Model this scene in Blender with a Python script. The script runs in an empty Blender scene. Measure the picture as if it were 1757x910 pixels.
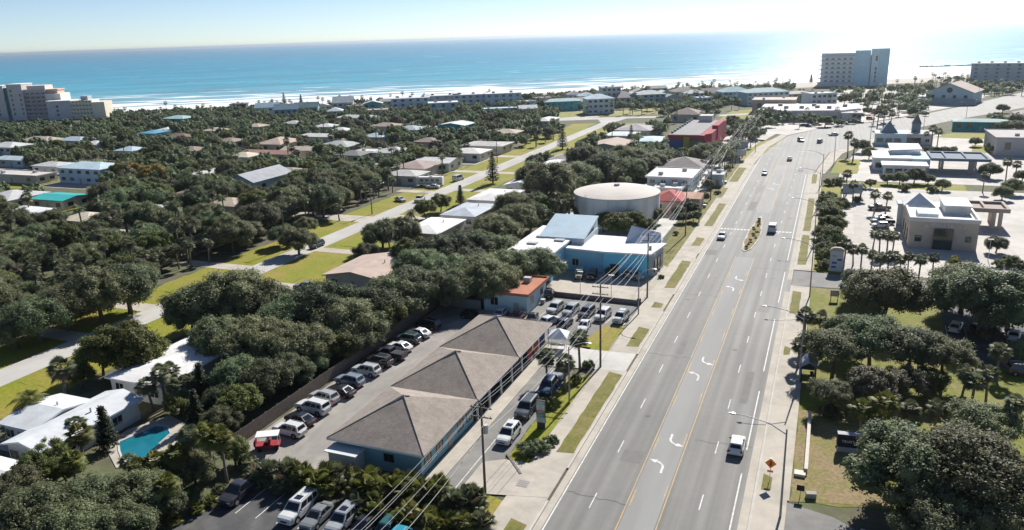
import bpy, math, random
import numpy as np
from mathutils import Matrix, Vector
R = math.radians
rnd = random.Random(7)
scene = bpy.context.scene
col = scene.collection

# ------------------------------------------------------------------ camera
CAM_H = 49.0
YAW, PITCH, ROLL = R(22.6), math.atan(392 / 1320), math.atan(0.034)
fw = Vector((-math.sin(YAW) * math.cos(PITCH), math.cos(YAW) * math.cos(PITCH), -math.sin(PITCH)))
r0 = Vector((math.cos(YAW), math.sin(YAW), 0))
u0 = r0.cross(fw)
ir = math.cos(ROLL) * r0 - math.sin(ROLL) * u0
iu = math.sin(ROLL) * r0 + math.cos(ROLL) * u0
cam_data = bpy.data.cameras.new('camera')
cam = bpy.data.objects.new('camera', cam_data)
col.objects.link(cam)
m = Matrix((ir, iu, -fw)).transposed().to_4x4()
m.translation = Vector((0, 0, CAM_H))
cam.matrix_world = m
cam_data.sensor_width = 36.0
cam_data.lens = 36.0 * 1320 / 1757
cam_data.clip_start = 0.5
cam_data.clip_end = 80000
scene.camera = cam

# ------------------------------------------------------------------ sky and sun
SUN_AZ, SUN_EL = R(4.7), R(36.5)          # azimuth from +Y towards +X
world = bpy.data.worlds.new('World')
scene.world = world
world.use_nodes = True
wn = world.node_tree
sky = wn.nodes.new('ShaderNodeTexSky')
sky.sky_type = 'NISHITA'
sky.sun_disc = False
sky.sun_elevation = SUN_EL
sky.sun_rotation = SUN_AZ
sky.altitude = 0
sky.air_density = 0.6
sky.dust_density = 0.1
sky.ozone_density = 1.0
wn.nodes['Background'].inputs['Strength'].default_value = 0.057
tint = wn.nodes.new('ShaderNodeMix'); tint.data_type = 'RGBA'; tint.blend_type = 'MULTIPLY'      # white balance of the picture's cool sky
tint.inputs['Factor'].default_value = 1.0; tint.inputs['B'].default_value = (.96, 1.0, 1.07, 1)
wn.links.new(sky.outputs['Color'], tint.inputs['A'])
wn.links.new(tint.outputs['Result'], wn.nodes['Background'].inputs['Color'])
sun_data = bpy.data.lights.new('sun', 'SUN')
sun_data.energy = 4.3
sun_data.angle = R(0.53)
sun_data.color = (1.0, 0.965, 0.91)
sun = bpy.data.objects.new('sun', sun_data)
sdir = Vector((math.sin(SUN_AZ) * math.cos(SUN_EL), math.cos(SUN_AZ) * math.cos(SUN_EL), math.sin(SUN_EL)))
sun.rotation_euler = sdir.to_track_quat('Z', 'Y').to_euler()
sun.location = (40, 200, 300)
col.objects.link(sun)
vs = scene.view_settings
vs.view_transform = 'Standard'
vs.look = 'None'
vs.exposure = 0.85
vs.gamma = 1.0
cy = scene.cycles
cy.max_bounces = 5
cy.diffuse_bounces = 3
cy.glossy_bounces = 2
cy.transmission_bounces = 3
cy.transparent_max_bounces = 6
cy.volume_bounces = 0
cy.caustics_reflective = False
cy.caustics_refractive = False

# ------------------------------------------------------------------ materials
def nd(nt, typ, **kw):
    n = nt.nodes.new(typ)
    for k, v in kw.items():
        setattr(n, k, v)
    return n

def rgba(c):
    return (c[0], c[1], c[2], 1)

MATS = {}
def mat(name, c, rough=.8, var=.12, scale=.6, detail=4, bump=0, bscale=8, metal=0, spec=.3, space='pos', c2=None, stretch=None, c2scale=.08, c2lo=.45, c2hi=.62, emit=0, rand=0):
    """one procedural surface: base colour, fine mottling, optional second colour in patches, optional bump"""
    if name in MATS:
        return MATS[name]
    M = bpy.data.materials.new(name)
    M.use_nodes = True
    nt = M.node_tree
    b = nt.nodes['Principled BSDF']
    b.inputs['Roughness'].default_value = rough
    b.inputs['Metallic'].default_value = metal
    b.inputs['Specular IOR Level'].default_value = spec
    if space == 'pos':
        g = nd(nt, 'ShaderNodeNewGeometry'); vec = g.outputs['Position']
    else:
        g = nd(nt, 'ShaderNodeTexCoord'); vec = g.outputs['Object']
    if stretch:
        mp = nd(nt, 'ShaderNodeMapping'); mp.inputs['Scale'].default_value = stretch
        nt.links.new(vec, mp.inputs['Vector']); vec = mp.outputs['Vector']
    colour = None
    if c2 is not None:
        n2 = nd(nt, 'ShaderNodeTexNoise'); n2.inputs['Scale'].default_value = c2scale; n2.inputs['Detail'].default_value = 5; n2.inputs['Roughness'].default_value = .62
        nt.links.new(vec, n2.inputs['Vector'])
        mr = nd(nt, 'ShaderNodeMapRange'); mr.inputs['From Min'].default_value = c2lo; mr.inputs['From Max'].default_value = c2hi
        nt.links.new(n2.outputs['Fac'], mr.inputs['Value'])
        mx = nd(nt, 'ShaderNodeMix', data_type='RGBA')
        mx.inputs['A'].default_value = rgba(c); mx.inputs['B'].default_value = rgba(c2)
        nt.links.new(mr.outputs['Result'], mx.inputs['Factor'])
        colour = mx.outputs['Result']
    n1 = nd(nt, 'ShaderNodeTexNoise'); n1.inputs['Scale'].default_value = scale; n1.inputs['Detail'].default_value = detail; n1.inputs['Roughness'].default_value = .65
    nt.links.new(vec, n1.inputs['Vector'])
    mr1 = nd(nt, 'ShaderNodeMapRange'); mr1.inputs['From Min'].default_value = .3; mr1.inputs['From Max'].default_value = .7
    mr1.inputs['To Min'].default_value = 1 - var; mr1.inputs['To Max'].default_value = 1 + var
    nt.links.new(n1.outputs['Fac'], mr1.inputs['Value'])
    fac = mr1.outputs['Result']
    if rand:
        oi = nd(nt, 'ShaderNodeObjectInfo')
        mr3 = nd(nt, 'ShaderNodeMapRange'); mr3.inputs['To Min'].default_value = 1 - rand; mr3.inputs['To Max'].default_value = 1 + rand
        nt.links.new(oi.outputs['Random'], mr3.inputs['Value'])
        mu = nd(nt, 'ShaderNodeMath', operation='MULTIPLY')
        nt.links.new(fac, mu.inputs[0]); nt.links.new(mr3.outputs['Result'], mu.inputs[1]); fac = mu.outputs[0]
    vm = nd(nt, 'ShaderNodeVectorMath', operation='SCALE')
    if colour is None:
        vm.inputs[0].default_value = c[:3]
    else:
        nt.links.new(colour, vm.inputs[0])
    nt.links.new(fac, vm.inputs['Scale'])
    nt.links.new(vm.outputs['Vector'], b.inputs['Base Color'])
    if bump:
        nb = nd(nt, 'ShaderNodeTexNoise'); nb.inputs['Scale'].default_value = bscale; nb.inputs['Detail'].default_value = 3
        nt.links.new(vec, nb.inputs['Vector'])
        bp = nd(nt, 'ShaderNodeBump'); bp.inputs['Strength'].default_value = bump; bp.inputs['Distance'].default_value = .05
        nt.links.new(nb.outputs['Fac'], bp.inputs['Height'])
        nt.links.new(bp.outputs['Normal'], b.inputs['Normal'])
    if emit:
        b.inputs['Emission Color'].default_value = rgba(c); b.inputs['Emission Strength'].default_value = emit
    MATS[name] = M
    return M

def leafmat(name, c, c2, trans=.22, hue=.06, val=.35, gloss=.45):
    if name in MATS:
        return MATS[name]
    M = bpy.data.materials.new(name); M.use_nodes = True
    nt = M.node_tree; b = nt.nodes['Principled BSDF']; out = nt.nodes['Material Output']
    oi = nd(nt, 'ShaderNodeObjectInfo'); g = nd(nt, 'ShaderNodeTexCoord')
    n = nd(nt, 'ShaderNodeTexNoise'); n.inputs['Scale'].default_value = .9; n.inputs['Detail'].default_value = 4
    nt.links.new(g.outputs['Object'], n.inputs['Vector'])
    mr = nd(nt, 'ShaderNodeMapRange'); mr.inputs['From Min'].default_value = .36; mr.inputs['From Max'].default_value = .66
    nt.links.new(n.outputs['Fac'], mr.inputs['Value'])
    mx = nd(nt, 'ShaderNodeMix', data_type='RGBA'); mx.inputs['A'].default_value = rgba(c); mx.inputs['B'].default_value = rgba(c2)
    nt.links.new(mr.outputs['Result'], mx.inputs['Factor'])
    hs = nd(nt, 'ShaderNodeHueSaturation')
    h = nd(nt, 'ShaderNodeMapRange'); h.inputs['To Min'].default_value = .5 - hue; h.inputs['To Max'].default_value = .5 + hue * .12
    v = nd(nt, 'ShaderNodeMapRange'); v.inputs['To Min'].default_value = 1 - val; v.inputs['To Max'].default_value = 1 + val
    mm = nd(nt, 'ShaderNodeMath', operation='FRACT'); m2 = nd(nt, 'ShaderNodeMath', operation='MULTIPLY'); m2.inputs[1].default_value = 7.31
    nt.links.new(oi.outputs['Random'], h.inputs['Value']); nt.links.new(oi.outputs['Random'], m2.inputs[0]); nt.links.new(m2.outputs[0], mm.inputs[0]); nt.links.new(mm.outputs[0], v.inputs['Value'])
    nt.links.new(h.outputs['Result'], hs.inputs['Hue']); nt.links.new(v.outputs['Result'], hs.inputs['Value']); nt.links.new(mx.outputs['Result'], hs.inputs['Color'])
    nt.links.new(hs.outputs['Color'], b.inputs['Base Color'])
    b.inputs['Roughness'].default_value = .58; b.inputs['Specular IOR Level'].default_value = .28
    tr = nd(nt, 'ShaderNodeBsdfTranslucent'); nt.links.new(hs.outputs['Color'], tr.inputs['Color'])
    ms = nd(nt, 'ShaderNodeMixShader'); ms.inputs['Fac'].default_value = trans
    nt.links.new(b.outputs[0], ms.inputs[1]); nt.links.new(tr.outputs[0], ms.inputs[2]); nt.links.new(ms.outputs[0], out.inputs['Surface'])
    MATS[name] = M
    return M

# ------------------------------------------------------------------ mesh and object helpers
class MB:
    def __init__(s):
        s.v = []; s.f = []; s.m = []
    def add(s, vs, fs, mi=0):
        o = len(s.v); s.v += [tuple(p) for p in vs]; s.f += [tuple(i + o for i in f) for f in fs]; s.m += [mi] * len(fs)
        return s
    def box(s, x0, y0, z0, x1, y1, z1, mi=0):
        return s.add([(x0, y0, z0), (x1, y0, z0), (x1, y1, z0), (x0, y1, z0), (x0, y0, z1), (x1, y0, z1), (x1, y1, z1), (x0, y1, z1)],
                     [(0, 3, 2, 1), (4, 5, 6, 7), (0, 1, 5, 4), (1, 2, 6, 5), (2, 3, 7, 6), (3, 0, 4, 7)], mi)
    def cyl(s, p, q, ra, rb, n=8, mi=0, cap=True):
        p = Vector(p); q = Vector(q); d = (q - p).normalized()
        a = d.orthogonal().normalized(); b = d.cross(a)
        vs = []
        for c, r in ((p, ra), (q, rb)):
            for k in range(n):
                t = 2 * math.pi * k / n
                vs.append(c + a * (r * math.cos(t)) + b * (r * math.sin(t)))
        fs = [(k, (k + 1) % n, n + (k + 1) % n, n + k) for k in range(n)]
        if cap:
            fs += [tuple(range(n - 1, -1, -1)), tuple(range(n, 2 * n))]
        return s.add(vs, fs, mi)
    def tube(s, pts, rad, n=6, mi=0):
        rs = rad if isinstance(rad, (list, tuple)) else [rad] * len(pts)
        P = [Vector(p) for p in pts]; vs = []; a = None
        for i, p in enumerate(P):
            d = (P[min(i + 1, len(P) - 1)] - P[max(i - 1, 0)]).normalized()
            if a is None:
                a = d.orthogonal().normalized()
            a = (a - d * a.dot(d)).normalized(); b = d.cross(a)
            for k in range(n):
                t = 2 * math.pi * k / n
                vs.append(p + (a * math.cos(t) + b * math.sin(t)) * rs[i])
        fs = []
        for i in range(len(P) - 1):
            for k in range(n):
                k2 = (k + 1) % n
                fs.append((i * n + k, i * n + k2, (i + 1) * n + k2, (i + 1) * n + k))
        fs += [tuple(range(n - 1, -1, -1)), tuple(range((len(P) - 1) * n, len(P) * n))]
        return s.add(vs, fs, mi)
    def poly(s, pts, z, mi=0):
        return s.add([(x, y, z) for x, y in pts], [tuple(range(len(pts)))], mi)
    def prism(s, pts, z0, z1, mi=0):
        n = len(pts)
        return s.add([(x, y, z0) for x, y in pts] + [(x, y, z1) for x, y in pts],
                     [tuple(range(n - 1, -1, -1)), tuple(range(n, 2 * n))] + [(k, (k + 1) % n, n + (k + 1) % n, n + k) for k in range(n)], mi)
    def loft(s, rings, mi=0, cap=True):
        n = len(rings[0]); vs = [p for r in rings for p in r]; fs = []
        for i in range(len(rings) - 1):
            for k in range(n):
                k2 = (k + 1) % n
                fs.append((i * n + k, i * n + k2, (i + 1) * n + k2, (i + 1) * n + k))
        if cap:
            fs += [tuple(range(n - 1, -1, -1)), tuple(range((len(rings) - 1) * n, len(rings) * n))]
        return s.add(vs, fs, mi)
    def mesh(s, name, mats, smooth=False):
        me = bpy.data.meshes.new(name)
        me.from_pydata(s.v, [], s.f)
        for M in (mats if isinstance(mats, (list, tuple)) else [mats]):
            me.materials.append(M)
        me.polygons.foreach_set('material_index', s.m)
        if smooth:
            me.polygons.foreach_set('use_smooth', [True] * len(me.polygons))
        me.update()
        return me

def link(name, me, parent=None, loc=None, rz=0):
    o = bpy.data.objects.new(name, me); col.objects.link(o)
    if parent is not None:
        o.parent = parent
    if loc is not None:
        o.location = loc
    if rz:
        o.rotation_euler = (0, 0, rz)
    return o

def build(mb, name, mats, parent=None, loc=None, rz=0, smooth=False):
    return link(name, mb.mesh(name, mats, smooth), parent, loc, rz)

LABELS = {}
def tag(o, label, cat, group=None, kind=None):
    o['label'] = label; o['category'] = cat
    if group: o['group'] = group
    if kind: o['kind'] = kind
    return o

def thing(name, label, cat, loc=(0, 0, 0), rz=0, group=None):
    o = bpy.data.objects.new(name, None); col.objects.link(o)
    o.empty_display_size = .5
    o.location = loc; o.rotation_euler = (0, 0, rz)
    return tag(o, label, cat, group)

def struct(name, mb, mats, smooth=False):
    o = build(mb, name, mats, smooth=smooth); o['kind'] = 'structure'
    return o

def copy_tree(o, parent=None):
    c = o.copy(); col.objects.link(c); c.parent = parent
    for ch in o.children:
        copy_tree(ch, c)
    return c

def ragged(pts, amp, step=1.6, seed=0):
    rs = random.Random(seed or int(abs(pts[0][0] * 31 + pts[0][1] * 17)) + 1); out = []
    for (x0, y0), (x1, y1) in zip(pts, pts[1:] + pts[:1]):
        L = math.hypot(x1 - x0, y1 - y0); n = max(1, min(60, int(L / step)))
        for k in range(n):
            t = k / n; j = rs.uniform(-amp, amp) if k else 0
            out.append((x0 + (x1 - x0) * t - (y1 - y0) / L * j, y0 + (y1 - y0) * t + (x1 - x0) / L * j))
    return out

def sheet(name, pts, z, M):
    if 'grass' in M.name or 'mulch' in M.name:          # growing edges are never ruler-straight
        pts = ragged(list(pts), .09 if 'strip' in name else .28)
    return struct(name, MB().poly(pts, z), M)

def rect(x0, y0, x1, y1):
    return [(x0, y0), (x1, y0), (x1, y1), (x0, y1)]
YARDS = np.array([
-155,401,-142,427,1,-383,246,-362,266,0,-355,226,-330,244,0,-409,283,-384,301,1,-385,287,-364,304,1,-311,216,-293,233,0,-314,195,-281,214,1,-279,200,-253,223,0,-262,157,-241,181,0,-243,163,-224,182,1,-229,142,-214,161,0,-188,125,-174,142,0,
-198,153,-177,172,0,-350,308,-335,327,1,-356,326,-344,344,1,-405,378,-383,398,1,-223,209,-208,230,0,-191,199,-176,226,1,-194,219,-174,239,1,-255,289,-236,314,1,-243,265,-214,281,1,-231,278,-205,294,0,-255,320,-230,336,1,-221,288,-199,310,0,
-195,264,-179,285,1,-182,273,-163,295,0,-193,279,-176,295,1,-153,241,-135,266,0,-151,256,-132,276,1,-148,280,-130,301,0,-152,302,-129,323,1,-193,359,-173,378,1,-216,350,-198,370,0,-239,363,-220,383,0,-292,405,-258,425,0,-328,305,-311,323,0,
-148,229,-131,246,0,-354,272,-338,292,1,-314,260,-298,277,0,-281,265,-266,282,0,-285,294,-270,312,0,-241,253,-225,271,0,-330,336,-315,351,1,-319,354,-304,373,1,-305,371,-290,389,1,-273,359,-258,377,1,-252,340,-237,360,0,-217,320,-202,339,1,
-181,310,-166,327,1,-197,177,-182,195,1,-202,144,-187,159,1,-174,167,-159,187,0,-157,344,-140,364,1,
], dtype=float).reshape(-1, 5)
# ------------------------------------------------------------------ the setting
CU, CV = (0.875, 0.484), (-0.484, 0.875)           # along the shore, out to sea
def uv(u, v):
    return (CU[0] * u + CV[0] * v, CU[1] * u + CV[1] * v)

M_ground = mat('leaf_litter_soil', (.115, .10, .068), .95, .3, .5, c2=(.10, .125, .05), c2scale=.06, bump=.3, bscale=2)
M_sand = mat('beach_sand', (.46, .42, .36), .95, .08, .05, bump=.1, bscale=1)
M_grass = mat('lawn_grass', (.19, .205, .010), .9, .22, 1.6, c2=(.27, .21, .045), c2scale=.11, c2lo=.42, c2hi=.66, bump=.5, bscale=6)
M_park = mat('park_grass', (.155, .165, .018), .9, .25, 1.2, c2=(.225, .18, .075), c2scale=.16, c2lo=.48, c2hi=.68, bump=.5, bscale=6)
M_verge = mat('verge_grass', (.135, .135, .025), .9, .25, 2.2, c2=(.20, .16, .05), c2scale=.35, bump=.5, bscale=6)
M_field = mat('dry_field_grass', (.22, .215, .055), .9, .2, .2, c2=(.30, .25, .11), c2scale=.03)
M_mulch = mat('brown_mulch', (.25, .185, .10), .95, .3, 2.2, c2=(.19, .175, .055), c2scale=.22, c2lo=.44, c2hi=.60, bump=.5, bscale=5)
M_conc = mat('pale_concrete', (.46, .415, .345), .9, .1, .5, c2=(.39, .35, .295), c2scale=.2, bump=.1, bscale=4)
M_conc2 = mat('white_concrete', (.52, .50, .46), .9, .1, .35, c2=(.44, .43, .40), c2scale=.15)
M_lot = mat('pale_pinkish_paving', (.54, .505, .46), .9, .09, .25, c2=(.45, .42, .385), c2scale=.08)
M_asph = mat('worn_grey_asphalt', (.185, .18, .17), .85, .12, .5, c2=(.235, .225, .205), c2scale=.14, bump=.2, bscale=6, spec=.25)
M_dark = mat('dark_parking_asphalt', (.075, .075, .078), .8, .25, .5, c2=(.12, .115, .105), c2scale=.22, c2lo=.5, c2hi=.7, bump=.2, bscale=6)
M_backlot = mat('dusty_back_lot', (.27, .25, .225), .9, .16, .4, c2=(.36, .33, .295), c2scale=.18, stretch=(1, .5, 1))
M_street = mat('bleached_side_street', (.45, .43, .395), .9, .08, .3, c2=(.39, .37, .34), c2scale=.1, stretch=(1, .4, 1))
M_kerb = mat('kerb_concrete', (.48, .455, .40), .9, .1, 1)
M_white = mat('white_road_paint', (.60, .59, .56), .7, .12, 2.0, c2=(.34, .33, .31), c2scale=1.3, c2lo=.48, c2hi=.72)
M_yellow = mat('worn_yellow_paint', (.50, .31, .10), .7, .15, 1.5, c2=(.32, .26, .17), c2scale=.6, c2lo=.42, c2hi=.6)

# asphalt of the big road: long tyre streaks and patches of its own
def road_material():
    M = mat('main_road_asphalt', (.19, .183, .168), .75, .05, .9, bump=.15, bscale=5, spec=.3)
    nt = M.node_tree; b = nt.nodes['Principled BSDF']
    src = b.inputs['Base Color'].links[0].from_socket
    g = nd(nt, 'ShaderNodeNewGeometry'); mp = nd(nt, 'ShaderNodeMapping'); mp.inputs['Scale'].default_value = (.9, .012, 1)
    nt.links.new(g.outputs['Position'], mp.inputs['Vector'])
    n = nd(nt, 'ShaderNodeTexNoise'); n.inputs['Scale'].default_value = 1.0; n.inputs['Detail'].default_value = 5
    nt.links.new(mp.outputs['Vector'], n.inputs['Vector'])
    mr = nd(nt, 'ShaderNodeMapRange'); mr.inputs['From Min'].default_value = .3; mr.inputs['From Max'].default_value = .7; mr.inputs['To Min'].default_value = .76; mr.inputs['To Max'].default_value = 1.14
    nt.links.new(n.outputs['Fac'], mr.inputs['Value'])
    n2 = nd(nt, 'ShaderNodeTexNoise'); n2.inputs['Scale'].default_value = .05; n2.inputs['Detail'].default_value = 6
    nt.links.new(g.outputs['Position'], n2.inputs['Vector'])
    mr2 = nd(nt, 'ShaderNodeMapRange'); mr2.inputs['From Min'].default_value = .3; mr2.inputs['From Max'].default_value = .7; mr2.inputs['To Min'].default_value = .86; mr2.inputs['To Max'].default_value = 1.10
    nt.links.new(n2.outputs['Fac'], mr2.inputs['Value'])
    mu = nd(nt, 'ShaderNodeMath', operation='MULTIPLY'); nt.links.new(mr.outputs[0], mu.inputs[0]); nt.links.new(mr2.outputs[0], mu.inputs[1])
    # wheel tracks: two darker bands in every lane, wandering a little
    sx = nd(nt, 'ShaderNodeSeparateXYZ'); nt.links.new(g.outputs['Position'], sx.inputs[0])
    n3 = nd(nt, 'ShaderNodeTexNoise'); n3.inputs['Scale'].default_value = .03; nt.links.new(g.outputs['Position'], n3.inputs['Vector'])
    ad = nd(nt, 'ShaderNodeMath', operation='MULTIPLY_ADD'); nt.links.new(n3.outputs['Fac'], ad.inputs[0]); ad.inputs[1].default_value = .9; nt.links.new(sx.outputs['X'], ad.inputs[2])
    fr = nd(nt, 'ShaderNodeMath', operation='MULTIPLY'); nt.links.new(ad.outputs[0], fr.inputs[0]); fr.inputs[1].default_value = 2 * math.pi / 1.84
    sn = nd(nt, 'ShaderNodeMath', operation='SINE'); nt.links.new(fr.outputs[0], sn.inputs[0])
    mr3 = nd(nt, 'ShaderNodeMapRange'); mr3.inputs['From Min'].default_value = -1; mr3.inputs['From Max'].default_value = 1; mr3.inputs['To Min'].default_value = .91; mr3.inputs['To Max'].default_value = 1.07
    nt.links.new(sn.outputs[0], mr3.inputs['Value'])
    mu2 = nd(nt, 'ShaderNodeMath', operation='MULTIPLY'); nt.links.new(mu.outputs[0], mu2.inputs[0]); nt.links.new(mr3.outputs[0], mu2.inputs[1])
    vm = nd(nt, 'ShaderNodeVectorMath', operation='SCALE'); nt.links.new(src, vm.inputs[0]); nt.links.new(mu2.outputs[0], vm.inputs['Scale'])
    nt.links.new(vm.outputs['Vector'], b.inputs['Base Color'])
    return M
M_road = road_material()
M_turn = mat('turn_lane_asphalt', (.268, .266, .254), .8, .06, .6, c2=(.225, .22, .208), c2scale=.3, stretch=(1, .08, 1), bump=.1)

def sea_material():
    M = bpy.data.materials.new('sea_water'); M.use_nodes = True
    nt = M.node_tree; b = nt.nodes['Principled BSDF']
    g = nd(nt, 'ShaderNodeNewGeometry')
    def dot(vec):
        d = nd(nt, 'ShaderNodeVectorMath', operation='DOT_PRODUCT'); d.inputs[1].default_value = vec
        nt.links.new(g.outputs['Position'], d.inputs[0]); return d.outputs['Value']
    u, v = dot((CU[0], CU[1], 0)), dot((CV[0], CV[1], 0))
    def noise(su, sv, detail=4, w=0):
        c = nd(nt, 'ShaderNodeCombineXYZ'); a = nd(nt, 'ShaderNodeMath', operation='MULTIPLY'); a.inputs[1].default_value = su
        d = nd(nt, 'ShaderNodeMath', operation='MULTIPLY'); d.inputs[1].default_value = sv
        nt.links.new(u, a.inputs[0]); nt.links.new(v, d.inputs[0]); nt.links.new(a.outputs[0], c.inputs[0]); nt.links.new(d.outputs[0], c.inputs[1]); c.inputs[2].default_value = w
        n = nd(nt, 'ShaderNodeTexNoise'); n.inputs['Scale'].default_value = 1; n.inputs['Detail'].default_value = detail
        nt.links.new(c.outputs[0], n.inputs['Vector']); return n.outputs['Fac']
    def mrange(val, a, bb, c, d):
        k = nd(nt, 'ShaderNodeMapRange'); k.inputs['From Min'].default_value = a; k.inputs['From Max'].default_value = bb
        k.inputs['To Min'].default_value = c; k.inputs['To Max'].default_value = d
        nt.links.new(val, k.inputs['Value']); return k.outputs['Result']
    # water colour: milky green-blue on the shallow bar, deeper blue outside
    cr = nd(nt, 'ShaderNodeValToRGB'); e = cr.color_ramp.elements
    e[0].position = 0; e[0].color = (.36, .41, .40, 1)
    e[1].position = 1; e[1].color = (.002, .185, .29, 1)
    for p, c in ((.035, (.19, .36, .40, 1)), (.10, (.045, .29, .37, 1)), (.3, (.006, .235, .335, 1))):
        x = cr.color_ramp.elements.new(p); x.color = c
    nt.links.new(mrange(v, 690, 4500, 0, 1), cr.inputs['Fac'])
    # foam: broken lines parallel to the shore, thinning out to sea
    f = noise(.011, .055, 5)
    thr = nd(nt, 'ShaderNodeMapRange'); thr.inputs['From Min'].default_value = 690; thr.inputs['From Max'].default_value = 1000
    thr.inputs['To Min'].default_value = .35; thr.inputs['To Max'].default_value = .68
    nt.links.new(v, thr.inputs['Value'])
    sb = nd(nt, 'ShaderNodeMath', operation='SUBTRACT'); nt.links.new(f, sb.inputs[0]); nt.links.new(thr.outputs[0], sb.inputs[1])
    foam = mrange(sb.outputs[0], 0, .07, 0, 1)
    sw = noise(.006, .030, 4, 3.3)                   # swell shading put into the water colour, as darker bands
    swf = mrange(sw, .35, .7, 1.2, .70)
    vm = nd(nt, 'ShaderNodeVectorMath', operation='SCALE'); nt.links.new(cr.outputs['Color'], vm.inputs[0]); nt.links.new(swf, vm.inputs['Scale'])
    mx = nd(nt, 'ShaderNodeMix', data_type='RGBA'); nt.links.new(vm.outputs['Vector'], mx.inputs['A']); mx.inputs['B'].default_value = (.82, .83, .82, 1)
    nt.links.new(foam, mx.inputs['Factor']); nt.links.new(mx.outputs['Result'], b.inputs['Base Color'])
    b.inputs['IOR'].default_value = 1.33
    nt.links.new(mrange(foam, 0, 1, .24, .8), b.inputs['Roughness'])
    b.inputs['Specular IOR Level'].default_value = .24
    bp = nd(nt, 'ShaderNodeBump'); bp.inputs['Strength'].default_value = 1.0; bp.inputs['Distance'].default_value = 1.6
    nt.links.new(noise(.09, .22, 6), bp.inputs['Height']); nt.links.new(bp.outputs['Normal'], b.inputs['Normal'])
    return M

FAR = 26000
sea_mb = MB()
sea_mb.add([(*uv(-FAR, 685), -1.3), (*uv(FAR, 685), -1.3), (*uv(FAR, FAR), -1.3), (*uv(-FAR, FAR), -1.3)], [(0, 1, 2, 3)])
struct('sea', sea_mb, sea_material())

land = MB()
land.add([(*uv(-6000, -2500), 0), (*uv(6000, -2500), 0), (*uv(6000, 645), 0), (*uv(-6000, 645), 0)], [(0, 1, 2, 3)])
struct('ground', land, M_ground)
b_mb = MB()
for i in range(240):                                   # beach: dune crest, dry sand, wet slope under the sea
    ua, ub = -6000 + i * 50, -6000 + (i + 1) * 50
    def edge(u): return 6 * math.sin(u * .011) + 4 * math.sin(u * .037)
    prof = [(628, .03, 1), (645, .35, 1), (672, .05, .4), (706, -1.25, 1), (740, -3, 0)]
    for (v0, z0, k0), (v1, z1, k1) in zip(prof[:-1], prof[1:]):
        b_mb.add([(*uv(ua, v0 + k0 * edge(ua)), z0), (*uv(ub, v0 + k0 * edge(ub)), z0), (*uv(ub, v1 + k1 * edge(ub)), z1), (*uv(ua, v1 + k1 * edge(ua)), z1)], [(0, 1, 2, 3)])
struct('beach', b_mb, M_sand)

# the big road
RL = [(-25.3, -80), (-25.3, 60), (-25.3, 150), (-25.3, 250), (-25.0, 300), (-23.3, 345), (-17.5, 386), (-3, 418), (22, 447), (46, 484), (71, 533), (125, 646), (230, 850)]
RR = [(-4.6, -80), (-4.6, 60), (-4.6, 150), (-4.6, 250), (-3.8, 285), (0.5, 333), (8, 354), (21, 389), (40, 424), (62, 464), (88, 504), (150, 605), (270, 800)]
rd = MB()
for i in range(len(RL) - 1):
    rd.add([(*RL[i], .03), (*RR[i], .03), (*RR[i + 1], .03), (*RL[i + 1], .03)], [(0, 1, 2, 3)])
road = struct('main_road', rd, M_road)
build(MB().poly(rect(-17.0, -80, -13.5, 172), .036), 'turn_lane_surface', M_turn, road)
build(MB().poly(rect(-17.0, 218, -13.5, 300), .036), 'turn_lane_surface', M_turn, road)
build(MB().poly(rect(-25.25, -80, -24.45, 300), .036), 'gutter', M_conc, road)
build(MB().poly(rect(-5.55, -80, -4.65, 150), .036), 'gutter', M_conc, road)
build(MB().poly(rect(-5.55, 158, -4.65, 282), .036), 'gutter', M_conc, road)

def line_part(name, x0, x1, y0, y1, M):
    build(MB().poly(rect(x0, y0, x1, y1), .043), name, M, road)
line_part('edge_line', -24.33, -24.17, -60, 330, M_white)
for y0, y1 in ((-60, 81.5), (87, 104), (111, 134), (143, 163), (172, 282)):
    line_part('edge_line', -6.33, -6.17, y0, y1, M_white)
for x in (-17.2, -13.3):
    s = 1 if x < -15 else -1
    line_part('turn_lane_line', x - .06, x + .06, -60, 172, M_yellow)
    line_part('turn_lane_line', x - .06, x + .06, 222, 320, M_yellow)
dash_me = MB().poly(rect(-.065, -1.5, .065, 1.5), 0).mesh('lane_dash', M_white)
ydash_me = MB().poly(rect(-.06, -1.6, .06, 1.6), 0).mesh('yellow_dash', M_yellow)
for k in range(28):
    y = 58.6 + 12.19 * k
    if y > 330: break
    link('lane_dash', dash_me, road, (-20.8, y, .043)); link('lane_dash', dash_me, road, (-9.7, y + 3.5, .043))
    if y < 165 or 225 < y < 300:
        link('yellow_dash', ydash_me, road, (-16.85, y + 2, .043)); link('yellow_dash', ydash_me, road, (-13.65, y + 4, .043))
def arrow_mesh():
    mb = MB(); pts = []
    for k in range(9):                                   # curved shaft turning left
        t = k / 8 * R(75); c = (-1.5, -1.2); r = 1.5
        pts.append((c[0] + r * math.cos(t), c[1] + r * math.sin(t), math.cos(t), math.sin(t)))
    w = .16; vs = []
    for x, y, cx_, cy_ in pts:
        vs += [(x - cx_ * w, y - cy_ * w, 0), (x + cx_ * w, y + cy_ * w, 0)]
    mb.add(vs, [(2 * k, 2 * k + 1, 2 * k + 3, 2 * k + 2) for k in range(8)])
    x, y, ca, sa = pts[-1]; d = (-sa, ca)
    mb.add([(x - ca * .5, y - sa * .5, 0), (x + ca * .5, y + sa * .5, 0), (x + d[0] * 1.1, y + d[1] * 1.1, 0)], [(0, 1, 2)])
    mb.add([(1.5 - 1.5 - w, -2.6, 0), (w, -2.6, 0), (w, -1.2, 0), (-w, -1.2, 0)], [(0, 1, 2, 3)])
    return mb.mesh('turn_arrow', M_white)
arrow_me = arrow_mesh()
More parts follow.
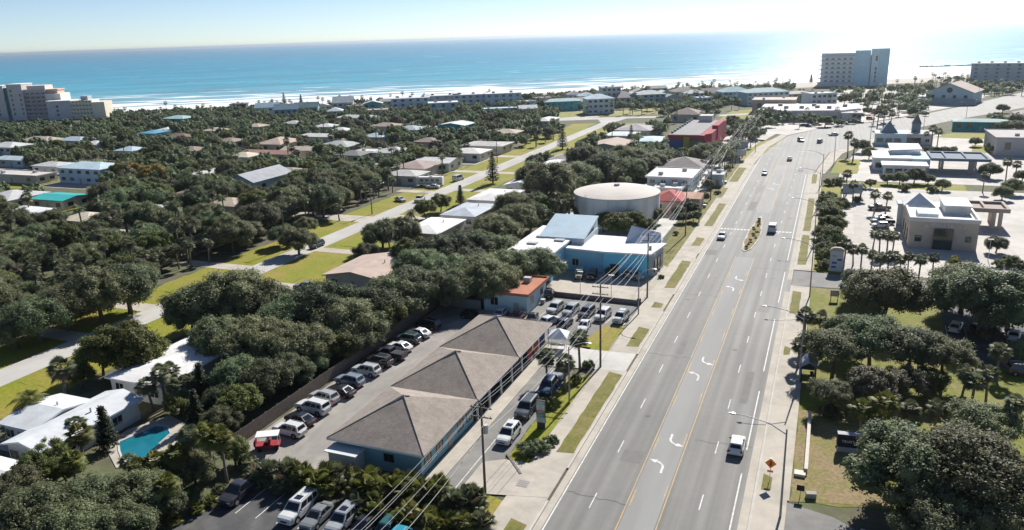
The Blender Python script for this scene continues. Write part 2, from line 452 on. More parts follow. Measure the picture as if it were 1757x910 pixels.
for y, up in ((80.0, 1), (86.6, 0), (106.2, 1), (112.3, 0), (149, 1), (156, 0), (253, 1), (262, 0)):
    a = link('turn_arrow', arrow_me, road, (-15.0 if up else -15.4, y + (0.8 if up else -.8), .0435), 0 if up else math.pi); a.scale = (.85, .85, 1)
blk = MB().poly(rect(-.28, -.45, .28, .45), 0).mesh('crossing_block', M_white)
for k in range(9):
    link('crossing_block', blk, road, (-23.6 + k * .82, 197.5, .044))
    if k < 7: link('crossing_block', blk, road, (-11.9 + k * .82, 197.5, .044))
sb_me = MB().poly(rect(-1.6, -.25, 1.6, .25), 0).mesh('stop_bar', M_white)
for x, y in ((-22, 344), (-18.5, 344), (-9.5, 335), (-6, 335)):
    link('stop_bar', sb_me, road, (x, y, .044))

M_patch = mat('asphalt_patch', (.172, .165, .152), .85, .1, .8, bump=.1); M_patch2 = mat('pale_asphalt_patch', (.235, .225, .205), .85, .1, .8, bump=.1)
rp = random.Random(21)
for k in range(9):
    x = rp.choice((-22.6, -19.2, -11.4, -8.0)) + rp.uniform(-.5, .5); y = rp.uniform(60, 300); w = rp.uniform(.5, 1.4); l = rp.uniform(1.2, 6)
    build(MB().poly([(x - w, y - l), (x + w, y - l + rp.uniform(-.1, .1)), (x + w + rp.uniform(-.1, .1), y + l), (x - w, y + l)], .0385 + .0002 * k), 'asphalt_patch', M_patch if k % 3 else M_patch2, road)
mh = MB().cyl((0, 0, 0), (0, 0, .008), .38, .38, 14).mesh('manhole_cover', mat('manhole_iron', (.10, .095, .09), .7, .2, 4))
for x, y in ((-19.4, 92), (-11.2, 118), (-22.4, 140), (-8.2, 158), (-19.0, 226)): link('manhole_cover', mh, road, (x, y, .044))
for k in range(9):                                        # sealed cracks
    y = 66 + k * 24 + rp.uniform(-8, 8); x = rp.choice((-24, -12.5)); q = []
    for j in range(12): q.append((x + j * .62, y + rp.uniform(-.35, .35)))
    cm_ = MB()
    for (xa, ya), (xb, yb) in zip(q[:-1], q[1:]): cm_.add([(xa, ya - .045, .0432), (xb, yb - .045, .0432), (xb, yb + .045, .0432), (xa, ya + .045, .0432)], [(0, 1, 2, 3)])
    build(cm_, 'sealed_crack', mat('crack_sealer', (.07, .068, .065), .7, .1, 2), road)
# paved border, kerbs and grass strips beside it
def raised(name, pts, z0, z1, M):
    return struct(name, MB().prism(pts, z0, z1), M)
raised('pavement', rect(-30.1, -60, -25.55, 300), -.1, .12, M_conc)
raised('pavement', rect(-4.35, -60, -1.1, 77.5), -.1, .12, M_conc)
raised('pavement', rect(-4.35, 77.5, -.9, 154), -.1, .12, M_conc)
raised('pavement', rect(-4.35, 165, -.9, 284), -.1, .12, M_conc)
raised('pavement', [(-3.5, 284), (-.3, 284), (5.5, 332), (13, 352), (26, 387), (21.3, 389), (8.3, 354), (.9, 333)], -.1, .12, M_conc)
raised('pavement', [(-30.1, 300.2), (-25.25, 300.2), (-23.6, 345), (-17.8, 386), (-21, 389), (-28, 346)], -.1, .12, M_conc)
for y0, y1 in ((-60, 69), (76, 104.5), (111.5, 132), (142, 168), (172, 300)):
    raised('kerb', rect(-25.55, y0, -25.3, y1), -.1, .15, M_kerb)
for y0, y1 in ((-60, 154), (165, 284)):
    raised('kerb', rect(-4.6, y0, -4.35, y1), -.1, .15, M_kerb)
def strip(name, x0, x1, y0, y1, z=.135, M=None):
    sheet(name, [(x0, y0 + .5), (x1, y0 + .9), (x1, y1 - .9), (x0, y1 - .3)], z, M or M_verge)
for y0, y1, x0, x1 in ((78.5, 104.0, -27.9, -25.75), (113.5, 123.5, -27.9, -25.9), (133, 137, -28.0, -26.2), (145, 166, -28.0, -25.9), (178, 187, -28.2, -26.2), (198, 228, -28.2, -26.2), (58, 65, -28.0, -26), (262, 292, -29.8, -27.0), (235, 252, -30.0, -28.6)):
    strip('grass_strip', x0, x1, y0, y1)
for y0, y1, x0, x1 in ((137, 151, -4.1, -2.5), (117.5, 122, -3.9, -3.0), (168.5, 196, -4.1, -2.4), (199, 241, -4.1, -2.4), (78.2, 82.5, -3.9, -2.9), (264, 283, -4.1, -2.6)):
    strip('grass_strip', x0, x1, y0, y1)
sheet('roadside_lawn', [(-33.1, 74.5), (-30.15, 72.5), (-30.15, 102), (-33.1, 101)], .03, M_grass)
sheet('roadside_lawn', [(-35.6, 111.6), (-30.15, 110.5), (-30.15, 123), (-34, 122)], .03, M_grass)
sheet('roadside_lawn', [(-37, 58), (-30.15, 50), (-30.15, 67.5), (-33.8, 68.5)], .03, M_grass)
sheet('roadside_lawn', [(-34.5, 164), (-30.15, 160), (-30.15, 300), (-34.5, 300)], .03, M_verge)
sheet('corner_lawn', [(-31, 303), (-26.5, 303), (-22, 346), (-19.5, 372), (-28, 368), (-31.5, 330)], .04, M_grass)
# lots and drives on the left
sheet('back_lot', rect(-66.3, 64.5, -53.4, 123), .03, M_backlot)
sheet('front_drive', rect(-39.3, 64, -33.2, 112), .03, M_asph)
raised('shop_walk', rect(-40.6, 67.5, -38.3, 111), -.1, .14, M_conc)
sheet('driveway_entry', [(-35.5, 67.2), (-25.6, 69.5), (-25.6, 75.6), (-33.2, 75.4), (-35.5, 74)], .135, M_conc)
sheet('driveway_entry', [(-38.5, 102.5), (-25.6, 104.6), (-25.6, 111.4), (-33.5, 111), (-38.5, 112)], .135, M_conc2)
sheet('display_lot', rect(-57.5, 112.2, -30.2, 134), .028, M_asph)
sheet('salon_lot', rect(-52.5, 136.2, -30.2, 152), .028, M_conc)
sheet('salon_side', rect(-34.3, 152, -30.2, 166), .028, M_conc)
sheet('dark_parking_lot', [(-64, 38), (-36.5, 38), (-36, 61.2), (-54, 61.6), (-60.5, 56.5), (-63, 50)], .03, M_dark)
sheet('tank_yard', rect(-68, 180, -36, 222), .02, M_conc2)
sheet('motel_court', rect(-56, 224, -30.2, 262), .024, M_conc2)
sheet('shop_lot', [(-44, 268), (-30.2, 262), (-30.2, 303), (-31.8, 330), (-24, 390), (-20, 405), (-46, 405), (-44, 330)], .026, M_lot)
# right of the road
sheet('park_lawn', [(-.9, 77.4), (60, 90), (80, 155), (-.9, 154)], .03, M_park)
sheet('mulch_bed', [(-.9, 77.6), (9.5, 80), (7.5, 84), (5.8, 100), (-.9, 100)], .045, M_mulch)
sheet('corner_drive', [(-1.1, 52), (30, 48), (28, 72), (7.5, 73.2), (3.6, 76), (-1.1, 77.2)], .05, M_asph)
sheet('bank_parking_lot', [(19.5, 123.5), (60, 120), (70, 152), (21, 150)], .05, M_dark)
sheet('side_driveway', [(-4.5, 154.2), (40, 157), (60, 158), (60, 166), (4, 164), (-4.5, 164.8)], .052, M_asph)
sheet('bank_court', [(5, 166.3), (75, 168), (90, 262), (5, 262)], .04, M_lot)
sheet('bank_hedge_bed', rect(-.9, 165.2, 4.6, 262), .035, M_grass)
sheet('court_lawn', [(4.8, 262.3), (40, 262.3), (40, 272), (5, 270)], .045, M_grass)
sheet('drive_through_court', [(4, 272.5), (95, 272.5), (140, 440), (66, 395), (42, 398), (22, 380), (12, 345), (5, 300)], .036, M_lot)
sheet('corner_grass', [(1.5, 286), (10, 286), (12, 318), (4, 318)], .046, M_grass)
sheet('far_lawn', [(43, 388), (75, 380), (80, 402), (52, 404)], .047, M_grass)
sheet('far_lawn', [(52, 345), (60, 340), (62, 360), (55, 366)], .047, M_grass)
# joints in the paved bank court
cj = bpy.data.objects['bank_court']
M_joint = mat('dark_joint', (.27, .24, .21), .95, .2, 2)
for k in range(14): build(MB().poly(rect(5.2, 172 + k * 6.5, 15.5, 172.07 + k * 6.5), .046), 'joint', M_joint, cj)
bay = MB().poly(rect(-2.4, -.06, 2.4, .06), 0).mesh('bay_line', M_white)
for k in range(13): link('bay_line', bay, cj, (14.2, 203.2 + k * 2.75, .048)); link('bay_line', bay, cj, (42 + k * 2.6, 172.5, .048), math.pi / 2)
for k in range(9): link('bay_line', bay, cj, (20 + k * 2.7, 176.8, .048), math.pi / 2)
for x0, y0, x1, y1 in ((7.5, 182, 11.5, 258), (12, 168, 60, 171), (36, 174, 40, 258)):
    build(MB().poly([(x0, y0), (x1, y0 + .6), (x1 - .3, y1), (x0 + .4, y1 - .8)], .044), 'worn_lane', mat('tyre_worn_paving', (.45, .42, .38), .9, .12, .3, c2=(.51, .475, .43), c2scale=.12), cj)
# side street with its verges
sheet('side_street', rect(-121.3, -20, -114.8, 430), .045, M_street)
for x0, x1 in ((-131, -121.3), (-114.8, -104)):
    for k in range(9):
        y0 = 30 + k * 42
        sheet('verge_lawn', rect(x0, y0, x1, y0 + 42), .02, M_grass)
for x0, x1, y0, y1 in ((-136, -121.3, 87, 91), (-138, -121.3, 103, 107), (-140, -121.3, 131, 135), (-114.8, -94, 121.5, 126.5), (-114.8, -97, 150, 153.5), (-114.8, -96, 187, 191), (-160, -121.3, 180, 187), (-134, -121.3, 222, 226),
                       (-114.8, -97, 228, 232), (-135, -121.3, 262, 266), (-114.8, -97, 262, 266), (-136, -121.3, 300, 305)):
    sheet('driveway', rect(x0, y0, x1, y1), .047, M_conc)
for k, (x0, y0, x1, y1, lawn) in enumerate(YARDS):
    sheet('yard', rect(x0, y0, x1, y1), .012 + .0005 * (k % 7), M_grass if lawn else M_conc)
sheet('turning_lawn', rect(-104, 122, -95, 162), .021, M_grass)
sheet('far_street', [(-121, 430), (-114.8, 430), (-112, 455), (-60, 470), (-36, 486), (-38, 494), (-64, 478), (-122, 462), (-200, 425), (-198, 417), (-128, 448)], .045, M_street)
sheet('far_street', [(-240, 392), (-238, 384), (-130, 520 - 60), (-135, 470)], .044, M_street)
sheet('beach_avenue', [uv(-700, 560), uv(140, 560), uv(140, 568), uv(-700, 568)], .046, M_conc2)
sheet('meadow', [(-168, 455), (-150, 458), (-100, 480), (-72, 500), (-68, 530), (-100, 520), (-170, 488)], .03, M_field)
sheet('meadow', [(-58, 438), (-44, 430), (-36, 470), (-42, 520), (-58, 500)], .03, M_grass)
sheet('meadow', [(-133, 390), (-123, 392), (-123, 428), (-136, 424)], .03, M_grass)
sheet('meadow', [(-112, 405), (-92, 408), (-92, 432), (-110, 430)], .03, M_grass)
sheet('meadow', [(-162, 360), (-124, 330), (-122.5, 375), (-150, 392)], .025, M_grass)
sheet('store_lot', [(-36, 402), (-18, 388), (-2, 421), (20, 448), (40, 480), (40, 520), (-40, 440)], .034, M_lot)
sheet('resort_lot', [(-40, 500), (50, 500), (75, 545), (100, 620), (40, 690), (-30, 640)], .03, M_lot)
sheet('resort_lot', [(75, 405), (140, 440), (240, 640), (300, 800), (165, 606), (98, 504)], .032, M_lot)
# ------------------------------------------------------------------ survey of the place, in metres (x across the main road, y along it)
HOUSES = [
    ('white_roof_house', 'white flat-roofed bungalow behind the tall oak belt, its roof half shaded', 'the white-roofed bungalow', -89.9, 81.2, 0, 10, 16, 3, 'hip', 0.7, (0.7, 0.69, 0.67), (0.62, 0.62, 0.6), 1, 3, 2, True),
    ('white_wing_house', 'long narrow white-roofed house beside the turquoise swimming pool', 'the long narrow white roof', -88, 61.8, 0, 6.0, 14.4, 2.8, 'gable_y', 0.9, (0.58, 0.6, 0.61), (0.62, 0.62, 0.6), 1, 3, 2, True),
    ('white_side_house', 'short white side wing left of the long narrow white roof', 'the short white side wing', -93.9, 62.3, 0, 5.6, 8.2, 2.8, 'gable_x', 0.9, (0.58, 0.6, 0.61), (0.62, 0.62, 0.6), 1, 3, 2, True),
    ('white_garage_house', 'small white low-roofed garage at the left picture edge', 'the small white garage', -87.5, 49.6, 0, 6, 4.5, 2.5, 'gable_x', 0.6, (0.66, 0.66, 0.65), (0.62, 0.62, 0.6), 1, 3, 2, True),
    ('brown_roof_house', 'house with wide low pinkish-brown roof beside the side street', 'the pinkish-brown-roofed house', -88, 133.4, 0, 13, 14.5, 2.8, 'gable_y', 1.2, (0.46, 0.36, 0.3), (0.55, 0.5, 0.43), 1, 3, 2, True),
    ('white_roof_house', 'first white-roofed bungalow beyond the brown-roofed house', 'the first white-roofed bungalow', -92, 170, 0, 9.5, 15.5, 3, 'hip', 1.0, (0.7, 0.69, 0.66), (0.55, 0.5, 0.43), 1, 3, 2, True),
    ('blue_roof_house', 'bungalow with pale blue-grey hipped roof between two white roofs', 'the pale blue-grey-roofed bungalow', -91, 189.6, 0, 9.5, 15.5, 3, 'hip', 1.2, (0.46, 0.5, 0.54), (0.62, 0.62, 0.6), 1, 3, 2, True),
    ('white_roof_house', 'second white-roofed bungalow, just beyond the blue-grey roof', 'the second white-roofed bungalow', -92, 210.5, 0, 11, 16.5, 3, 'hip', 1.0, (0.68, 0.66, 0.64), (0.62, 0.62, 0.6), 1, 3, 2, True),
    ('white_roof_house', 'white-roofed house left of the round tank, cut by an oak', 'the white roof left of the tank', -90, 234, 0, 9.5, 20, 3.4, 'gable_y', 1.2, (0.68, 0.67, 0.65), (0.62, 0.62, 0.6), 1, 3, 2, False),
    ('white_roof_house', 'farther white-roofed house beyond the oaks left of the tank', 'the farther white roof left of the tank', -92, 263, 0, 9, 20, 3.6, 'hip', 1.2, (0.7, 0.69, 0.67), (0.62, 0.62, 0.6), 1, 3, 2, False),
    ('orange_roof_house', 'pale blue building with orange-red flat roof beside the display lot', 'the orange-roofed building', -53, 128.6, 0, 8.6, 10.4, 3.6, 'flat', 0, (0.42, 0.17, 0.1), (0.46, 0.58, 0.62), 1, 2, 2, True),
    ('motel_building', 'long white flat-roofed motel building beyond the tank', 'the white motel building', -45, 246, 0, 13.6, 17.5, 5.2, 'flat', 0, (0.72, 0.71, 0.69), (0.52, 0.6, 0.62), 2, 4, 2, True),
    ('motel_office', 'small white flat-roofed annex in front of the motel', 'the white motel annex', -44, 233.4, 0, 7.5, 6.5, 3.2, 'flat', 0, (0.7, 0.69, 0.67), (0.5, 0.56, 0.58), 1, 2, 2, True),
    ('red_roof_house', 'pink house with dark red hipped roof beside the tank', 'the dark red-roofed house', -40.5, 216, 0, 8, 10.5, 3.6, 'hip', 2.0, (0.4, 0.09, 0.08), (0.6, 0.44, 0.38), 1, 2, 2, True),
    ('salmon_roof_house', 'small house with salmon gable roof at the roadside poles', 'the salmon-roofed house', -34.5, 220, 0, 4.6, 8, 3.4, 'gable_x', 1.0, (0.55, 0.32, 0.22), (0.58, 0.48, 0.42), 1, 2, 1, True),
    ('grey_roof_house', 'house with dark grey pyramid roof behind the white motel', 'the dark grey pyramid roof', -46.5, 274.2, 0, 14, 14, 3.6, 'hip', 2.6, (0.24, 0.21, 0.2), (0.55, 0.5, 0.43), 1, 3, 2, False),
    ('roadside_house', 'small pale blue roadside office near the corner lawn', 'the pale blue roadside office', -33.8, 258, 0, 5.5, 7, 3.4, 'flat', 0, (0.55, 0.56, 0.56), (0.46, 0.54, 0.58), 1, 2, 2, False),
    ('grey_roof_house', 'house with low dark grey roof behind the white roofs', 'the low dark grey roof', -93.4, 283.1, 0, 10, 13, 3.4, 'hip', 1.4, (0.3, 0.28, 0.27), (0.55, 0.5, 0.43), 1, 3, 2, False),
    ('tan_roof_house', 'long house with tan roof in front of the tiered pines', 'the long tan roof', -86.4, 322.5, 0, 14, 20, 3.4, 'gable_y', 1.4, (0.42, 0.33, 0.27), (0.55, 0.5, 0.43), 1, 3, 2, False),
    ('white_roof_house', 'white-roofed house directly behind the long tan roof', 'the white roof behind the tan roof', -89.3, 354.1, 0, 13, 14, 3.6, 'hip', 1.0, (0.6, 0.66, 0.68), (0.62, 0.62, 0.6), 1, 3, 2, False),
    ('teal_roof_house', 'house with pale teal-white roof right of the tiered pines', 'the pale teal roof right of the pines', -72.4, 339.1, 0, 10, 16, 3.4, 'hip', 1.0, (0.52, 0.64, 0.66), (0.42, 0.54, 0.6), 1, 3, 2, False),
    ('grey_roof_house', 'wide grey-roofed house beyond the tan roof and fields', 'the wide grey roof by the fields', -87.9, 376.4, 0, 17, 18, 3.6, 'hip', 2.0, (0.36, 0.34, 0.35), (0.55, 0.5, 0.43), 1, 3, 2, False),
    ('brown_roof_house', 'house with peaked brown roof behind the painted shop', 'the peaked brown roof behind the painted shop', -75.0, 446.2, 0, 16, 16, 4, 'hip', 3.2, (0.25, 0.19, 0.16), (0.55, 0.5, 0.43), 1, 3, 2, False),
    ('white_roof_house', 'white-roofed cottage in the palms near the meadow', 'the white cottage near the meadow', -148.8, 416.0, 0, 9, 18, 3.2, 'hip', 1.2, (0.6, 0.6, 0.58), (0.62, 0.62, 0.6), 1, 3, 2, False),
    ('white_house', 'white two-level house at the far left edge', 'the white two-level house at the left edge', -372.4, 258.3, 0, 17.2, 12.0, 5.5, 'hip', 1.8, (0.55, 0.55, 0.53), (0.62, 0.62, 0.6), 2, 4, 2, False),
    ('blue_house', 'low pale blue house below the white two-level house', 'the low pale blue house', -342.4, 238.3, 0, 20.6, 7.7, 3, 'hip', 1.2, (0.46, 0.55, 0.58), (0.42, 0.54, 0.6), 1, 4, 2, False),
    ('tan_roof_house', 'tan-roofed house in the trees near the left edge', 'the tan roof near the left edge', -396.3, 293.3, 0, 20.6, 11.2, 3.4, 'hip', 1.8, (0.45, 0.38, 0.31), (0.55, 0.5, 0.43), 1, 3, 2, False),
    ('blue_roof_house', 'blue-grey roof sunk in the trees left of centre', 'the blue-grey roof sunk in trees', -374.5, 296.8, 0, 17.2, 10.3, 3.4, 'hip', 1.6, (0.38, 0.45, 0.5), (0.62, 0.62, 0.6), 1, 3, 2, False),
    ('grey_roof_house', 'grey-white roofed house behind the big pale blue house', 'the grey-white roof behind the blue house', -301.8, 226.6, 0, 14.6, 9.5, 3.4, 'hip', 1.2, (0.5, 0.5, 0.49), (0.62, 0.62, 0.6), 1, 3, 2, False),
    ('pale_house', 'long pale flat-roofed carport left of the big pale blue house', 'the long pale carport', -297.3, 208.1, 0, 29.2, 8.6, 3, 'flat', 0, (0.54, 0.51, 0.47), (0.55, 0.5, 0.43), 1, 3, 2, False),
    ('blue_house', 'large pale blue two-storey house with white side roof', 'the large pale blue house', -265.9, 215.1, 0, 22.4, 12.0, 5.6, 'hip', 1.8, (0.48, 0.6, 0.66), (0.5, 0.62, 0.68), 2, 5, 2, False),
    ('grey_roof_house', 'grey-white roofed house left of the teal roof', 'the grey-white roof left of the teal roof', -251.4, 171.3, 0, 16.3, 14.6, 3.4, 'hip', 1.6, (0.5, 0.5, 0.5), (0.55, 0.5, 0.43), 1, 3, 2, False),
    ('teal_roof_house', 'house with vivid turquoise roof among dark oaks', 'the vivid turquoise roof', -233.3, 175.1, 0, 14.6, 10.3, 3, 'gable_x', 0.8, (0.03, 0.36, 0.36), (0.55, 0.5, 0.43), 1, 3, 2, False),
    ('white_pyramid_house', 'small white pyramid-roofed house below the grey-white roof', 'the small white pyramid roof', -221.9, 154.2, 0, 11.2, 10.3, 3.2, 'hip', 1.8, (0.62, 0.64, 0.64), (0.62, 0.62, 0.6), 1, 3, 2, False),
    ('cream_house', 'cream house wall showing between oaks', 'the cream house between oaks', -181.2, 136.2, 0, 10.3, 8.6, 3.2, 'hip', 1.4, (0.4, 0.36, 0.32), (0.66, 0.58, 0.4), 1, 3, 2, False),
    ('white_roof_house', 'long curved white-grey roof among the oaks', 'the long white-grey roof among oaks', -187.8, 165.4, 0, 17.2, 9.5, 3.6, 'hip', 1.4, (0.54, 0.58, 0.6), (0.62, 0.62, 0.6), 1, 3, 2, False),
    ('blue_roof_house', 'blue-roofed house in the distant trees', 'the distant blue roof', -342.2, 319.5, 0, 11.2, 12.0, 5, 'hip', 1.2, (0.1, 0.3, 0.42), (0.42, 0.54, 0.6), 1, 3, 2, False),
    ('white_house', 'small white house right of the distant blue roof', 'the small white house by the distant blue roof', -350.1, 337.1, 0, 8.6, 10.3, 4.4, 'hip', 1.2, (0.6, 0.6, 0.58), (0.62, 0.62, 0.6), 1, 3, 2, False),
    ('teal_house', 'pale teal house in the trees near the beach', 'the pale teal house near the beach', -394.0, 390.1, 0, 17.2, 12.0, 5, 'hip', 1.6, (0.34, 0.5, 0.5), (0.06, 0.32, 0.34), 2, 3, 2, False),
    ('grey_roof_house', 'light grey roofed house left of the blue gabled house', 'the light grey roof left of the blue gable', -215.3, 221.4, 0, 11.2, 13.8, 3.2, 'gable_y', 1.4, (0.5, 0.5, 0.49), (0.55, 0.5, 0.43), 1, 3, 2, False),
    ('blue_gable_house', 'blue house with grey gable roof facing the side street', 'the blue gabled house', -183.5, 214, 0, 11.2, 20.6, 4.6, 'gable_y', 2.6, (0.36, 0.37, 0.39), (0.28, 0.4, 0.5), 1, 2, 2, False),
    ('brown_roof_house', 'brown-roofed house behind the blue gabled house', 'the brown roof behind the blue gable', -184.2, 230.6, 0, 15.5, 12.0, 3.4, 'hip', 1.8, (0.36, 0.3, 0.26), (0.55, 0.5, 0.43), 1, 3, 2, False),
    ('tan_roof_house', 'pinkish tan hipped-roof house in the middle of the woods', 'the pinkish tan hipped roof', -245.7, 303.6, 0, 14.6, 17.2, 3.6, 'hip', 2.4, (0.48, 0.37, 0.3), (0.6, 0.52, 0.44), 1, 4, 2, False),
    ('red_roof_house', 'long reddish-brown roofed house in the woods', 'the long reddish-brown roof', -228.5, 275.1, 0, 25.8, 7.7, 3, 'gable_x', 1.2, (0.36, 0.21, 0.17), (0.55, 0.5, 0.43), 1, 3, 2, False),
    ('tan_roof_house', 'long tan house with dark doorway in the clearing', 'the long tan house in the clearing', -218.1, 287.7, 0, 22.4, 8.6, 3, 'gable_x', 1.2, (0.44, 0.38, 0.32), (0.58, 0.52, 0.4), 1, 4, 2, False),
    ('white_house', 'white house between palms above the tan house', 'the white house above the tan house', -242.4, 329.5, 0, 20.6, 8.6, 3.4, 'hip', 1.2, (0.6, 0.59, 0.56), (0.62, 0.62, 0.6), 1, 3, 2, False),
    ('grey_roof_house', 'grey-green roofed house right of the clearing', 'the grey-green roof right of the clearing', -210.0, 301.6, 0, 17.2, 13.8, 3.4, 'hip', 1.8, (0.4, 0.42, 0.4), (0.55, 0.5, 0.43), 1, 3, 2, False),
    ('brown_roof_house', 'dark grey-brown roof left of the white driveway', 'the dark grey-brown roof', -186.9, 278.0, 0, 12.0, 10.3, 3.2, 'hip', 1.5, (0.2, 0.2, 0.2), (0.55, 0.5, 0.43), 1, 3, 2, False),
    ('grey_roof_house', 'white-grey gabled house behind the big green oaks', 'the white-grey gable behind green oaks', -172.4, 286.8, 0, 14.6, 12.0, 3.4, 'hip', 1.8, (0.54, 0.54, 0.52), (0.55, 0.5, 0.43), 1, 3, 2, False),
    ('white_roof_house', 'flat white roof showing through the palms', 'the flat white roof through the palms', -184.4, 289.1, 0, 13.8, 7.7, 3, 'flat', 0, (0.6, 0.58, 0.54), (0.62, 0.62, 0.6), 1, 3, 2, False),
    ('brown_roof_house', 'pinkish brown roof below the big oaks left of the side street', 'the pinkish brown roof by the oaks', -143.7, 256.1, 0, 14, 16, 3.2, 'hip', 1.6, (0.36, 0.28, 0.25), (0.55, 0.5, 0.43), 1, 3, 2, False),
    ('white_roof_house', 'white-roofed house above the motorhome', 'the white roof above the motorhome', -141.2, 267.6, 0, 15, 12, 3.2, 'gable_x', 1.2, (0.58, 0.58, 0.58), (0.62, 0.62, 0.6), 1, 3, 2, False),
    ('white_roof_house', 'white hipped roof beside the dark tiered pine', 'the white hipped roof by the tiered pine', -139.1, 292.9, 0, 14, 12, 3.2, 'hip', 1.4, (0.66, 0.64, 0.61), (0.62, 0.62, 0.6), 1, 3, 2, False),
    ('grey_roof_house', 'pale grey roofed house left of the meadow', 'the pale grey roof left of the meadow', -140.4, 314.0, 0, 19, 14, 3.4, 'hip', 1.0, (0.46, 0.44, 0.43), (0.55, 0.5, 0.43), 1, 3, 2, False),
    ('teal_house', 'bright teal house with white roof in the woods', 'the bright teal house', -183.0, 369.8, 0, 15.5, 12.9, 5.4, 'gable_y', 1.2, (0.62, 0.62, 0.59), (0.03, 0.34, 0.36), 2, 3, 2, False),
    ('blue_grey_house', 'blue-grey roofed house left of the bright teal house', 'the blue-grey roof left of the teal house', -206.8, 362.4, 0, 13.8, 12.0, 3.6, 'hip', 1.8, (0.36, 0.4, 0.44), (0.55, 0.5, 0.43), 1, 3, 2, False),
    ('brown_roof_house', 'reddish-brown roofed house among palms', 'the reddish-brown roof among palms', -229.5, 376.3, 0, 15.5, 10.3, 3.4, 'hip', 1.6, (0.36, 0.27, 0.24), (0.55, 0.5, 0.43), 1, 3, 2, False),
    ('grey_roof_house', 'long pale grey roof near the beach row', 'the long pale grey roof near the beach', -275.0, 417.7, 0, 29.2, 11.2, 3.4, 'hip', 1.4, (0.46, 0.48, 0.48), (0.55, 0.5, 0.43), 1, 3, 2, False),
    ('brown_roof_house', 'dark reddish roof in the dense wood', 'the dark reddish roof in the wood', -319.5, 315.5, 0, 13.8, 10.3, 3.4, 'hip', 1.8, (0.22, 0.14, 0.12), (0.55, 0.5, 0.43), 1, 3, 2, False),
    ('white_roof_house', 'low white hipped house by the motorhome', 'the low white house by the motorhome', -139.4, 239.2, 0, 13, 10, 3.0, 'hip', 1.3, (0.5, 0.49, 0.47), (0.62, 0.62, 0.6), 1, 3, 2, False),
    ('white_roof_house', 'small white-roofed house right of the blue-grey roof sunk in trees', 'the small white-roofed house', -346.0, 285.0, 0, 11.2, 9.5, 3.4, 'hip', 1.5, (0.6, 0.6, 0.58), (0.55, 0.5, 0.43), 1, 2, 1, False),
    ('pale_blue_roof_house', 'small pale-blue-roofed house right of the small white-roofed house', 'the small pale-blue-roofed house', -305.9, 270.3, 0, 11.2, 9.5, 3.4, 'hip', 1.5, (0.42, 0.52, 0.58), (0.55, 0.5, 0.43), 1, 2, 1, False),
    ('brown_roof_house', 'small brown-roofed house right of the small pale-blue-roofed house', 'the small brown-roofed house', -273.3, 275.4, 0, 11.2, 9.5, 3.4, 'hip', 1.5, (0.3, 0.23, 0.19), (0.55, 0.5, 0.43), 1, 2, 1, False),
    ('brown_roof_house', 'small brown-roofed house right of the small brown-roofed house', 'the small brown-roofed house', -277.8, 305.6, 0, 11.2, 9.5, 3.4, 'hip', 1.5, (0.3, 0.23, 0.19), (0.55, 0.5, 0.43), 1, 2, 1, False),
    ('cream_roof_house', 'small cream-roofed house left of the long reddish-brown roof', 'the small cream-roofed house', -233.0, 263.9, 0, 11.2, 9.5, 3.4, 'hip', 1.5, (0.6, 0.54, 0.42), (0.55, 0.5, 0.43), 1, 2, 1, False),
    ('tan_roof_house', 'small tan-roofed house right of the small white house by the distant blue roof', 'the small tan-roofed house', -322.8, 344.7, 0, 11.2, 9.5, 3.4, 'hip', 1.5, (0.46, 0.38, 0.3), (0.55, 0.5, 0.43), 1, 2, 1, False),
    ('tan_roof_house', 'small tan-roofed house right of the small tan-roofed house', 'the small tan-roofed house', -311.7, 366.0, 0, 11.2, 9.5, 3.4, 'hip', 1.5, (0.46, 0.38, 0.3), (0.55, 0.5, 0.43), 1, 2, 1, False),
    ('pale_grey_roof_house', 'small pale-grey-roofed house right of the small tan-roofed house', 'the small pale-grey-roofed house', -297.3, 382.5, 0, 11.2, 9.5, 3.4, 'hip', 1.5, (0.46, 0.46, 0.45), (0.55, 0.5, 0.43), 1, 2, 1, False),
    ('white_roof_house', 'small white-roofed house right of the small pale-grey-roofed house', 'the small white-roofed house', -265.8, 370.4, 0, 11.2, 9.5, 3.4, 'hip', 1.5, (0.6, 0.6, 0.58), (0.55, 0.5, 0.43), 1, 2, 1, False),
    ('white_roof_house', 'small white-roofed house right of the white house above the tan house', 'the small white-roofed house', -244.3, 353.2, 0, 11.2, 9.5, 3.4, 'hip', 1.5, (0.6, 0.6, 0.58), (0.55, 0.5, 0.43), 1, 2, 1, False),
    ('pale_blue_roof_house', 'small pale-blue-roofed house left of the blue-grey roof left of the teal house', 'the small pale-blue-roofed house', -209.7, 332.6, 0, 11.2, 9.5, 3.4, 'hip', 1.5, (0.42, 0.52, 0.58), (0.55, 0.5, 0.43), 1, 2, 1, False),
    ('brown_roof_house', 'small brown-roofed house right of the flat white roof through the palms', 'the small brown-roofed house', -173.3, 319.9, 0, 11.2, 9.5, 3.4, 'hip', 1.5, (0.3, 0.23, 0.19), (0.55, 0.5, 0.43), 1, 2, 1, False),
    ('brown_roof_house', 'small brown-roofed house right of the long white-grey roof among oaks', 'the small brown-roofed house', -189.7, 188.4, 0, 11.2, 9.5, 3.4, 'hip', 1.5, (0.3, 0.23, 0.19), (0.55, 0.5, 0.43), 1, 2, 1, False),
    ('cream_roof_house', 'small cream-roofed house left of the long white-grey roof among oaks', 'the small cream-roofed house', -194.2, 152.7, 0, 11.2, 9.5, 3.4, 'hip', 1.5, (0.6, 0.54, 0.42), (0.55, 0.5, 0.43), 1, 2, 1, False),
    ('tan_roof_house', 'small tan-roofed house right of the small brown-roofed house', 'the small tan-roofed house', -166.6, 179.8, 0, 11.2, 9.5, 3.4, 'hip', 1.5, (0.46, 0.38, 0.3), (0.55, 0.5, 0.43), 1, 2, 1, False),
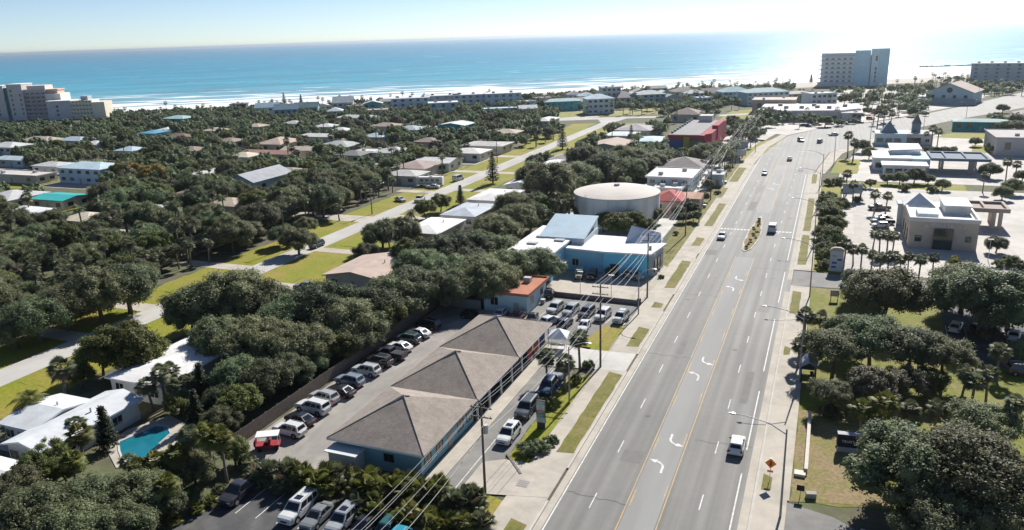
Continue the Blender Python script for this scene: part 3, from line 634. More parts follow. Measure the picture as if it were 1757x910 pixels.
    ('tan_roof_house', 'small tan-roofed house right of the bright teal house', 'the small tan-roofed house', -148.5, 356.3, 0, 13, 11, 3.4, 'hip', 1.5, (0.46, 0.38, 0.3), (0.55, 0.5, 0.43), 1, 2, 1, False),
    ('dark_beach_house', 'dark boxy beach house standing on the dune', 'the dark boxy beach house', -430.3, 488.2, 29, 12.2, 10, 5.1, 'flat', 0, (0.16, 0.14, 0.13), (0.16, 0.13, 0.12), 2, 3, 2, False),
    ('blue_beach_house', 'blue-grey gabled beach house left of two dark pines', 'the left blue-grey beach house', -375.1, 455.9, 29, 17.3, 14, 6.0, 'gable_x', 3, (0.22, 0.32, 0.38), (0.4, 0.5, 0.55), 2, 4, 2, False),
    ('blue_beach_house', 'slate-blue mansard beach house between the dark pines', 'the slate-blue mansard beach house', -344.7, 437.3, 29, 15.8, 12, 6.4, 'gable_x', 3.4, (0.14, 0.22, 0.28), (0.3, 0.4, 0.46), 2, 4, 2, False),
    ('green_beach_house', 'dark green-grey mansard beach house right of the dark pines', 'the dark green-grey beach house', -334.7, 446.0, 29, 15.8, 12, 6.8, 'gable_x', 3.4, (0.1, 0.17, 0.19), (0.34, 0.42, 0.44), 2, 4, 2, False),
    ('grey_beach_house', 'grey gabled beach house behind round trees', 'the grey gabled beach house', -334.4, 489.9, 29, 14.4, 14, 6.4, 'gable_x', 4, (0.34, 0.38, 0.4), (0.5, 0.54, 0.55), 2, 4, 2, False),
    ('teal_beach_house', 'long two-storey turquoise beach house', 'the long turquoise beach house', -169.6, 504.0, 29, 24.5, 12, 6.0, 'hip', 1.6, (0.34, 0.46, 0.48), (0.05, 0.38, 0.42), 2, 6, 2, False),
    ('teal_beach_house', 'long low teal building behind the hedge of trees', 'the long low teal building', -200.8, 471.2, 29, 31.7, 11, 4.2, 'flat', 0, (0.42, 0.52, 0.54), (0.06, 0.34, 0.38), 1, 8, 2, False),
    ('blue_beach_house', 'tall pale blue three-storey beach house', 'the tall pale blue beach house', -138.4, 485.8, 29, 17.3, 14, 9.3, 'hip', 2.6, (0.46, 0.56, 0.62), (0.54, 0.62, 0.66), 3, 5, 2, False),
    ('white_beach_house', 'white blocky tower house on the beach', 'the white blocky tower house', -144.3, 534.8, 29, 13.0, 12, 12.8, 'flat', 0, (0.56, 0.56, 0.55), (0.56, 0.58, 0.58), 4, 4, 2, False),
    ('grey_beach_house', 'beach house with broad grey-brown roof', 'the broad grey-brown beach roof', -135.1, 534.7, 29, 18.7, 16, 6.0, 'hip', 4, (0.3, 0.28, 0.27), (0.46, 0.46, 0.45), 2, 4, 2, False),
    ('blue_beach_house', 'small pale blue beach house left of the tall one', 'the small pale blue beach house', -162.2, 538.0, 29, 11.5, 12, 6.8, 'hip', 2.6, (0.4, 0.5, 0.54), (0.48, 0.58, 0.6), 2, 3, 2, False),
    ('teal_beach_house', 'green-grey beach house right of the broad grey roof', 'the green-grey beach house', -118.3, 541.9, 29, 20.2, 14, 7.6, 'hip', 2.4, (0.44, 0.48, 0.48), (0.3, 0.44, 0.46), 3, 5, 2, False),
    ('brown_beach_house', 'brown-roofed beach house among trees', 'the brown-roofed beach house', -102.5, 586.9, 29, 17.3, 14, 6.0, 'hip', 3, (0.26, 0.22, 0.2), (0.55, 0.5, 0.43), 2, 4, 2, False),
    ('dark_roof_house', 'dark-roofed beach house with white dormer', 'the dark-roofed beach house', -81.3, 586.1, 29, 17.3, 14, 5.1, 'gable_x', 3, (0.17, 0.15, 0.15), (0.55, 0.5, 0.43), 2, 4, 2, False),
    ('teal_beach_house', 'pale teal hipped beach condo left of the hotel', 'the pale teal hipped condo', -63.3, 561.5, 29, 20.2, 14, 7.6, 'hip', 3, (0.3, 0.44, 0.48), (0.42, 0.56, 0.58), 3, 6, 2, False),
    ('teal_beach_house', 'wide grey-teal condo row left of the hotel', 'the wide grey-teal condo row', -42.9, 551.0, 29, 28.8, 16, 8.1, 'hip', 2.4, (0.34, 0.44, 0.46), (0.44, 0.56, 0.58), 3, 8, 2, False),
    ('tan_beach_house', 'tan low building in front of the hotel', 'the tan low building by the hotel', -24.4, 569.3, 29, 25.9, 14, 5.5, 'hip', 1.4, (0.44, 0.38, 0.34), (0.48, 0.46, 0.42), 2, 6, 2, False),
    ('white_beach_house', 'pale boxy building left of the tall hotel', 'the pale boxy building by the hotel', -7.9, 553.6, 29, 17.3, 14, 6.8, 'flat', 0, (0.54, 0.58, 0.6), (0.52, 0.58, 0.6), 2, 5, 2, False),
    ('tan_box_store', 'tan flat-roofed box building behind the white store', 'the tan box building', -32, 500, 0, 24, 22, 7.5, 'flat', 0, (0.52, 0.42, 0.34), (0.46, 0.36, 0.29), 1, 3, 2, False),
    ('teal_long_house', 'long teal building with pale green roof beside the bend', 'the long teal building by the bend', 65, 418, -4, 22, 10, 4, 'hip', 1.0, (0.34, 0.44, 0.42), (0.02, 0.26, 0.28), 1, 5, 2, False),
    ('grey_store', 'wide grey-roofed building behind tall hedges at the right edge', 'the wide grey-roofed building at the right edge', 73.5, 349, 0, 30, 26, 6.5, 'flat', 0, (0.4, 0.38, 0.36), (0.44, 0.42, 0.4), 1, 4, 2, False),
    ('brown_roof_house', 'brown house at the right edge beyond the bend', 'the brown house at the right edge', 94, 452, 0, 18, 16, 4, 'hip', 3, (0.3, 0.26, 0.24), (0.55, 0.5, 0.43), 1, 3, 2, False),
    ('white_beach_house', 'small white beach cottage just left of the grey gabled beach house', 'the small white beach cottage', -342.9, 476.8, 29, 10.6, 9.5, 5.1, 'gable_y', 1.7, (0.56, 0.56, 0.55), (0.62, 0.62, 0.6), 2, 3, 1, False),
    ('tan_beach_house', 'small tan beach cottage just right of the grey gabled beach house', 'the small tan beach cottage', -320.1, 485.3, 29, 11.4, 10.4, 4.4, 'flat', 1.6, (0.36, 0.28, 0.23), (0.5, 0.42, 0.34), 2, 3, 1, False),
    ('teal_beach_house', 'small teal beach cottage just right of the grey gabled beach house', 'the small teal beach cottage', -300.0, 475.5, 29, 13.0, 8.9, 6.8, 'gable_y', 1.9, (0.48, 0.52, 0.52), (0.1, 0.36, 0.38), 2, 3, 1, False),
    ('grey_beach_house', 'small grey beach cottage just right of the grey gabled beach house', 'the small grey beach cottage', -311.3, 516.6, 29, 13.4, 10.7, 5.0, 'gable_x', 1.8, (0.3, 0.3, 0.31), (0.42, 0.43, 0.43), 2, 3, 1, False),
    ('pale_blue_beach_house', 'small pale blue beach cottage just left of the small pale blue beach house', 'the small pale blue beach cottage', -191.7, 497.7, 29, 9.2, 10.0, 6.4, 'flat', 2.0, (0.52, 0.55, 0.57), (0.46, 0.58, 0.66), 2, 3, 1, False),
    ('cream_beach_house', 'small cream beach cottage just left of the small pale blue beach house', 'the small cream beach cottage', -197.1, 541.8, 29, 12.1, 8.8, 5.2, 'flat', 2.0, (0.46, 0.4, 0.34), (0.64, 0.57, 0.44), 2, 3, 1, False),
    ('cream_beach_house', 'other small cream beach cottage left of the other small pale blue beach house', 'the small cream beach cottage', -163.7, 518.0, 29, 13.7, 10.4, 4.5, 'gable_x', 2.4, (0.46, 0.4, 0.34), (0.64, 0.57, 0.44), 2, 3, 1, False),
    ('white_beach_house', 'small white beach cottage just left of the brown-roofed beach house', 'the small white beach cottage', -128.8, 537.7, 29, 9.5, 8.8, 6.7, 'gable_y', 2.6, (0.56, 0.56, 0.55), (0.62, 0.62, 0.6), 2, 3, 1, False),
    ('tan_beach_house', 'small tan beach cottage just left of the brown-roofed beach house', 'the small tan beach cottage', -131.6, 572.6, 29, 13.6, 10.3, 6.6, 'gable_y', 2.4, (0.36, 0.28, 0.23), (0.5, 0.42, 0.34), 2, 3, 1, False),
    ('teal_beach_house', 'small teal beach cottage just left of the brown-roofed beach house', 'the small teal beach cottage', -119.6, 598.8, 29, 10.1, 10.6, 4.1, 'gable_y', 1.5, (0.48, 0.52, 0.52), (0.1, 0.36, 0.38), 2, 3, 1, False),
    ('grey_beach_house', 'small grey beach cottage just left of the brown-roofed beach house', 'the small grey beach cottage', -103.6, 543.7, 29, 13.1, 8.6, 4.6, 'gable_y', 2.5, (0.3, 0.3, 0.31), (0.42, 0.43, 0.43), 2, 3, 1, False),
    ('pale_blue_beach_house', 'small pale blue beach cottage just right of the brown-roofed beach house', 'the small pale blue beach cottage', -91.8, 573.3, 29, 13.9, 10.3, 5.6, 'hip', 2.2, (0.52, 0.55, 0.57), (0.46, 0.58, 0.66), 2, 3, 1, False),
    ('pale_blue_beach_house', 'small pale blue beach cottage just right of the small pale blue beach cottage', 'the small pale blue beach cottage', -80.6, 535.0, 29, 9.5, 10.1, 5.6, 'flat', 1.6, (0.52, 0.55, 0.57), (0.46, 0.58, 0.66), 2, 3, 1, False),
    ('cream_beach_house', 'small cream beach cottage just right of the dark-roofed beach house', 'the small cream beach cottage', -72.1, 566.7, 29, 9.0, 8.4, 5.2, 'flat', 2.2, (0.46, 0.4, 0.34), (0.64, 0.57, 0.44), 2, 3, 1, False),
    ('white_beach_house', 'small white beach cottage just right of the dark-roofed beach house', 'the small white beach cottage', -54.5, 564.1, 29, 11.3, 9.9, 5.2, 'flat', 2.5, (0.56, 0.56, 0.55), (0.62, 0.62, 0.6), 2, 3, 1, False),
    ('tan_beach_house', 'small tan beach cottage just left of the tan low building by the hotel', 'the small tan beach cottage', -34.6, 569.7, 29, 9.1, 10.5, 4.1, 'gable_x', 2.0, (0.36, 0.28, 0.23), (0.5, 0.42, 0.34), 2, 3, 1, False),
    ('teal_beach_house', 'small teal beach cottage just right of the small teal beach cottage', 'the small teal beach cottage', -75.8, 600.6, 29, 13.3, 10.1, 6.9, 'flat', 2.1, (0.48, 0.52, 0.52), (0.1, 0.36, 0.38), 2, 3, 1, False),
    ('grey_beach_house', 'small grey beach cottage just right of the small teal beach cottage', 'the small grey beach cottage', -134.0, 646.4, 29, 13.8, 9.1, 4.2, 'gable_x', 1.9, (0.3, 0.3, 0.31), (0.42, 0.43, 0.43), 2, 3, 1, False),
    ('grey_beach_house', 'small grey beach cottage just right of the small cream beach cottage', 'the small grey beach cottage', -176.8, 555.2, 29, 10.2, 9.3, 6.4, 'hip', 2.5, (0.3, 0.3, 0.31), (0.42, 0.43, 0.43), 2, 3, 1, False),
    ('pale_blue_beach_house', 'small pale blue beach cottage just right of the dark green-grey beach house', 'the small pale blue beach cottage', -303.7, 434.6, 29, 9.2, 10.1, 5.7, 'hip', 2.2, (0.52, 0.55, 0.57), (0.46, 0.58, 0.66), 2, 3, 1, False),
    ('cream_beach_house', 'small cream beach cottage just right of the small teal beach cottage', 'the small cream beach cottage', -275.0, 441.0, 29, 11.9, 10.4, 5.9, 'flat', 2.3, (0.46, 0.4, 0.34), (0.64, 0.57, 0.44), 2, 3, 1, False),
    ('white_beach_house', 'small white beach cottage just left of the small pale blue beach cottage', 'the small white beach cottage', -178.9, 464.1, 29, 11.1, 9.6, 4.9, 'gable_x', 1.9, (0.56, 0.56, 0.55), (0.62, 0.62, 0.6), 2, 3, 1, False),
]
CONDOS = [
    ('pale blue three-storey condo block left of the white condo row', 'the pale blue condo block', -279.7, 493.2, 27.0, 16, 9.3, 3, 5, (0.48, 0.57, 0.62), (0.56, 0.58, 0.6), 29),
    ('white condo wing behind dark trees on the beach', 'the white condo wing', -265.2, 513.4, 25.5, 14, 9.3, 3, 4, (0.46, 0.46, 0.46), (0.62, 0.62, 0.62), 29),
    ('pale blue two-tier beach building with white roof edges', 'the two-tier blue building', -244.5, 475.1, 19.5, 12, 7.6, 2, 3, (0.38, 0.54, 0.6), (0.64, 0.66, 0.66), 29),
    ('long white three-storey condo row with rooftop units', 'the long white condo row', -243.9, 523.1, 30.0, 14, 9.3, 3, 6, (0.54, 0.58, 0.6), (0.62, 0.62, 0.62), 29),
    ('pale blue end block of the long white condo row', 'the end block of the condo row', -219.8, 520.9, 25.5, 14, 10.2, 3, 5, (0.5, 0.57, 0.62), (0.64, 0.65, 0.65), 29),
    ('long grey-blue condo slab with rooftop units at the far right edge', 'the far right condo slab', 165, 745, 120, 18, 15, 5, 16, (0.42, 0.5, 0.52), (0.5, 0.52, 0.52), -12),
]
PLANTS = [
 ('oak',10.3,80.4,1.12,1.12),('oak',15.7,80.0,1.24,1.24),('oak',18.2,75.4,0.87,0.87),('oak',12.0,73.9,0.78,0.78),('parkoak',19.4,94.9,0.73,0.73),('parkoak',3.1,111.3,0.86,0.86),
 ('parkoak',8.2,115.4,0.99,0.99),('parkoak',12.9,113.7,0.96,0.96),('parkoak',17.2,112.8,0.83,0.83),('parkoak',5.0,122.1,0.71,0.71),('oak',10.9,136.8,1.22,1.22),('oak',7.8,147.2,0.79,0.79),
 ('oak',25.1,135.8,1.42,1.42),('oak',23.8,146.5,1.12,1.12),('oak',29.6,139.5,0.97,0.97),('bronzetree',8.1,103.3,0.85,0.85),('bronzetree',12.2,106.9,0.73,0.73),('parkoak',2.8,100.3,0.52,0.52),
 ('greentree',14.8,108.6,0.64,0.64),('palm',-1.1,122.7,1.04,1.04,0),('palm',1.1,125.3,1.01,1.01,3),('palm',-1.6,113.8,0.89,0.89,3),('yellowpalm',9.0,95.3,0.98,0.98,1),('palm',14.8,98.1,0.89,0.89,3),
 ('palm',19.5,104.2,1.0,1.0,0),('palm',21.5,105.9,0.92,0.92,1),('palm',24.8,118.8,0.98,0.98,3),('palm',22.5,96.7,0.84,0.84,2),('palm',18.5,105.5,0.89,0.89,1),('yellowpalm',6.4,94.2,0.85,0.85,1),
 ('oak',29.1,125.1,0.48,0.48),('palm',11.8,97.4,0.85,0.85,3),('shrub',3.0,99.1,0.89,0.89),('shrub',5.0,91.6,0.62,0.62),('shrub',26.5,135.0,1.1,1.1),('shrub',19.0,107.5,0.68,0.68),
 ('palm',5.0,169.7,0.99,0.99,0),('palm',6.9,171.6,0.86,0.86,3),('palm',8.3,169.0,0.88,0.88,0),('palm',10.3,168.7,0.84,0.84,3),('palm',11.7,166.1,0.89,0.89,3),('palm',13.1,164.4,0.88,0.88,0),
 ('palm',14.7,169.1,0.84,0.84,3),('palm',15.6,167.4,0.76,0.76,3),('palm',17.0,168.1,0.76,0.76,0),('palm',18.1,159.7,0.9,0.9,1),('palm',20.9,163.8,0.8,0.8,1),('palmetto',26.2,176.6,0.98,0.98),
 ('palm',12.3,180.8,0.96,0.96,0),('palm',14.0,183.8,0.98,0.98,3),('palm',14.9,181.4,0.89,0.89,0),('palm',11.3,187.3,0.86,0.86,3),('palm',13.0,224.8,1.02,1.02,0),('palm',15.6,223.3,1.0,1.0,0),
 ('oak',35.9,189.8,0.47,0.47),('shrub',36.9,180.0,1.21,1.21),('shrub',38.3,177.5,1.05,1.05),('shrub',34.7,178.4,0.85,0.85),('palm',6.2,247.9,1.03,1.03,1),('palm',7.9,238.9,1.0,1.0,0),
 ('palm',9.9,241.1,0.91,0.91,3),('bronzetree',13.2,260.6,0.42,0.42),('oak',18.5,268.3,0.44,0.44),('oak',21.9,268.1,0.48,0.48),('oak',26.2,271.3,0.58,0.58),('oak',30.1,270.7,0.41,0.41),
 ('oak',33.0,261.0,0.46,0.46),('shrub',22.5,258.1,1.15,1.15),('shrub',30.0,257.5,1.03,1.03),('oak',49.1,285.6,0.63,0.63),('palm',50.8,269.8,1.04,1.04,2),('palm',54.6,276.8,0.97,0.97,1),
 ('oak',51.0,259.0,0.56,0.56),('oak',46.9,250.3,0.46,0.46),('oak',57.0,279.7,0.5,0.5),('palm',43.6,260.7,0.84,0.84,1),('palm',37.3,340.8,1.23,1.23,2),('palm',40.4,349.1,1.13,1.13,1),
 ('oak',87.0,496.6,0.59,0.59),('oak',55.2,359.6,0.44,0.44),('palm',7.4,323.7,1.33,1.33,1),('palm',9.1,315.5,1.3,1.3,0),('oak',12.7,335.3,0.6,0.6),('oak',14.7,319.1,0.53,0.53),
 ('palm',21.5,417.2,1.37,1.37,1),('palm',24.6,424.5,1.39,1.39,0),('palm',20.3,433.7,1.27,1.27,0),('palm',28.6,438.0,1.28,1.28,3),('oak',77.6,406.5,0.72,0.72),('oak',73.8,410.0,0.64,0.64),
 ('oak',70.4,424.7,0.46,0.46),('palm',37.5,361.3,0.91,0.91,0),('shrub',4.7,233.6,1.17,1.17),('shrub',5.7,230.3,1.06,1.06),('shrub',8.9,238.0,0.98,0.98),('shrub',4.2,265.1,1.32,1.32),
 ('shrub',1.6,263.1,1.21,1.21),('shrub',6.7,252.3,1.04,1.04),('shrub',1.3,168.0,1.09,1.01),('shrub',2.2,173.5,1.15,1.49),('shrub',0.7,176.2,0.86,0.94),('shrub',1.1,179.0,0.86,0.84),
 ('shrub',1.5,181.8,1.23,1.27),('shrub',1.2,184.5,1.41,1.6),('shrub',2.7,187.2,1.63,2.0),('shrub',2.7,190.0,1.37,1.58),('shrub',0.6,192.8,1.54,1.6),('shrub',1.9,195.5,1.32,1.63),
 ('shrub',1.5,198.2,1.57,1.59),('shrub',3.0,201.0,1.37,1.3),('shrub',1.7,203.8,1.52,1.59),('shrub',2.0,206.5,1.25,1.26),('shrub',1.4,209.2,1.36,1.72),('shrub',2.9,212.0,1.73,1.97),
 ('shrub',2.0,214.8,1.2,1.5),('shrub',2.0,217.5,1.74,2.0),('shrub',0.8,220.2,1.69,1.75),('shrub',2.1,223.0,1.78,1.63),('shrub',1.8,225.8,1.36,1.68),('shrub',2.7,228.5,1.48,1.43),
 ('shrub',0.6,231.2,1.46,1.49),('shrub',1.0,234.0,1.65,1.53),('shrub',0.9,236.8,1.59,1.6),('greentree',2.2,190,0.62,0.558),('greentree',2.6,199,0.7,0.63),('greentree',2.0,210,0.72,0.648),
 ('greentree',2.8,221,0.6,0.54),('shrub',36.1,345.7,0.89,0.89),('shrub',37.1,344.3,0.88,0.88),('shrub',38.0,342.9,0.88,0.88),('shrub',39.5,346.3,0.89,0.89),('shrub',40.4,344.8,0.88,0.88),
 ('shrub',41.4,343.4,0.88,0.88),('shrub',42.8,346.8,0.88,0.88),('shrub',43.8,345.4,0.88,0.88),('shrub',44.7,344.0,0.87,0.87),('shrub',46.2,347.4,0.88,0.88),('oak',59.5,348.8,0.42,0.42),
 ('oak',59.6,341.2,0.41,0.41),('oak',62.3,349.3,0.42,0.42),('oak',62.4,341.6,0.41,0.41),('oak',65.1,349.7,0.42,0.42),('oak',65.1,342.1,0.41,0.41),('oak',67.9,350.2,0.42,0.42),
 ('oak',67.9,342.5,0.41,0.41),('oak',70.7,350.6,0.42,0.42),('palmetto',-58.0,62.2,1.15,1.44),('palmetto',-55.2,61.8,1.17,1.46),('palmetto',-52.5,62.0,1.19,1.49),('palmetto',-49.9,62.0,1.22,1.52),
 ('palmetto',-48.5,63.7,1.2,1.5),('palmetto',-45.7,62.6,1.17,1.46),('palmetto',-44.5,64.1,1.22,1.52),('palmetto',-41.7,62.9,1.19,1.49),('palmetto',-40.3,64.6,1.2,1.5),('palmetto',-37.9,63.9,1.14,1.42),
 ('palmetto',-36.6,65.2,1.12,1.4),('palmetto',-34.4,64.6,1.06,1.33),('palmetto',-32.8,64.8,0.99,1.24),('palmetto',-41.9,59.8,0.98,1.23),('palmetto',-38.2,59.7,1.03,1.29),('palmetto',-35.1,60.3,1.02,1.27),
 ('palmetto',-32.3,60.7,1.01,1.26),('palmetto',-30.9,62.0,0.88,1.1),('palmetto',-49.3,59.7,0.83,1.04),('palmetto',-44.8,59.7,0.88,1.1),('palmetto',-61.0,54.4,0.61,0.61),('palmetto',-60.6,56.0,0.59,0.59),
 ('palmetto',-61.3,58.4,0.48,0.48),('palmetto',-62.2,51.6,0.68,0.68),('palmetto',-62.6,50.0,0.59,0.59),('palmetto',-61.9,64.1,0.74,0.74),('yellowpalm',-68.6,56.2,0.79,0.79,1),('palmetto',-71.5,57.2,0.82,0.82),
 ('palmetto',-70.8,59.7,0.73,0.73),('yellowpalm',-62.1,52.0,0.73,0.73,0),('yellowpalm',-69.6,55.2,0.72,0.72,1),('palm',-72.6,56.4,0.73,0.73,3),('palm',-32.2,102.8,1.04,1.04,0),('palm',-35.5,97.2,1.01,1.01,3),
 ('palm',-32.4,95.8,1.03,1.03,3),('shrub',-31.3,104.3,0.63,0.63),('shrub',-31.4,98.7,0.65,0.65),('shrub',-32.9,90.2,0.71,0.71),('shrub',-31.0,77.5,0.84,0.84),('shrub',-30.0,78.7,0.76,0.76),
 ('shrub',-29.2,80.8,0.6,0.6),('palm',-51.3,160.1,0.64,0.64,1),('palm',-46.7,161.9,0.53,0.53,1),('shrub',-40.0,150.8,0.94,0.94),('shrub',-29.8,151.6,0.43,0.43),('shrub',-31.7,156.6,0.44,0.44),
 ('oak',-70.9,43.2,0.92,0.92),('oak',-68.8,47.7,0.79,0.79),('oak',-65.3,50.8,0.69,0.69),('oak',-79.9,47.2,0.65,0.65),('oak',-66.4,43.7,0.8,0.8),('oak',-63.1,46.5,0.65,0.65),
 ('oak',-63.3,52.2,0.46,0.46),('greentree',-82.6,52.0,0.63,0.63),('greentree',-85.8,56.2,0.5,0.5),('greentree',-79.9,53.5,0.55,0.55),('yellowpalm',-81.3,56.9,0.94,0.94,1),('yellowpalm',-63.9,60.1,0.93,0.93,0),
 ('yellowpalm',-62.0,60.1,0.89,0.89,0),('yellowpalm',-66.3,57.7,0.89,0.89,1),('norfolkpine',-82.4,61.4,0.74,0.74,1),('palm',-84.2,74.5,0.99,0.99,0),('palm',-81.4,74.5,0.89,0.89,3),('palm',-100.2,69.5,1.27,1.27,3),
 ('featherpalm',-97.8,62.5,1.21,1.21,0),('greentree',-102.4,73.9,0.51,0.51),('norfolkpine',-79.7,75.3,0.79,0.79,1),('norfolkpine',-75.9,70.1,0.66,0.66,1),('greentree',-63.9,63.7,0.49,0.49),('palm',-66.3,59.8,0.92,0.92,1),
 ('greentree',-98.3,79.0,1.36,1.22),('greentree',-96.5,81.4,0.85,0.85),('greentree',-102.8,78.2,0.85,0.85),('greentree',-80.4,71.5,0.47,0.47),('yellowpalm',-77.9,53.0,0.8,0.8,1),('oak',-65.3,58.6,0.5,0.5),
 ('oak',-66.5,56.2,0.43,0.43),('palm',-85.0,71.2,1.0,1.0,3),('palm',-83.6,72.2,1.0,1.1,0),('palm',-81.0,72.6,0.95,1.0,3),('palm',-86.2,60.5,0.9,0.8,3),('oak',-63.6,121.0,0.95,1.0),
 ('oak',-58.4,125.5,0.8,0.85),('oak',-67,128,1.0,1.0),('oak',-61,131,0.9,0.95),('oak',-100.9,97.6,1.14,1.14),('oak',-96.4,100.7,1.25,1.25),('oak',-90.7,102.3,1.15,1.15),
 ('oak',-81.3,98.2,1.09,1.09),('oak',-77.7,101.4,1.15,1.15),('oak',-71.4,100.6,1.03,1.03),('oak',-71.0,108.2,1.04,1.04),('greentree',-68.8,106.3,0.92,0.92),('oak',-70.0,113.7,1.06,1.06),
 ('oak',-70.0,116.4,1.07,1.07),('oak',-69.9,118.4,1.03,1.03),('oak',-57.3,126.3,1.02,1.02),('oak',-56.9,137.2,0.98,0.98),('oak',-52.4,140.2,0.88,0.88),('oak',-87.5,88.4,0.95,0.95),
 ('oak',-80.7,87.3,1.01,1.01),('oak',-76.2,88.6,0.92,0.92),('oak',-72.5,90.8,0.84,0.84),('greentree',-68.7,93.9,0.75,0.75),('oak',-68.7,95.9,0.69,0.69),('oak',-68.7,101.4,0.71,0.71),
 ('oak',-102.1,96.4,0.76,0.76),('oak',-76.0,79.0,0.78,0.78),('oak',-71.7,79.6,0.77,0.77),('oak',-71.1,83.7,0.63,0.63),('greentree',-70.8,72.8,0.72,0.72),('oak',-75.1,74.1,0.52,0.52),
 ('oak',-70.4,68.9,0.49,0.49),('norfolkpine',-79.3,80.2,0.73,0.73,1),('oak',-70.4,87.9,0.49,0.49),('oak',-75.2,131.8,0.99,0.99),('oak',-75.2,142.2,1.05,1.05),('oak',-71.5,147.7,1.07,1.07),
 ('greentree',-71.4,152.0,1.07,1.07),('oak',-71.5,162.3,1.02,1.02),('oak',-71.1,176.4,0.96,0.96),('oak',-66.0,134.5,0.98,0.98),('oak',-64.6,149.4,0.95,0.95),('greentree',-70.5,183.0,1.06,1.06),
 ('greentree',-71.3,196.5,0.94,0.94),('oak',-79.7,193.7,0.9,0.9),('oak',-76.1,215.3,1.45,1.45),('oak',-72.2,229.1,1.35,1.35),('oak',-88.8,234.2,1.06,1.06),('greentree',-47.2,183.0,0.85,0.85),
 ('greentree',-44.7,188.0,0.79,0.79),('oak',-50.8,188.2,0.56,0.56),('greentree',-66.2,201.6,0.76,0.76),('greentree',-40.5,186.1,0.61,0.61),('oak',-46.2,201.1,0.44,0.44),('oak',-57.1,196.4,0.53,0.53),
 ('greentree',-59.5,194.7,0.73,0.73),('greentree',-51.8,186.2,0.69,0.69),('oak',-41.5,199.0,0.49,0.49),('greentree',-45.4,184.8,0.61,0.61),('palm',-67.5,110.8,1.08,1.08,0),('oak',-68.3,120.6,0.59,0.59),
 ('yellowpalm',-77.0,127.6,0.83,0.83,1),('oak',-68.9,129.6,0.86,0.86),('oak',-98.2,154.7,0.91,0.91),('oak',-95.5,159.9,0.93,0.93),('oak',-96.2,144.3,0.57,0.57),('featherpalm',-103.2,178.0,0.91,0.91,1),
 ('greentree',-104.4,188.4,0.77,0.77),('norfolkpine',-107.3,243.1,1.01,1.01,0),('norfolkpine',-109.8,327.1,1.0,1.0,0),('norfolkpine',-82.9,344.7,0.81,0.81,0),('norfolkpine',-103.0,208.2,0.75,0.75,1),('greentree',-104.5,197.7,0.72,0.72),
 ('norfolkpine',-87.1,373.1,0.49,0.49,1),('oak',-122.8,101.8,1.24,1.24),('oak',-124.2,96.5,1.21,1.21),('oak',-126.0,91.0,1.08,1.08),('oak',-126.0,85.3,1.04,1.04),('oak',-127.3,81.7,0.83,0.83),
 ('palm',-149.9,103.3,1.1,1.1,1),('palm',-148.0,108.0,1.13,1.13,0),('palm',-212.8,142.0,1.15,1.15,2),('palm',-220.3,154.6,1.22,1.22,1),('goldtree',-243.5,212.7,1.12,1.12),('goldtree',-221.1,202.5,1.29,1.29),
 ('palm',-127.9,179.9,0.99,0.99,3),('norfolkpine',-424.5,536.0,0.94,0.94,0),('norfolkpine',-422.8,556.3,0.87,0.87,1),('norfolkpine',-18.7,764.7,0.91,0.91,1),('oak',-116.9,146.6,0.78,0.78),('oak',-125.7,152.2,0.68,0.68),
 ('oak',-127.1,163.7,0.57,0.57),('oak',-83.3,271.5,1.19,1.19),('oak',-73.3,267.1,1.08,1.08),('oak',-65.1,272.6,1.17,1.17),('oak',-59.5,279.3,0.91,0.91),('oak',-74.7,293.7,0.84,0.84),
 ('oak',-43.7,295.6,0.94,0.94),('oak',-41.4,309.9,0.85,0.85),('palm',-34.9,212.3,0.7,0.7,0),('oak',-38.9,292.6,0.48,0.48),('bronzetree',-51.0,246.3,0.57,0.57),('oak',-33.9,211.4,0.45,0.45),
 ('oak',-36.5,208.4,0.39,0.39),('oak',-33.4,228.8,0.42,0.42),('oak',-34.6,248.6,0.38,0.38),('shrub',-35.8,270.7,0.83,0.83),('palm',-30.1,202.3,0.67,0.67,3),('oak',-34.1,201.0,0.35,0.35),
 ('oak',-31.7,203.1,0.35,0.35),('shrub',-33.5,188.1,0.52,0.52),('shrub',-30.5,241.4,0.64,0.64),('shrub',-15.6,178.5,0.25,0.25),('palmetto',-15.7,180.6,0.32,0.25),('palmetto',-15.6,182.7,0.24,0.25),
 ('shrub',-15.3,184.8,0.28,0.25),('palmetto',-15.5,186.9,0.26,0.25),('palmetto',-14.4,189.0,0.25,0.25),('shrub',-15.1,191.1,0.33,0.25),('palmetto',-15.3,193.2,0.31,0.25),('palmetto',-14.8,195.3,0.34,0.25),
 ('shrub',-15.6,197.4,0.28,0.25),('palmetto',-16.0,199.5,0.23,0.25),('palmetto',-15.0,201.6,0.26,0.25),('shrub',-15.0,203.7,0.26,0.25),('palmetto',-15.3,205.8,0.32,0.25),('palmetto',-15.3,207.9,0.3,0.25),
 ('shrub',-15.5,210.0,0.28,0.25),('oak',-138.2,86.2,0.97,1.1),('oak',-139.5,158.6,1.11,1.11),('greentree',-60.7,142.9,0.98,0.94),('oak',-134.7,143.9,0.99,1.03),('oak',-155.6,119.8,0.94,0.8),
 ('greentree',-83.7,142.6,0.97,0.98),('oak',-134.6,181.7,1.01,1.14),('oak',-173.4,136.9,0.99,0.85),('oak',-143.6,151.1,0.93,0.95),('oak',-171.6,152.2,1.02,1.15),('oak',-142.9,175.9,1.01,0.93),
 ('oak',-135.1,96.2,0.74,0.73),('oak',-204.6,138.0,1.09,0.99),('oak',-140.6,91.4,0.74,0.7),('oak',-197.8,127.3,1.03,0.91),('oak',-149.9,94.9,0.77,0.87),('oak',-59.4,247.7,1.11,1.2),
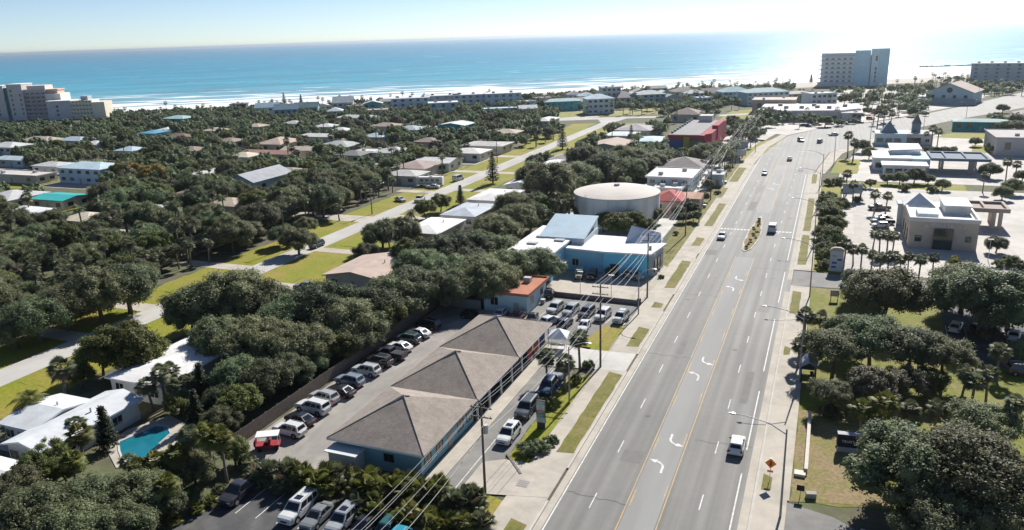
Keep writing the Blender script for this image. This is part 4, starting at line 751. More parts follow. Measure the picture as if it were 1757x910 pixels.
 ('oak',-146.8,182.5,1.02,0.99),('oak',-134.7,115.2,0.76,0.7),('oak',-164.4,115.0,0.86,0.83),('greentree',-145.8,131.2,1.06,1.04),('oak',-163.7,103.4,0.83,0.94),('oak',-133.7,103.0,0.72,0.7),
 ('oak',-68.7,248.3,1.1,1.19),('greentree',-169.7,126.2,1.13,1.24),('oak',-140.2,126.2,0.8,0.68),('greentree',-154.8,97.9,0.97,0.94),('oak',-151.3,146.3,0.88,0.87),('oak',-145.3,123.6,0.79,0.75),
 ('oak',-179.2,119.7,0.89,0.85),('greentree',-139.9,115.8,0.94,0.93),('oak',-171.7,117.2,0.86,0.91),('oak',-153.1,136.9,0.85,0.83),('oak',-195.0,194.9,1.13,1.08),('oak',-179.8,152.7,0.96,0.98),
 ('oak',-157.9,129.7,0.82,0.74),('oak',-146.1,98.6,0.71,0.67),('oak',-141.5,103.0,0.69,0.77),('greentree',-156.1,178.6,1.18,1.1),('oak',-133.8,109.4,0.68,0.6),('bronzetree',-134.8,150.6,0.99,0.92),
 ('oak',-141.3,167.6,0.85,0.81),('oak',-179.4,189.2,1.01,1.06),('oak',-75.9,246.1,0.99,0.89),('oak',-150.4,153.2,0.82,0.85),('bronzetree',-157.9,103.6,0.9,1.0),('oak',-57.9,270.2,1.05,0.9),
 ('oak',-182.5,127.4,0.84,0.93),('greentree',-152.8,126.1,0.93,1.03),('oak',-148.7,219.1,0.99,1.05),('oak',-175.4,175.2,0.92,1.02),('oak',-186.3,121.7,0.83,0.77),('oak',-145.5,163.6,0.81,0.74),
 ('oak',-76.0,201.7,0.79,0.79),('greentree',-221.1,143.6,1.21,1.22),('oak',-161.7,220.4,1.0,0.87),('oak',-158.1,211.7,0.96,0.98),('oak',-180.2,114.1,0.78,0.83),('bronzetree',-178.5,146.3,1.03,1.12),
 ('oak',-200.4,219.3,1.06,1.19),('greentree',-141.5,204.4,1.11,1.02),('oak',-140.3,184.4,0.82,0.72),('greentree',-166.6,213.5,1.2,1.08),('oak',-164.7,132.8,0.75,0.77),('greentree',-196.7,180.8,1.17,1.11),
 ('oak',-157.8,160.8,0.79,0.87),('oak',-213.3,175.4,0.96,1.09),('oak',-200.6,169.2,0.91,1.05),('oak',-76.0,185.2,0.7,0.69),('oak',-57.7,263.0,0.93,0.91),('oak',-140.9,142.1,0.69,0.6),
 ('oak',-136.9,194.3,0.82,0.84),('greentree',-66.7,255.0,1.13,1.01),('oak',-195.1,214.1,0.99,0.86),('oak',-150.8,208.8,0.88,0.82),('oak',-168.7,158.0,0.77,0.67),('greentree',-216.3,186.2,1.2,1.16),
 ('oak',-164.6,145.3,0.73,0.67),('oak',-75.5,206.9,0.73,0.63),('oak',-159.4,199.4,0.84,0.92),('greentree',-144.7,212.3,1.06,1.06),('oak',-160.2,184.0,0.8,0.89),('oak',-142.8,198.5,0.8,0.81),
 ('oak',-202.1,176.3,0.88,0.85),('oak',-178.3,195.8,0.87,0.82),('oak',-153.2,198.0,0.82,0.78),('oak',-192.0,175.5,0.84,0.86),('oak',-190.4,125.5,0.74,0.7),('oak',-161.7,164.2,0.73,0.76),
 ('greentree',-78.6,232.3,0.98,0.95),('oak',-211.5,190.8,0.9,0.87),('oak',-142.0,218.1,0.83,0.84),('oak',-203.3,201.7,0.9,0.79),('bronzetree',-206.1,194.8,1.11,0.96),('oak',-149.5,192.9,0.75,0.72),
 ('oak',-79.9,253.1,0.81,0.9),('oak',-192.6,133.1,0.71,0.68),('oak',-168.8,165.4,0.72,0.64),('oak',-163.9,228.1,0.84,0.72),('oak',-198.1,144.5,0.73,0.8),('oak',-85.0,282.0,0.87,0.99),
 ('oak',-183.4,177.0,0.75,0.74),('oak',-57.8,285.2,0.86,0.79),('greentree',-240.3,156.6,1.05,1.16),('oak',-232.6,150.0,0.81,0.81),('oak',-187.2,133.4,0.67,0.73),('oak',-75.0,237.0,0.71,0.75),
 ('oak',-68.9,285.0,0.84,0.79),('oak',-200.2,162.7,0.74,0.79),('oak',-190.3,138.2,0.67,0.69),('oak',-167.3,239.8,0.83,0.89),('greentree',-202.0,208.7,1.03,0.88),('oak',-157.7,189.7,0.68,0.66),
 ('oak',-216.2,140.5,0.7,0.74),('oak',-166.7,203.3,0.71,0.67),('oak',-227.6,190.0,0.8,0.72),('oak',-204.6,151.3,0.68,0.62),('oak',-154.7,230.9,0.74,0.76),('oak',-161.3,206.2,0.69,0.78),
 ('greentree',-151.4,269.6,1.01,1.14),('greentree',-60.2,255.2,0.86,0.83),('greentree',-202.0,236.6,1.01,0.89),('oak',-201.7,189.1,0.72,0.78),('oak',-78.6,263.8,0.71,0.73),('greentree',-66.8,261.8,0.88,0.95),
 ('oak',-221.4,183.1,0.74,0.75),('oak',-153.9,251.9,0.76,0.86),('bronzetree',-155.6,241.0,0.92,0.82),('oak',-231.8,219.4,0.81,0.73),('greentree',-145.1,231.3,0.87,0.8),('oak',-159.3,235.5,0.72,0.74),
 ('greentree',-174.7,235.5,0.93,0.98),('bronzetree',-237.9,206.8,1.0,1.05),('oak',-154.6,224.2,0.68,0.7),('oak',-225.5,195.8,0.75,0.82),('oak',-237.0,214.0,0.8,0.8),('oak',-207.0,171.8,0.67,0.64),
 ('greentree',-227.8,224.6,0.99,1.01),('oak',-216.2,230.6,0.78,0.67),('oak',-63.2,295.7,0.74,0.68),('greentree',-252.4,216.9,1.02,1.06),('oak',-102.7,272.5,0.7,0.74),('oak',-74.4,279.5,0.7,0.68),
 ('oak',-202.4,242.3,0.76,0.66),('oak',-221.9,192.5,0.7,0.73),('oak',-214.8,195.3,0.69,0.78),('oak',-234.0,201.8,0.73,0.73),('greentree',-153.8,278.3,0.93,0.88),('oak',-199.1,231.9,0.71,0.67),
 ('greentree',-206.7,282.3,1.02,0.92),('oak',-34.5,316.7,0.72,0.72),('oak',-56.8,294.5,0.67,0.62),('oak',-230.5,197.2,0.68,0.61),('oak',-148.7,288.8,0.72,0.72),('oak',-261.5,172.5,0.69,0.66),
 ('greentree',-181.0,240.4,0.83,0.86),('oak',-172.4,246.0,0.66,0.63),('oak',-180.4,256.2,0.68,0.64),('oak',-171.9,327.4,0.79,0.71),('oak',-158.0,332.9,0.78,0.67),('bronzetree',-231.0,250.1,0.9,0.93),
 ('oak',-180.9,246.4,0.65,0.62),('greentree',-268.0,248.0,0.97,0.94),('greentree',-207.0,235.9,0.83,0.72),('greentree',-232.6,231.2,0.86,0.99),('greentree',-94.9,315.6,0.87,0.97),('oak',-203.9,310.7,0.78,0.82),
 ('oak',-88.9,291.7,0.63,0.67),('oak',-193.6,243.3,0.65,0.72),('oak',-158.2,276.5,0.66,0.69),('oak',-226.7,208.9,0.64,0.58),('oak',-287.7,187.7,0.71,0.78),('oak',-154.0,283.0,0.66,0.58),
 ('oak',-243.1,281.9,0.77,0.67),('oak',-285.4,266.8,0.8,0.88),('greentree',-188.5,252.7,0.81,0.7),('greentree',-231.0,207.5,0.79,0.82),('oak',-281.1,184.4,0.68,0.76),('bronzetree',-163.4,308.4,0.88,0.8),
 ('oak',-257.9,302.0,0.79,0.78),('greentree',-202.8,338.7,0.99,1.11),('bronzetree',-188.1,300.9,0.89,0.82),('oak',-156.7,264.8,0.61,0.66),('oak',-206.6,244.5,0.63,0.71),('oak',-275.4,291.7,0.79,0.9),
 ('oak',-82.7,291.2,0.6,0.67),('oak',-166.7,358.2,0.78,0.75),('oak',-230.9,333.2,0.79,0.74),('oak',-216.0,211.7,0.59,0.57),('oak',-140.9,365.4,0.76,0.65),('oak',-222.8,210.5,0.59,0.64),
 ('oak',-254.8,269.9,0.71,0.74),('oak',-154.7,340.3,0.72,0.7),('oak',-200.5,227.6,0.58,0.62),('bronzetree',-240.5,313.0,0.95,0.88),('oak',-40.4,302.9,0.58,0.6),('greentree',-261.0,318.7,0.98,0.9),
 ('oak',-175.2,304.3,0.66,0.61),('greentree',-166.6,297.4,0.81,0.73),('oak',-163.7,289.0,0.63,0.69),('greentree',-219.5,326.0,0.93,0.93),('oak',-287.5,277.4,0.75,0.68),('oak',-128.9,363.2,0.72,0.63),
 ('oak',-249.6,275.3,0.69,0.59),('oak',-240.5,265.8,0.67,0.73),('oak',-329.2,237.8,0.76,0.74),('oak',-175.9,248.7,0.56,0.58),('oak',-167.2,390.8,0.79,0.82),('oak',-227.5,229.7,0.6,0.58),
 ('bronzetree',-40.6,368.7,0.86,0.74),('greentree',-323.9,212.6,0.89,0.86),('oak',-265.5,174.4,0.58,0.55),('bronzetree',-45.7,411.4,0.95,0.98),('oak',-315.7,247.3,0.73,0.78),('bronzetree',-165.9,377.7,0.94,0.87),
 ('greentree',-138.2,324.2,0.81,0.91),('oak',-321.1,253.2,0.74,0.8),('oak',-301.2,281.4,0.75,0.74),('oak',-207.8,290.6,0.64,0.68),('greentree',-205.6,223.4,0.69,0.71),('oak',-279.0,244.8,0.67,0.76),
 ('oak',-190.3,261.8,0.58,0.57),('oak',-228.3,341.8,0.74,0.74),('greentree',-149.6,299.1,0.75,0.69),('greentree',-219.1,342.6,0.9,0.83),('greentree',-173.6,410.1,0.98,1.1),('greentree',-71.9,302.2,0.68,0.64),
 ('bronzetree',-235.8,397.5,1.01,1.0),('bronzetree',-200.4,382.6,0.94,0.99),('greentree',-230.0,203.5,0.67,0.67),('bronzetree',-306.2,302.3,0.93,0.89),('greentree',-168.0,249.5,0.65,0.68),('greentree',-2.3,423.2,0.91,0.79),
 ('greentree',-290.1,316.8,0.91,1.02),('greentree',-248.5,209.3,0.69,0.62),('greentree',-52.1,303.3,0.65,0.73),('bronzetree',-146.1,282.4,0.67,0.65),('bronzetree',-138.9,277.1,0.65,0.66),('greentree',-331.0,266.6,0.88,0.84),
 ('greentree',-156.1,270.6,0.64,0.56),('greentree',-362.2,260.9,0.91,0.78),('greentree',-187.4,244.3,0.62,0.65),('greentree',-42.9,400.1,0.81,0.8),('bronzetree',-168.1,368.9,0.82,0.86),('greentree',-32.7,413.7,0.83,0.78),
 ('greentree',-227.5,410.8,0.94,0.88),('greentree',-277.2,314.2,0.84,0.89),('greentree',-155.0,261.5,0.61,0.64),('greentree',-210.3,455.4,1.0,1.09),('greentree',-75.7,303.9,0.62,0.57),('greentree',-244.5,238.8,0.67,0.63),
 ('greentree',-371.8,326.1,0.97,0.84),('greentree',-187.4,259.0,0.62,0.66),('bronzetree',-182.0,413.2,0.88,0.85),('greentree',-351.1,307.1,0.9,0.92),('greentree',-396.7,340.4,1.01,0.87),('greentree',-36.8,313.3,0.61,0.57),
 ('greentree',-226.7,238.7,0.63,0.7),('bronzetree',-38.0,362.2,0.69,0.71),('greentree',-244.4,450.2,0.98,1.02),('greentree',-299.9,307.6,0.82,0.87),('greentree',-294.8,252.6,0.73,0.68),('greentree',-250.3,212.7,0.62,0.56),
 ('greentree',-98.8,320.2,0.63,0.72),('bronzetree',-220.7,424.3,0.89,0.95),('bronzetree',-84.9,463.1,0.88,0.96),('bronzetree',-225.4,217.0,0.58,0.5),('greentree',-35.1,444.1,0.83,0.85),('greentree',-240.6,203.3,0.59,0.51),
 ('greentree',-342.5,300.5,0.85,0.91),('greentree',-389.3,257.8,0.87,0.98),('greentree',-327.4,258.9,0.77,0.79),('greentree',-217.4,247.9,0.61,0.55),('greentree',-316.8,295.3,0.8,0.81),('bronzetree',-188.7,426.8,0.86,0.85),
 ('greentree',-99.0,371.5,0.7,0.76),('greentree',-359.2,274.0,0.82,0.93),('greentree',-416.0,312.8,0.95,1.05),('greentree',-250.1,289.4,0.69,0.66),('bronzetree',-36.3,309.9,0.57,0.62),('greentree',-345.4,270.3,0.79,0.73),
 ('greentree',-166.5,337.3,0.68,0.7),('bronzetree',-440.9,333.7,1.0,0.9),('greentree',-293.2,266.6,0.72,0.76),('greentree',-341.2,225.2,0.74,0.7),('bronzetree',-244.2,436.5,0.9,1.01),('bronzetree',-155.6,446.3,0.85,0.86),
 ('bronzetree',-250.7,380.4,0.82,0.93),('greentree',-253.2,252.4,0.64,0.59),('greentree',-430.1,300.2,0.94,1.01),('greentree',-63.6,300.0,0.55,0.58),('greentree',-163.6,252.1,0.53,0.49),('greentree',-151.4,273.9,0.55,0.63),
 ('greentree',7.8,539.7,0.95,1.01),('bronzetree',-369.8,347.5,0.9,0.85),('greentree',-285.2,403.5,0.87,0.99),('bronzetree',-202.0,250.6,0.57,0.57),('bronzetree',-260.1,442.9,0.9,1.01),('bronzetree',-434.9,388.8,1.02,1.07),
 ('greentree',-226.0,200.1,0.53,0.56),('bronzetree',-336.1,407.4,0.91,1.0),('greentree',-196.1,310.7,0.63,0.6),('greentree',-233.6,481.6,0.92,0.99),('greentree',-233.3,416.0,0.82,0.81),('bronzetree',-337.9,252.2,0.72,0.82),
 ('greentree',-211.4,551.1,1.01,1.1),('bronzetree',-257.8,378.4,0.79,0.9),('bronzetree',-240.4,403.7,0.8,0.84),('bronzetree',83.6,441.3,0.77,0.77),('greentree',46.1,553.8,0.95,0.94),('greentree',-383.3,316.8,0.84,0.73),
 ('greentree',-361.9,325.3,0.83,0.73),('greentree',-288.3,420.0,0.86,0.96),('bronzetree',-275.6,393.8,0.81,0.78),('bronzetree',-70.6,463.9,0.79,0.67),('greentree',-221.5,258.3,0.57,0.51),('greentree',-390.2,357.9,0.88,0.79),
 ('greentree',-406.9,361.9,0.9,0.85),('palm',-133.1,85.1,0.99,0.93),('palm',-138.5,101.4,1.05,0.87),('palm',-92.1,148.3,1.06,1.06),('palm',-145.2,105.8,1.06,1.09),('palm',-65.9,142.1,0.92,0.81),
 ('palm',-74.6,166.9,1.07,1.01),('palm',-144.8,108.0,1.05,1.04),('palm',-154.5,105.9,1.07,0.93),('palm',-64.4,144.8,0.9,1.0),('palm',-142.5,120.9,1.05,1.01),('palm',-138.1,98.7,0.96,0.84),
 ('palm',-71.5,167.6,1.02,0.87),('palm',-143.6,117.8,1.04,1.15),('palm',-140.3,97.8,0.95,0.93),('palm',-139.5,110.7,0.98,0.79),('palm',-142.8,98.3,0.96,1.11),('palm',-146.0,92.4,0.95,1.1),
 ('palm',-137.1,90.0,0.9,0.81),('palm',-134.8,130.2,1.02,0.89),('palm',-141.9,135.0,1.05,0.85),('palm',-141.6,138.3,1.06,1.19),('palm',-65.9,185.0,1.05,1.08),('palm',-170.4,108.3,1.08,1.15),
 ('palm',-144.0,136.1,1.06,1.14),('palm',-136.3,120.6,0.96,1.02),('palm',-147.8,111.3,0.98,0.89),('palm',-154.3,101.9,0.98,0.8),('palm',-143.1,105.8,0.94,0.76),('palm',-75.6,170.6,0.98,0.82),
 ('palm',-150.0,110.4,0.97,0.95),('palm',-143.8,109.8,0.94,1.0),('palm',-140.8,147.7,1.05,1.23),('palm',-150.7,132.3,1.02,1.15),('palm',-146.4,305.4,1.08,0.96),('palm',-139.7,120.2,0.94,0.87),
 ('palm',-32.0,330.9,1.08,1.24),('palm',-172.7,120.9,1.06,1.08),('palm',-63.1,192.5,1.02,1.07),('palm',-69.5,202.2,1.07,1.28),('palm',-137.5,139.4,0.98,0.79),('palm',-63.5,190.0,1.0,0.84),
 ('palm',-88.7,144.0,0.84,0.68),('palm',-169.5,121.1,1.04,0.96),('palm',-92.9,154.5,0.89,1.01),('palm',-157.9,149.7,1.08,1.22),('palm',-133.4,134.3,0.93,0.77),('palm',-174.8,113.2,1.02,1.11),
 ('palm',-159.4,126.6,1.0,1.1),('palm',-193.9,291.0,1.08,0.97),('palm',-157.3,137.7,1.02,1.08),('palm',-144.5,160.0,1.05,1.23),('palm',-167.4,107.7,0.97,0.88),('palm',-143.5,100.6,0.85,0.71),
 ('palm',-154.9,123.6,0.96,0.88),('palm',-136.0,176.9,1.08,1.23),('palm',-76.9,152.2,0.82,0.95),('palm',-153.7,142.6,1.01,1.12),('palm',-64.7,188.3,0.96,0.91),('palm',-170.5,112.4,0.98,0.97),
 ('palm',-169.1,110.9,0.97,0.99),('palm',-167.3,136.9,1.04,0.99),('palm',-155.5,146.5,1.03,0.83),('palm',-76.8,197.9,1.02,0.85),('palm',-137.6,132.1,0.91,0.76),('palm',-78.6,159.0,0.85,0.89),
 ('palm',-176.9,126.6,1.04,0.97),('palm',-175.0,142.3,1.08,0.95),('palm',-223.9,244.0,1.08,1.15),('palm',-65.5,158.7,0.82,0.83),('palm',-73.2,199.5,1.01,0.88),('palm',-136.4,118.4,0.86,0.84),
 ('palm',-147.9,149.8,1.0,0.99),('palm',-251.7,224.5,1.08,1.09),('palm',-71.9,202.5,1.01,0.98),('palm',-136.6,128.2,0.88,0.97),('palm',-66.3,179.5,0.9,1.0),('palm',-231.8,236.8,1.08,1.02),
 ('palm',-74.6,191.6,0.95,1.11),('palm',-68.9,212.4,1.04,0.91),('palm',-141.4,107.1,0.82,0.82),('palm',-240.5,274.9,1.08,0.89),('palm',-65.0,195.4,0.95,0.89),('palm',-140.2,153.1,0.95,0.86),
 ('palm',-137.2,172.2,1.0,1.03),('palm',-171.5,110.6,0.93,1.03),('palm',-168.8,113.8,0.92,0.74),('palm',-131.5,338.3,1.08,1.04),('palm',-30.6,343.3,1.08,1.13),('palm',-159.8,114.8,0.89,1.05),
 ('palm',-149.7,329.5,1.08,1.27),('palm',-149.4,179.3,1.05,1.01),('palm',-169.7,141.4,0.99,1.11),('palm',-151.1,141.3,0.93,0.84),('palm',-174.8,297.6,1.08,1.14),('palm',-291.6,246.5,1.08,1.27),
 ('palm',-64.7,223.3,1.02,0.91),('palm',-212.6,267.2,1.08,1.29),('palm',-171.7,143.5,0.98,1.15),('palm',-60.4,239.5,1.08,1.29),('palm',-124.5,333.1,1.08,1.13),('palm',-156.3,134.6,0.9,0.74),
 ('palm',-182.9,149.9,1.03,1.22),('palm',-152.2,180.7,1.03,1.19),('palm',-154.8,114.6,0.83,0.99),('palm',-193.6,130.0,1.01,1.08),('palm',-62.9,238.2,1.06,1.13),('palm',-226.9,295.6,1.08,0.94),
 ('palm',-161.8,111.2,0.85,0.98),('palm',-204.8,260.1,1.08,1.04),('palm',-152.8,189.2,1.05,1.03),('palm',-152.7,184.2,1.03,1.05),('palm',-134.9,209.8,1.07,1.18),('palm',-213.8,274.0,1.08,0.93),
 ('palm',-175.5,167.8,1.04,0.85),('palm',-149.0,119.5,0.82,0.93),('palm',-157.3,194.8,1.07,0.97),('palm',-182.6,172.0,1.07,1.23),('palm',-139.4,134.0,0.82,0.68),('palm',-67.0,181.8,0.82,0.73),
 ('palm',-69.1,219.2,0.98,1.07),('palm',-141.9,191.5,1.01,1.11),('palm',-146.7,189.9,1.02,0.91),('palm',-91.6,343.9,1.08,1.13),('palm',-165.9,172.1,1.01,1.03),('palm',-123.3,353.6,1.08,1.24),
 ('palm',-293.5,193.4,1.08,1.09),('palm',-143.2,139.7,0.84,0.84),('palm',-226.1,317.8,1.08,1.27),('palm',-146.7,177.1,0.97,1.13),('palm',-261.3,310.9,1.08,1.21),('palm',-146.6,139.6,0.85,1.0),
 ('palm',-136.1,187.9,0.97,0.96),('palm',-197.3,317.9,1.08,1.12),('palm',-146.9,169.7,0.94,0.98),('palm',-135.2,202.7,1.02,1.08),('palm',-74.6,233.7,1.02,0.86),('palm',-32.8,358.8,1.08,1.16),
 ('palm',-233.5,302.8,1.08,1.11),('palm',-142.6,194.2,1.0,1.14),('palm',-140.8,172.3,0.91,0.86),('palm',-72.0,235.4,1.01,0.82),('palm',-156.2,363.3,1.08,1.13),('palm',-283.3,235.4,1.08,0.89),
 ('palm',-184.3,173.2,1.04,0.83),('palm',-289.4,236.6,1.08,1.29),('palm',-77.8,228.7,0.99,0.94),('palm',-152.8,202.6,1.04,1.19),('palm',-149.0,143.6,0.84,0.85),('palm',-152.8,129.8,0.82,0.76),
 ('palm',-152.5,131.4,0.82,0.82),('palm',-75.5,367.0,1.08,0.94),('palm',-200.5,375.3,1.08,1.17),('palm',-161.5,135.4,0.85,0.9),('palm',-296.0,238.3,1.08,1.04),('palm',-195.3,162.1,1.02,1.0),
 ('palm',-69.0,243.7,1.02,1.14),('palm',-302.3,244.9,1.08,1.25),('palm',-78.0,238.6,1.01,1.07),('palm',-58.4,231.7,0.96,0.85),('palm',-137.5,223.2,1.05,1.1),('palm',-169.6,161.4,0.94,1.12),
 ('palm',-191.0,386.3,1.08,0.93),('palm',-67.3,196.5,0.83,0.88),('palm',-162.9,168.3,0.93,0.93),('palm',-174.6,128.4,0.86,0.8),('palm',-65.0,239.0,0.98,1.16),('palm',-143.6,329.1,1.08,1.23),
 ('palm',-200.0,304.7,1.08,1.13),('palm',-167.3,154.8,0.9,0.78),('palm',-78.3,223.4,0.94,0.97),('palm',-160.9,354.4,1.08,1.21),('palm',-192.9,123.6,0.91,0.98),('palm',-179.0,185.0,1.02,0.95),
 ('palm',-134.1,189.4,0.91,0.94),('palm',-164.8,157.8,0.9,1.03),('palm',-70.5,252.4,1.03,0.99),('palm',-207.5,178.5,1.08,1.02),('palm',-69.1,207.9,0.86,0.91),('palm',-186.5,313.8,1.08,1.08),
 ('palm',-154.9,149.5,0.84,0.93),('palm',-160.9,403.0,1.08,0.95),('palm',-64.3,258.0,1.04,0.94),('palm',-60.7,237.1,0.96,0.86),('palm',-125.3,347.7,1.08,0.99),('palm',-145.9,339.5,1.08,1.11),
 ('palm',-150.3,170.1,0.88,0.74),('palm',-141.0,209.3,0.98,1.11),('palm',-303.5,264.0,1.08,1.02),('palm',-79.9,260.1,1.06,0.88),('palm',-178.7,167.2,0.95,1.1),('palm',-79.0,409.0,1.08,1.21),
 ('palm',-172.9,185.4,0.98,1.04),('palm',-196.6,171.2,1.01,1.21),('palm',-68.1,206.2,0.84,0.75),('palm',-316.2,279.5,1.08,1.01),('palm',-131.5,349.9,1.08,1.23),
]
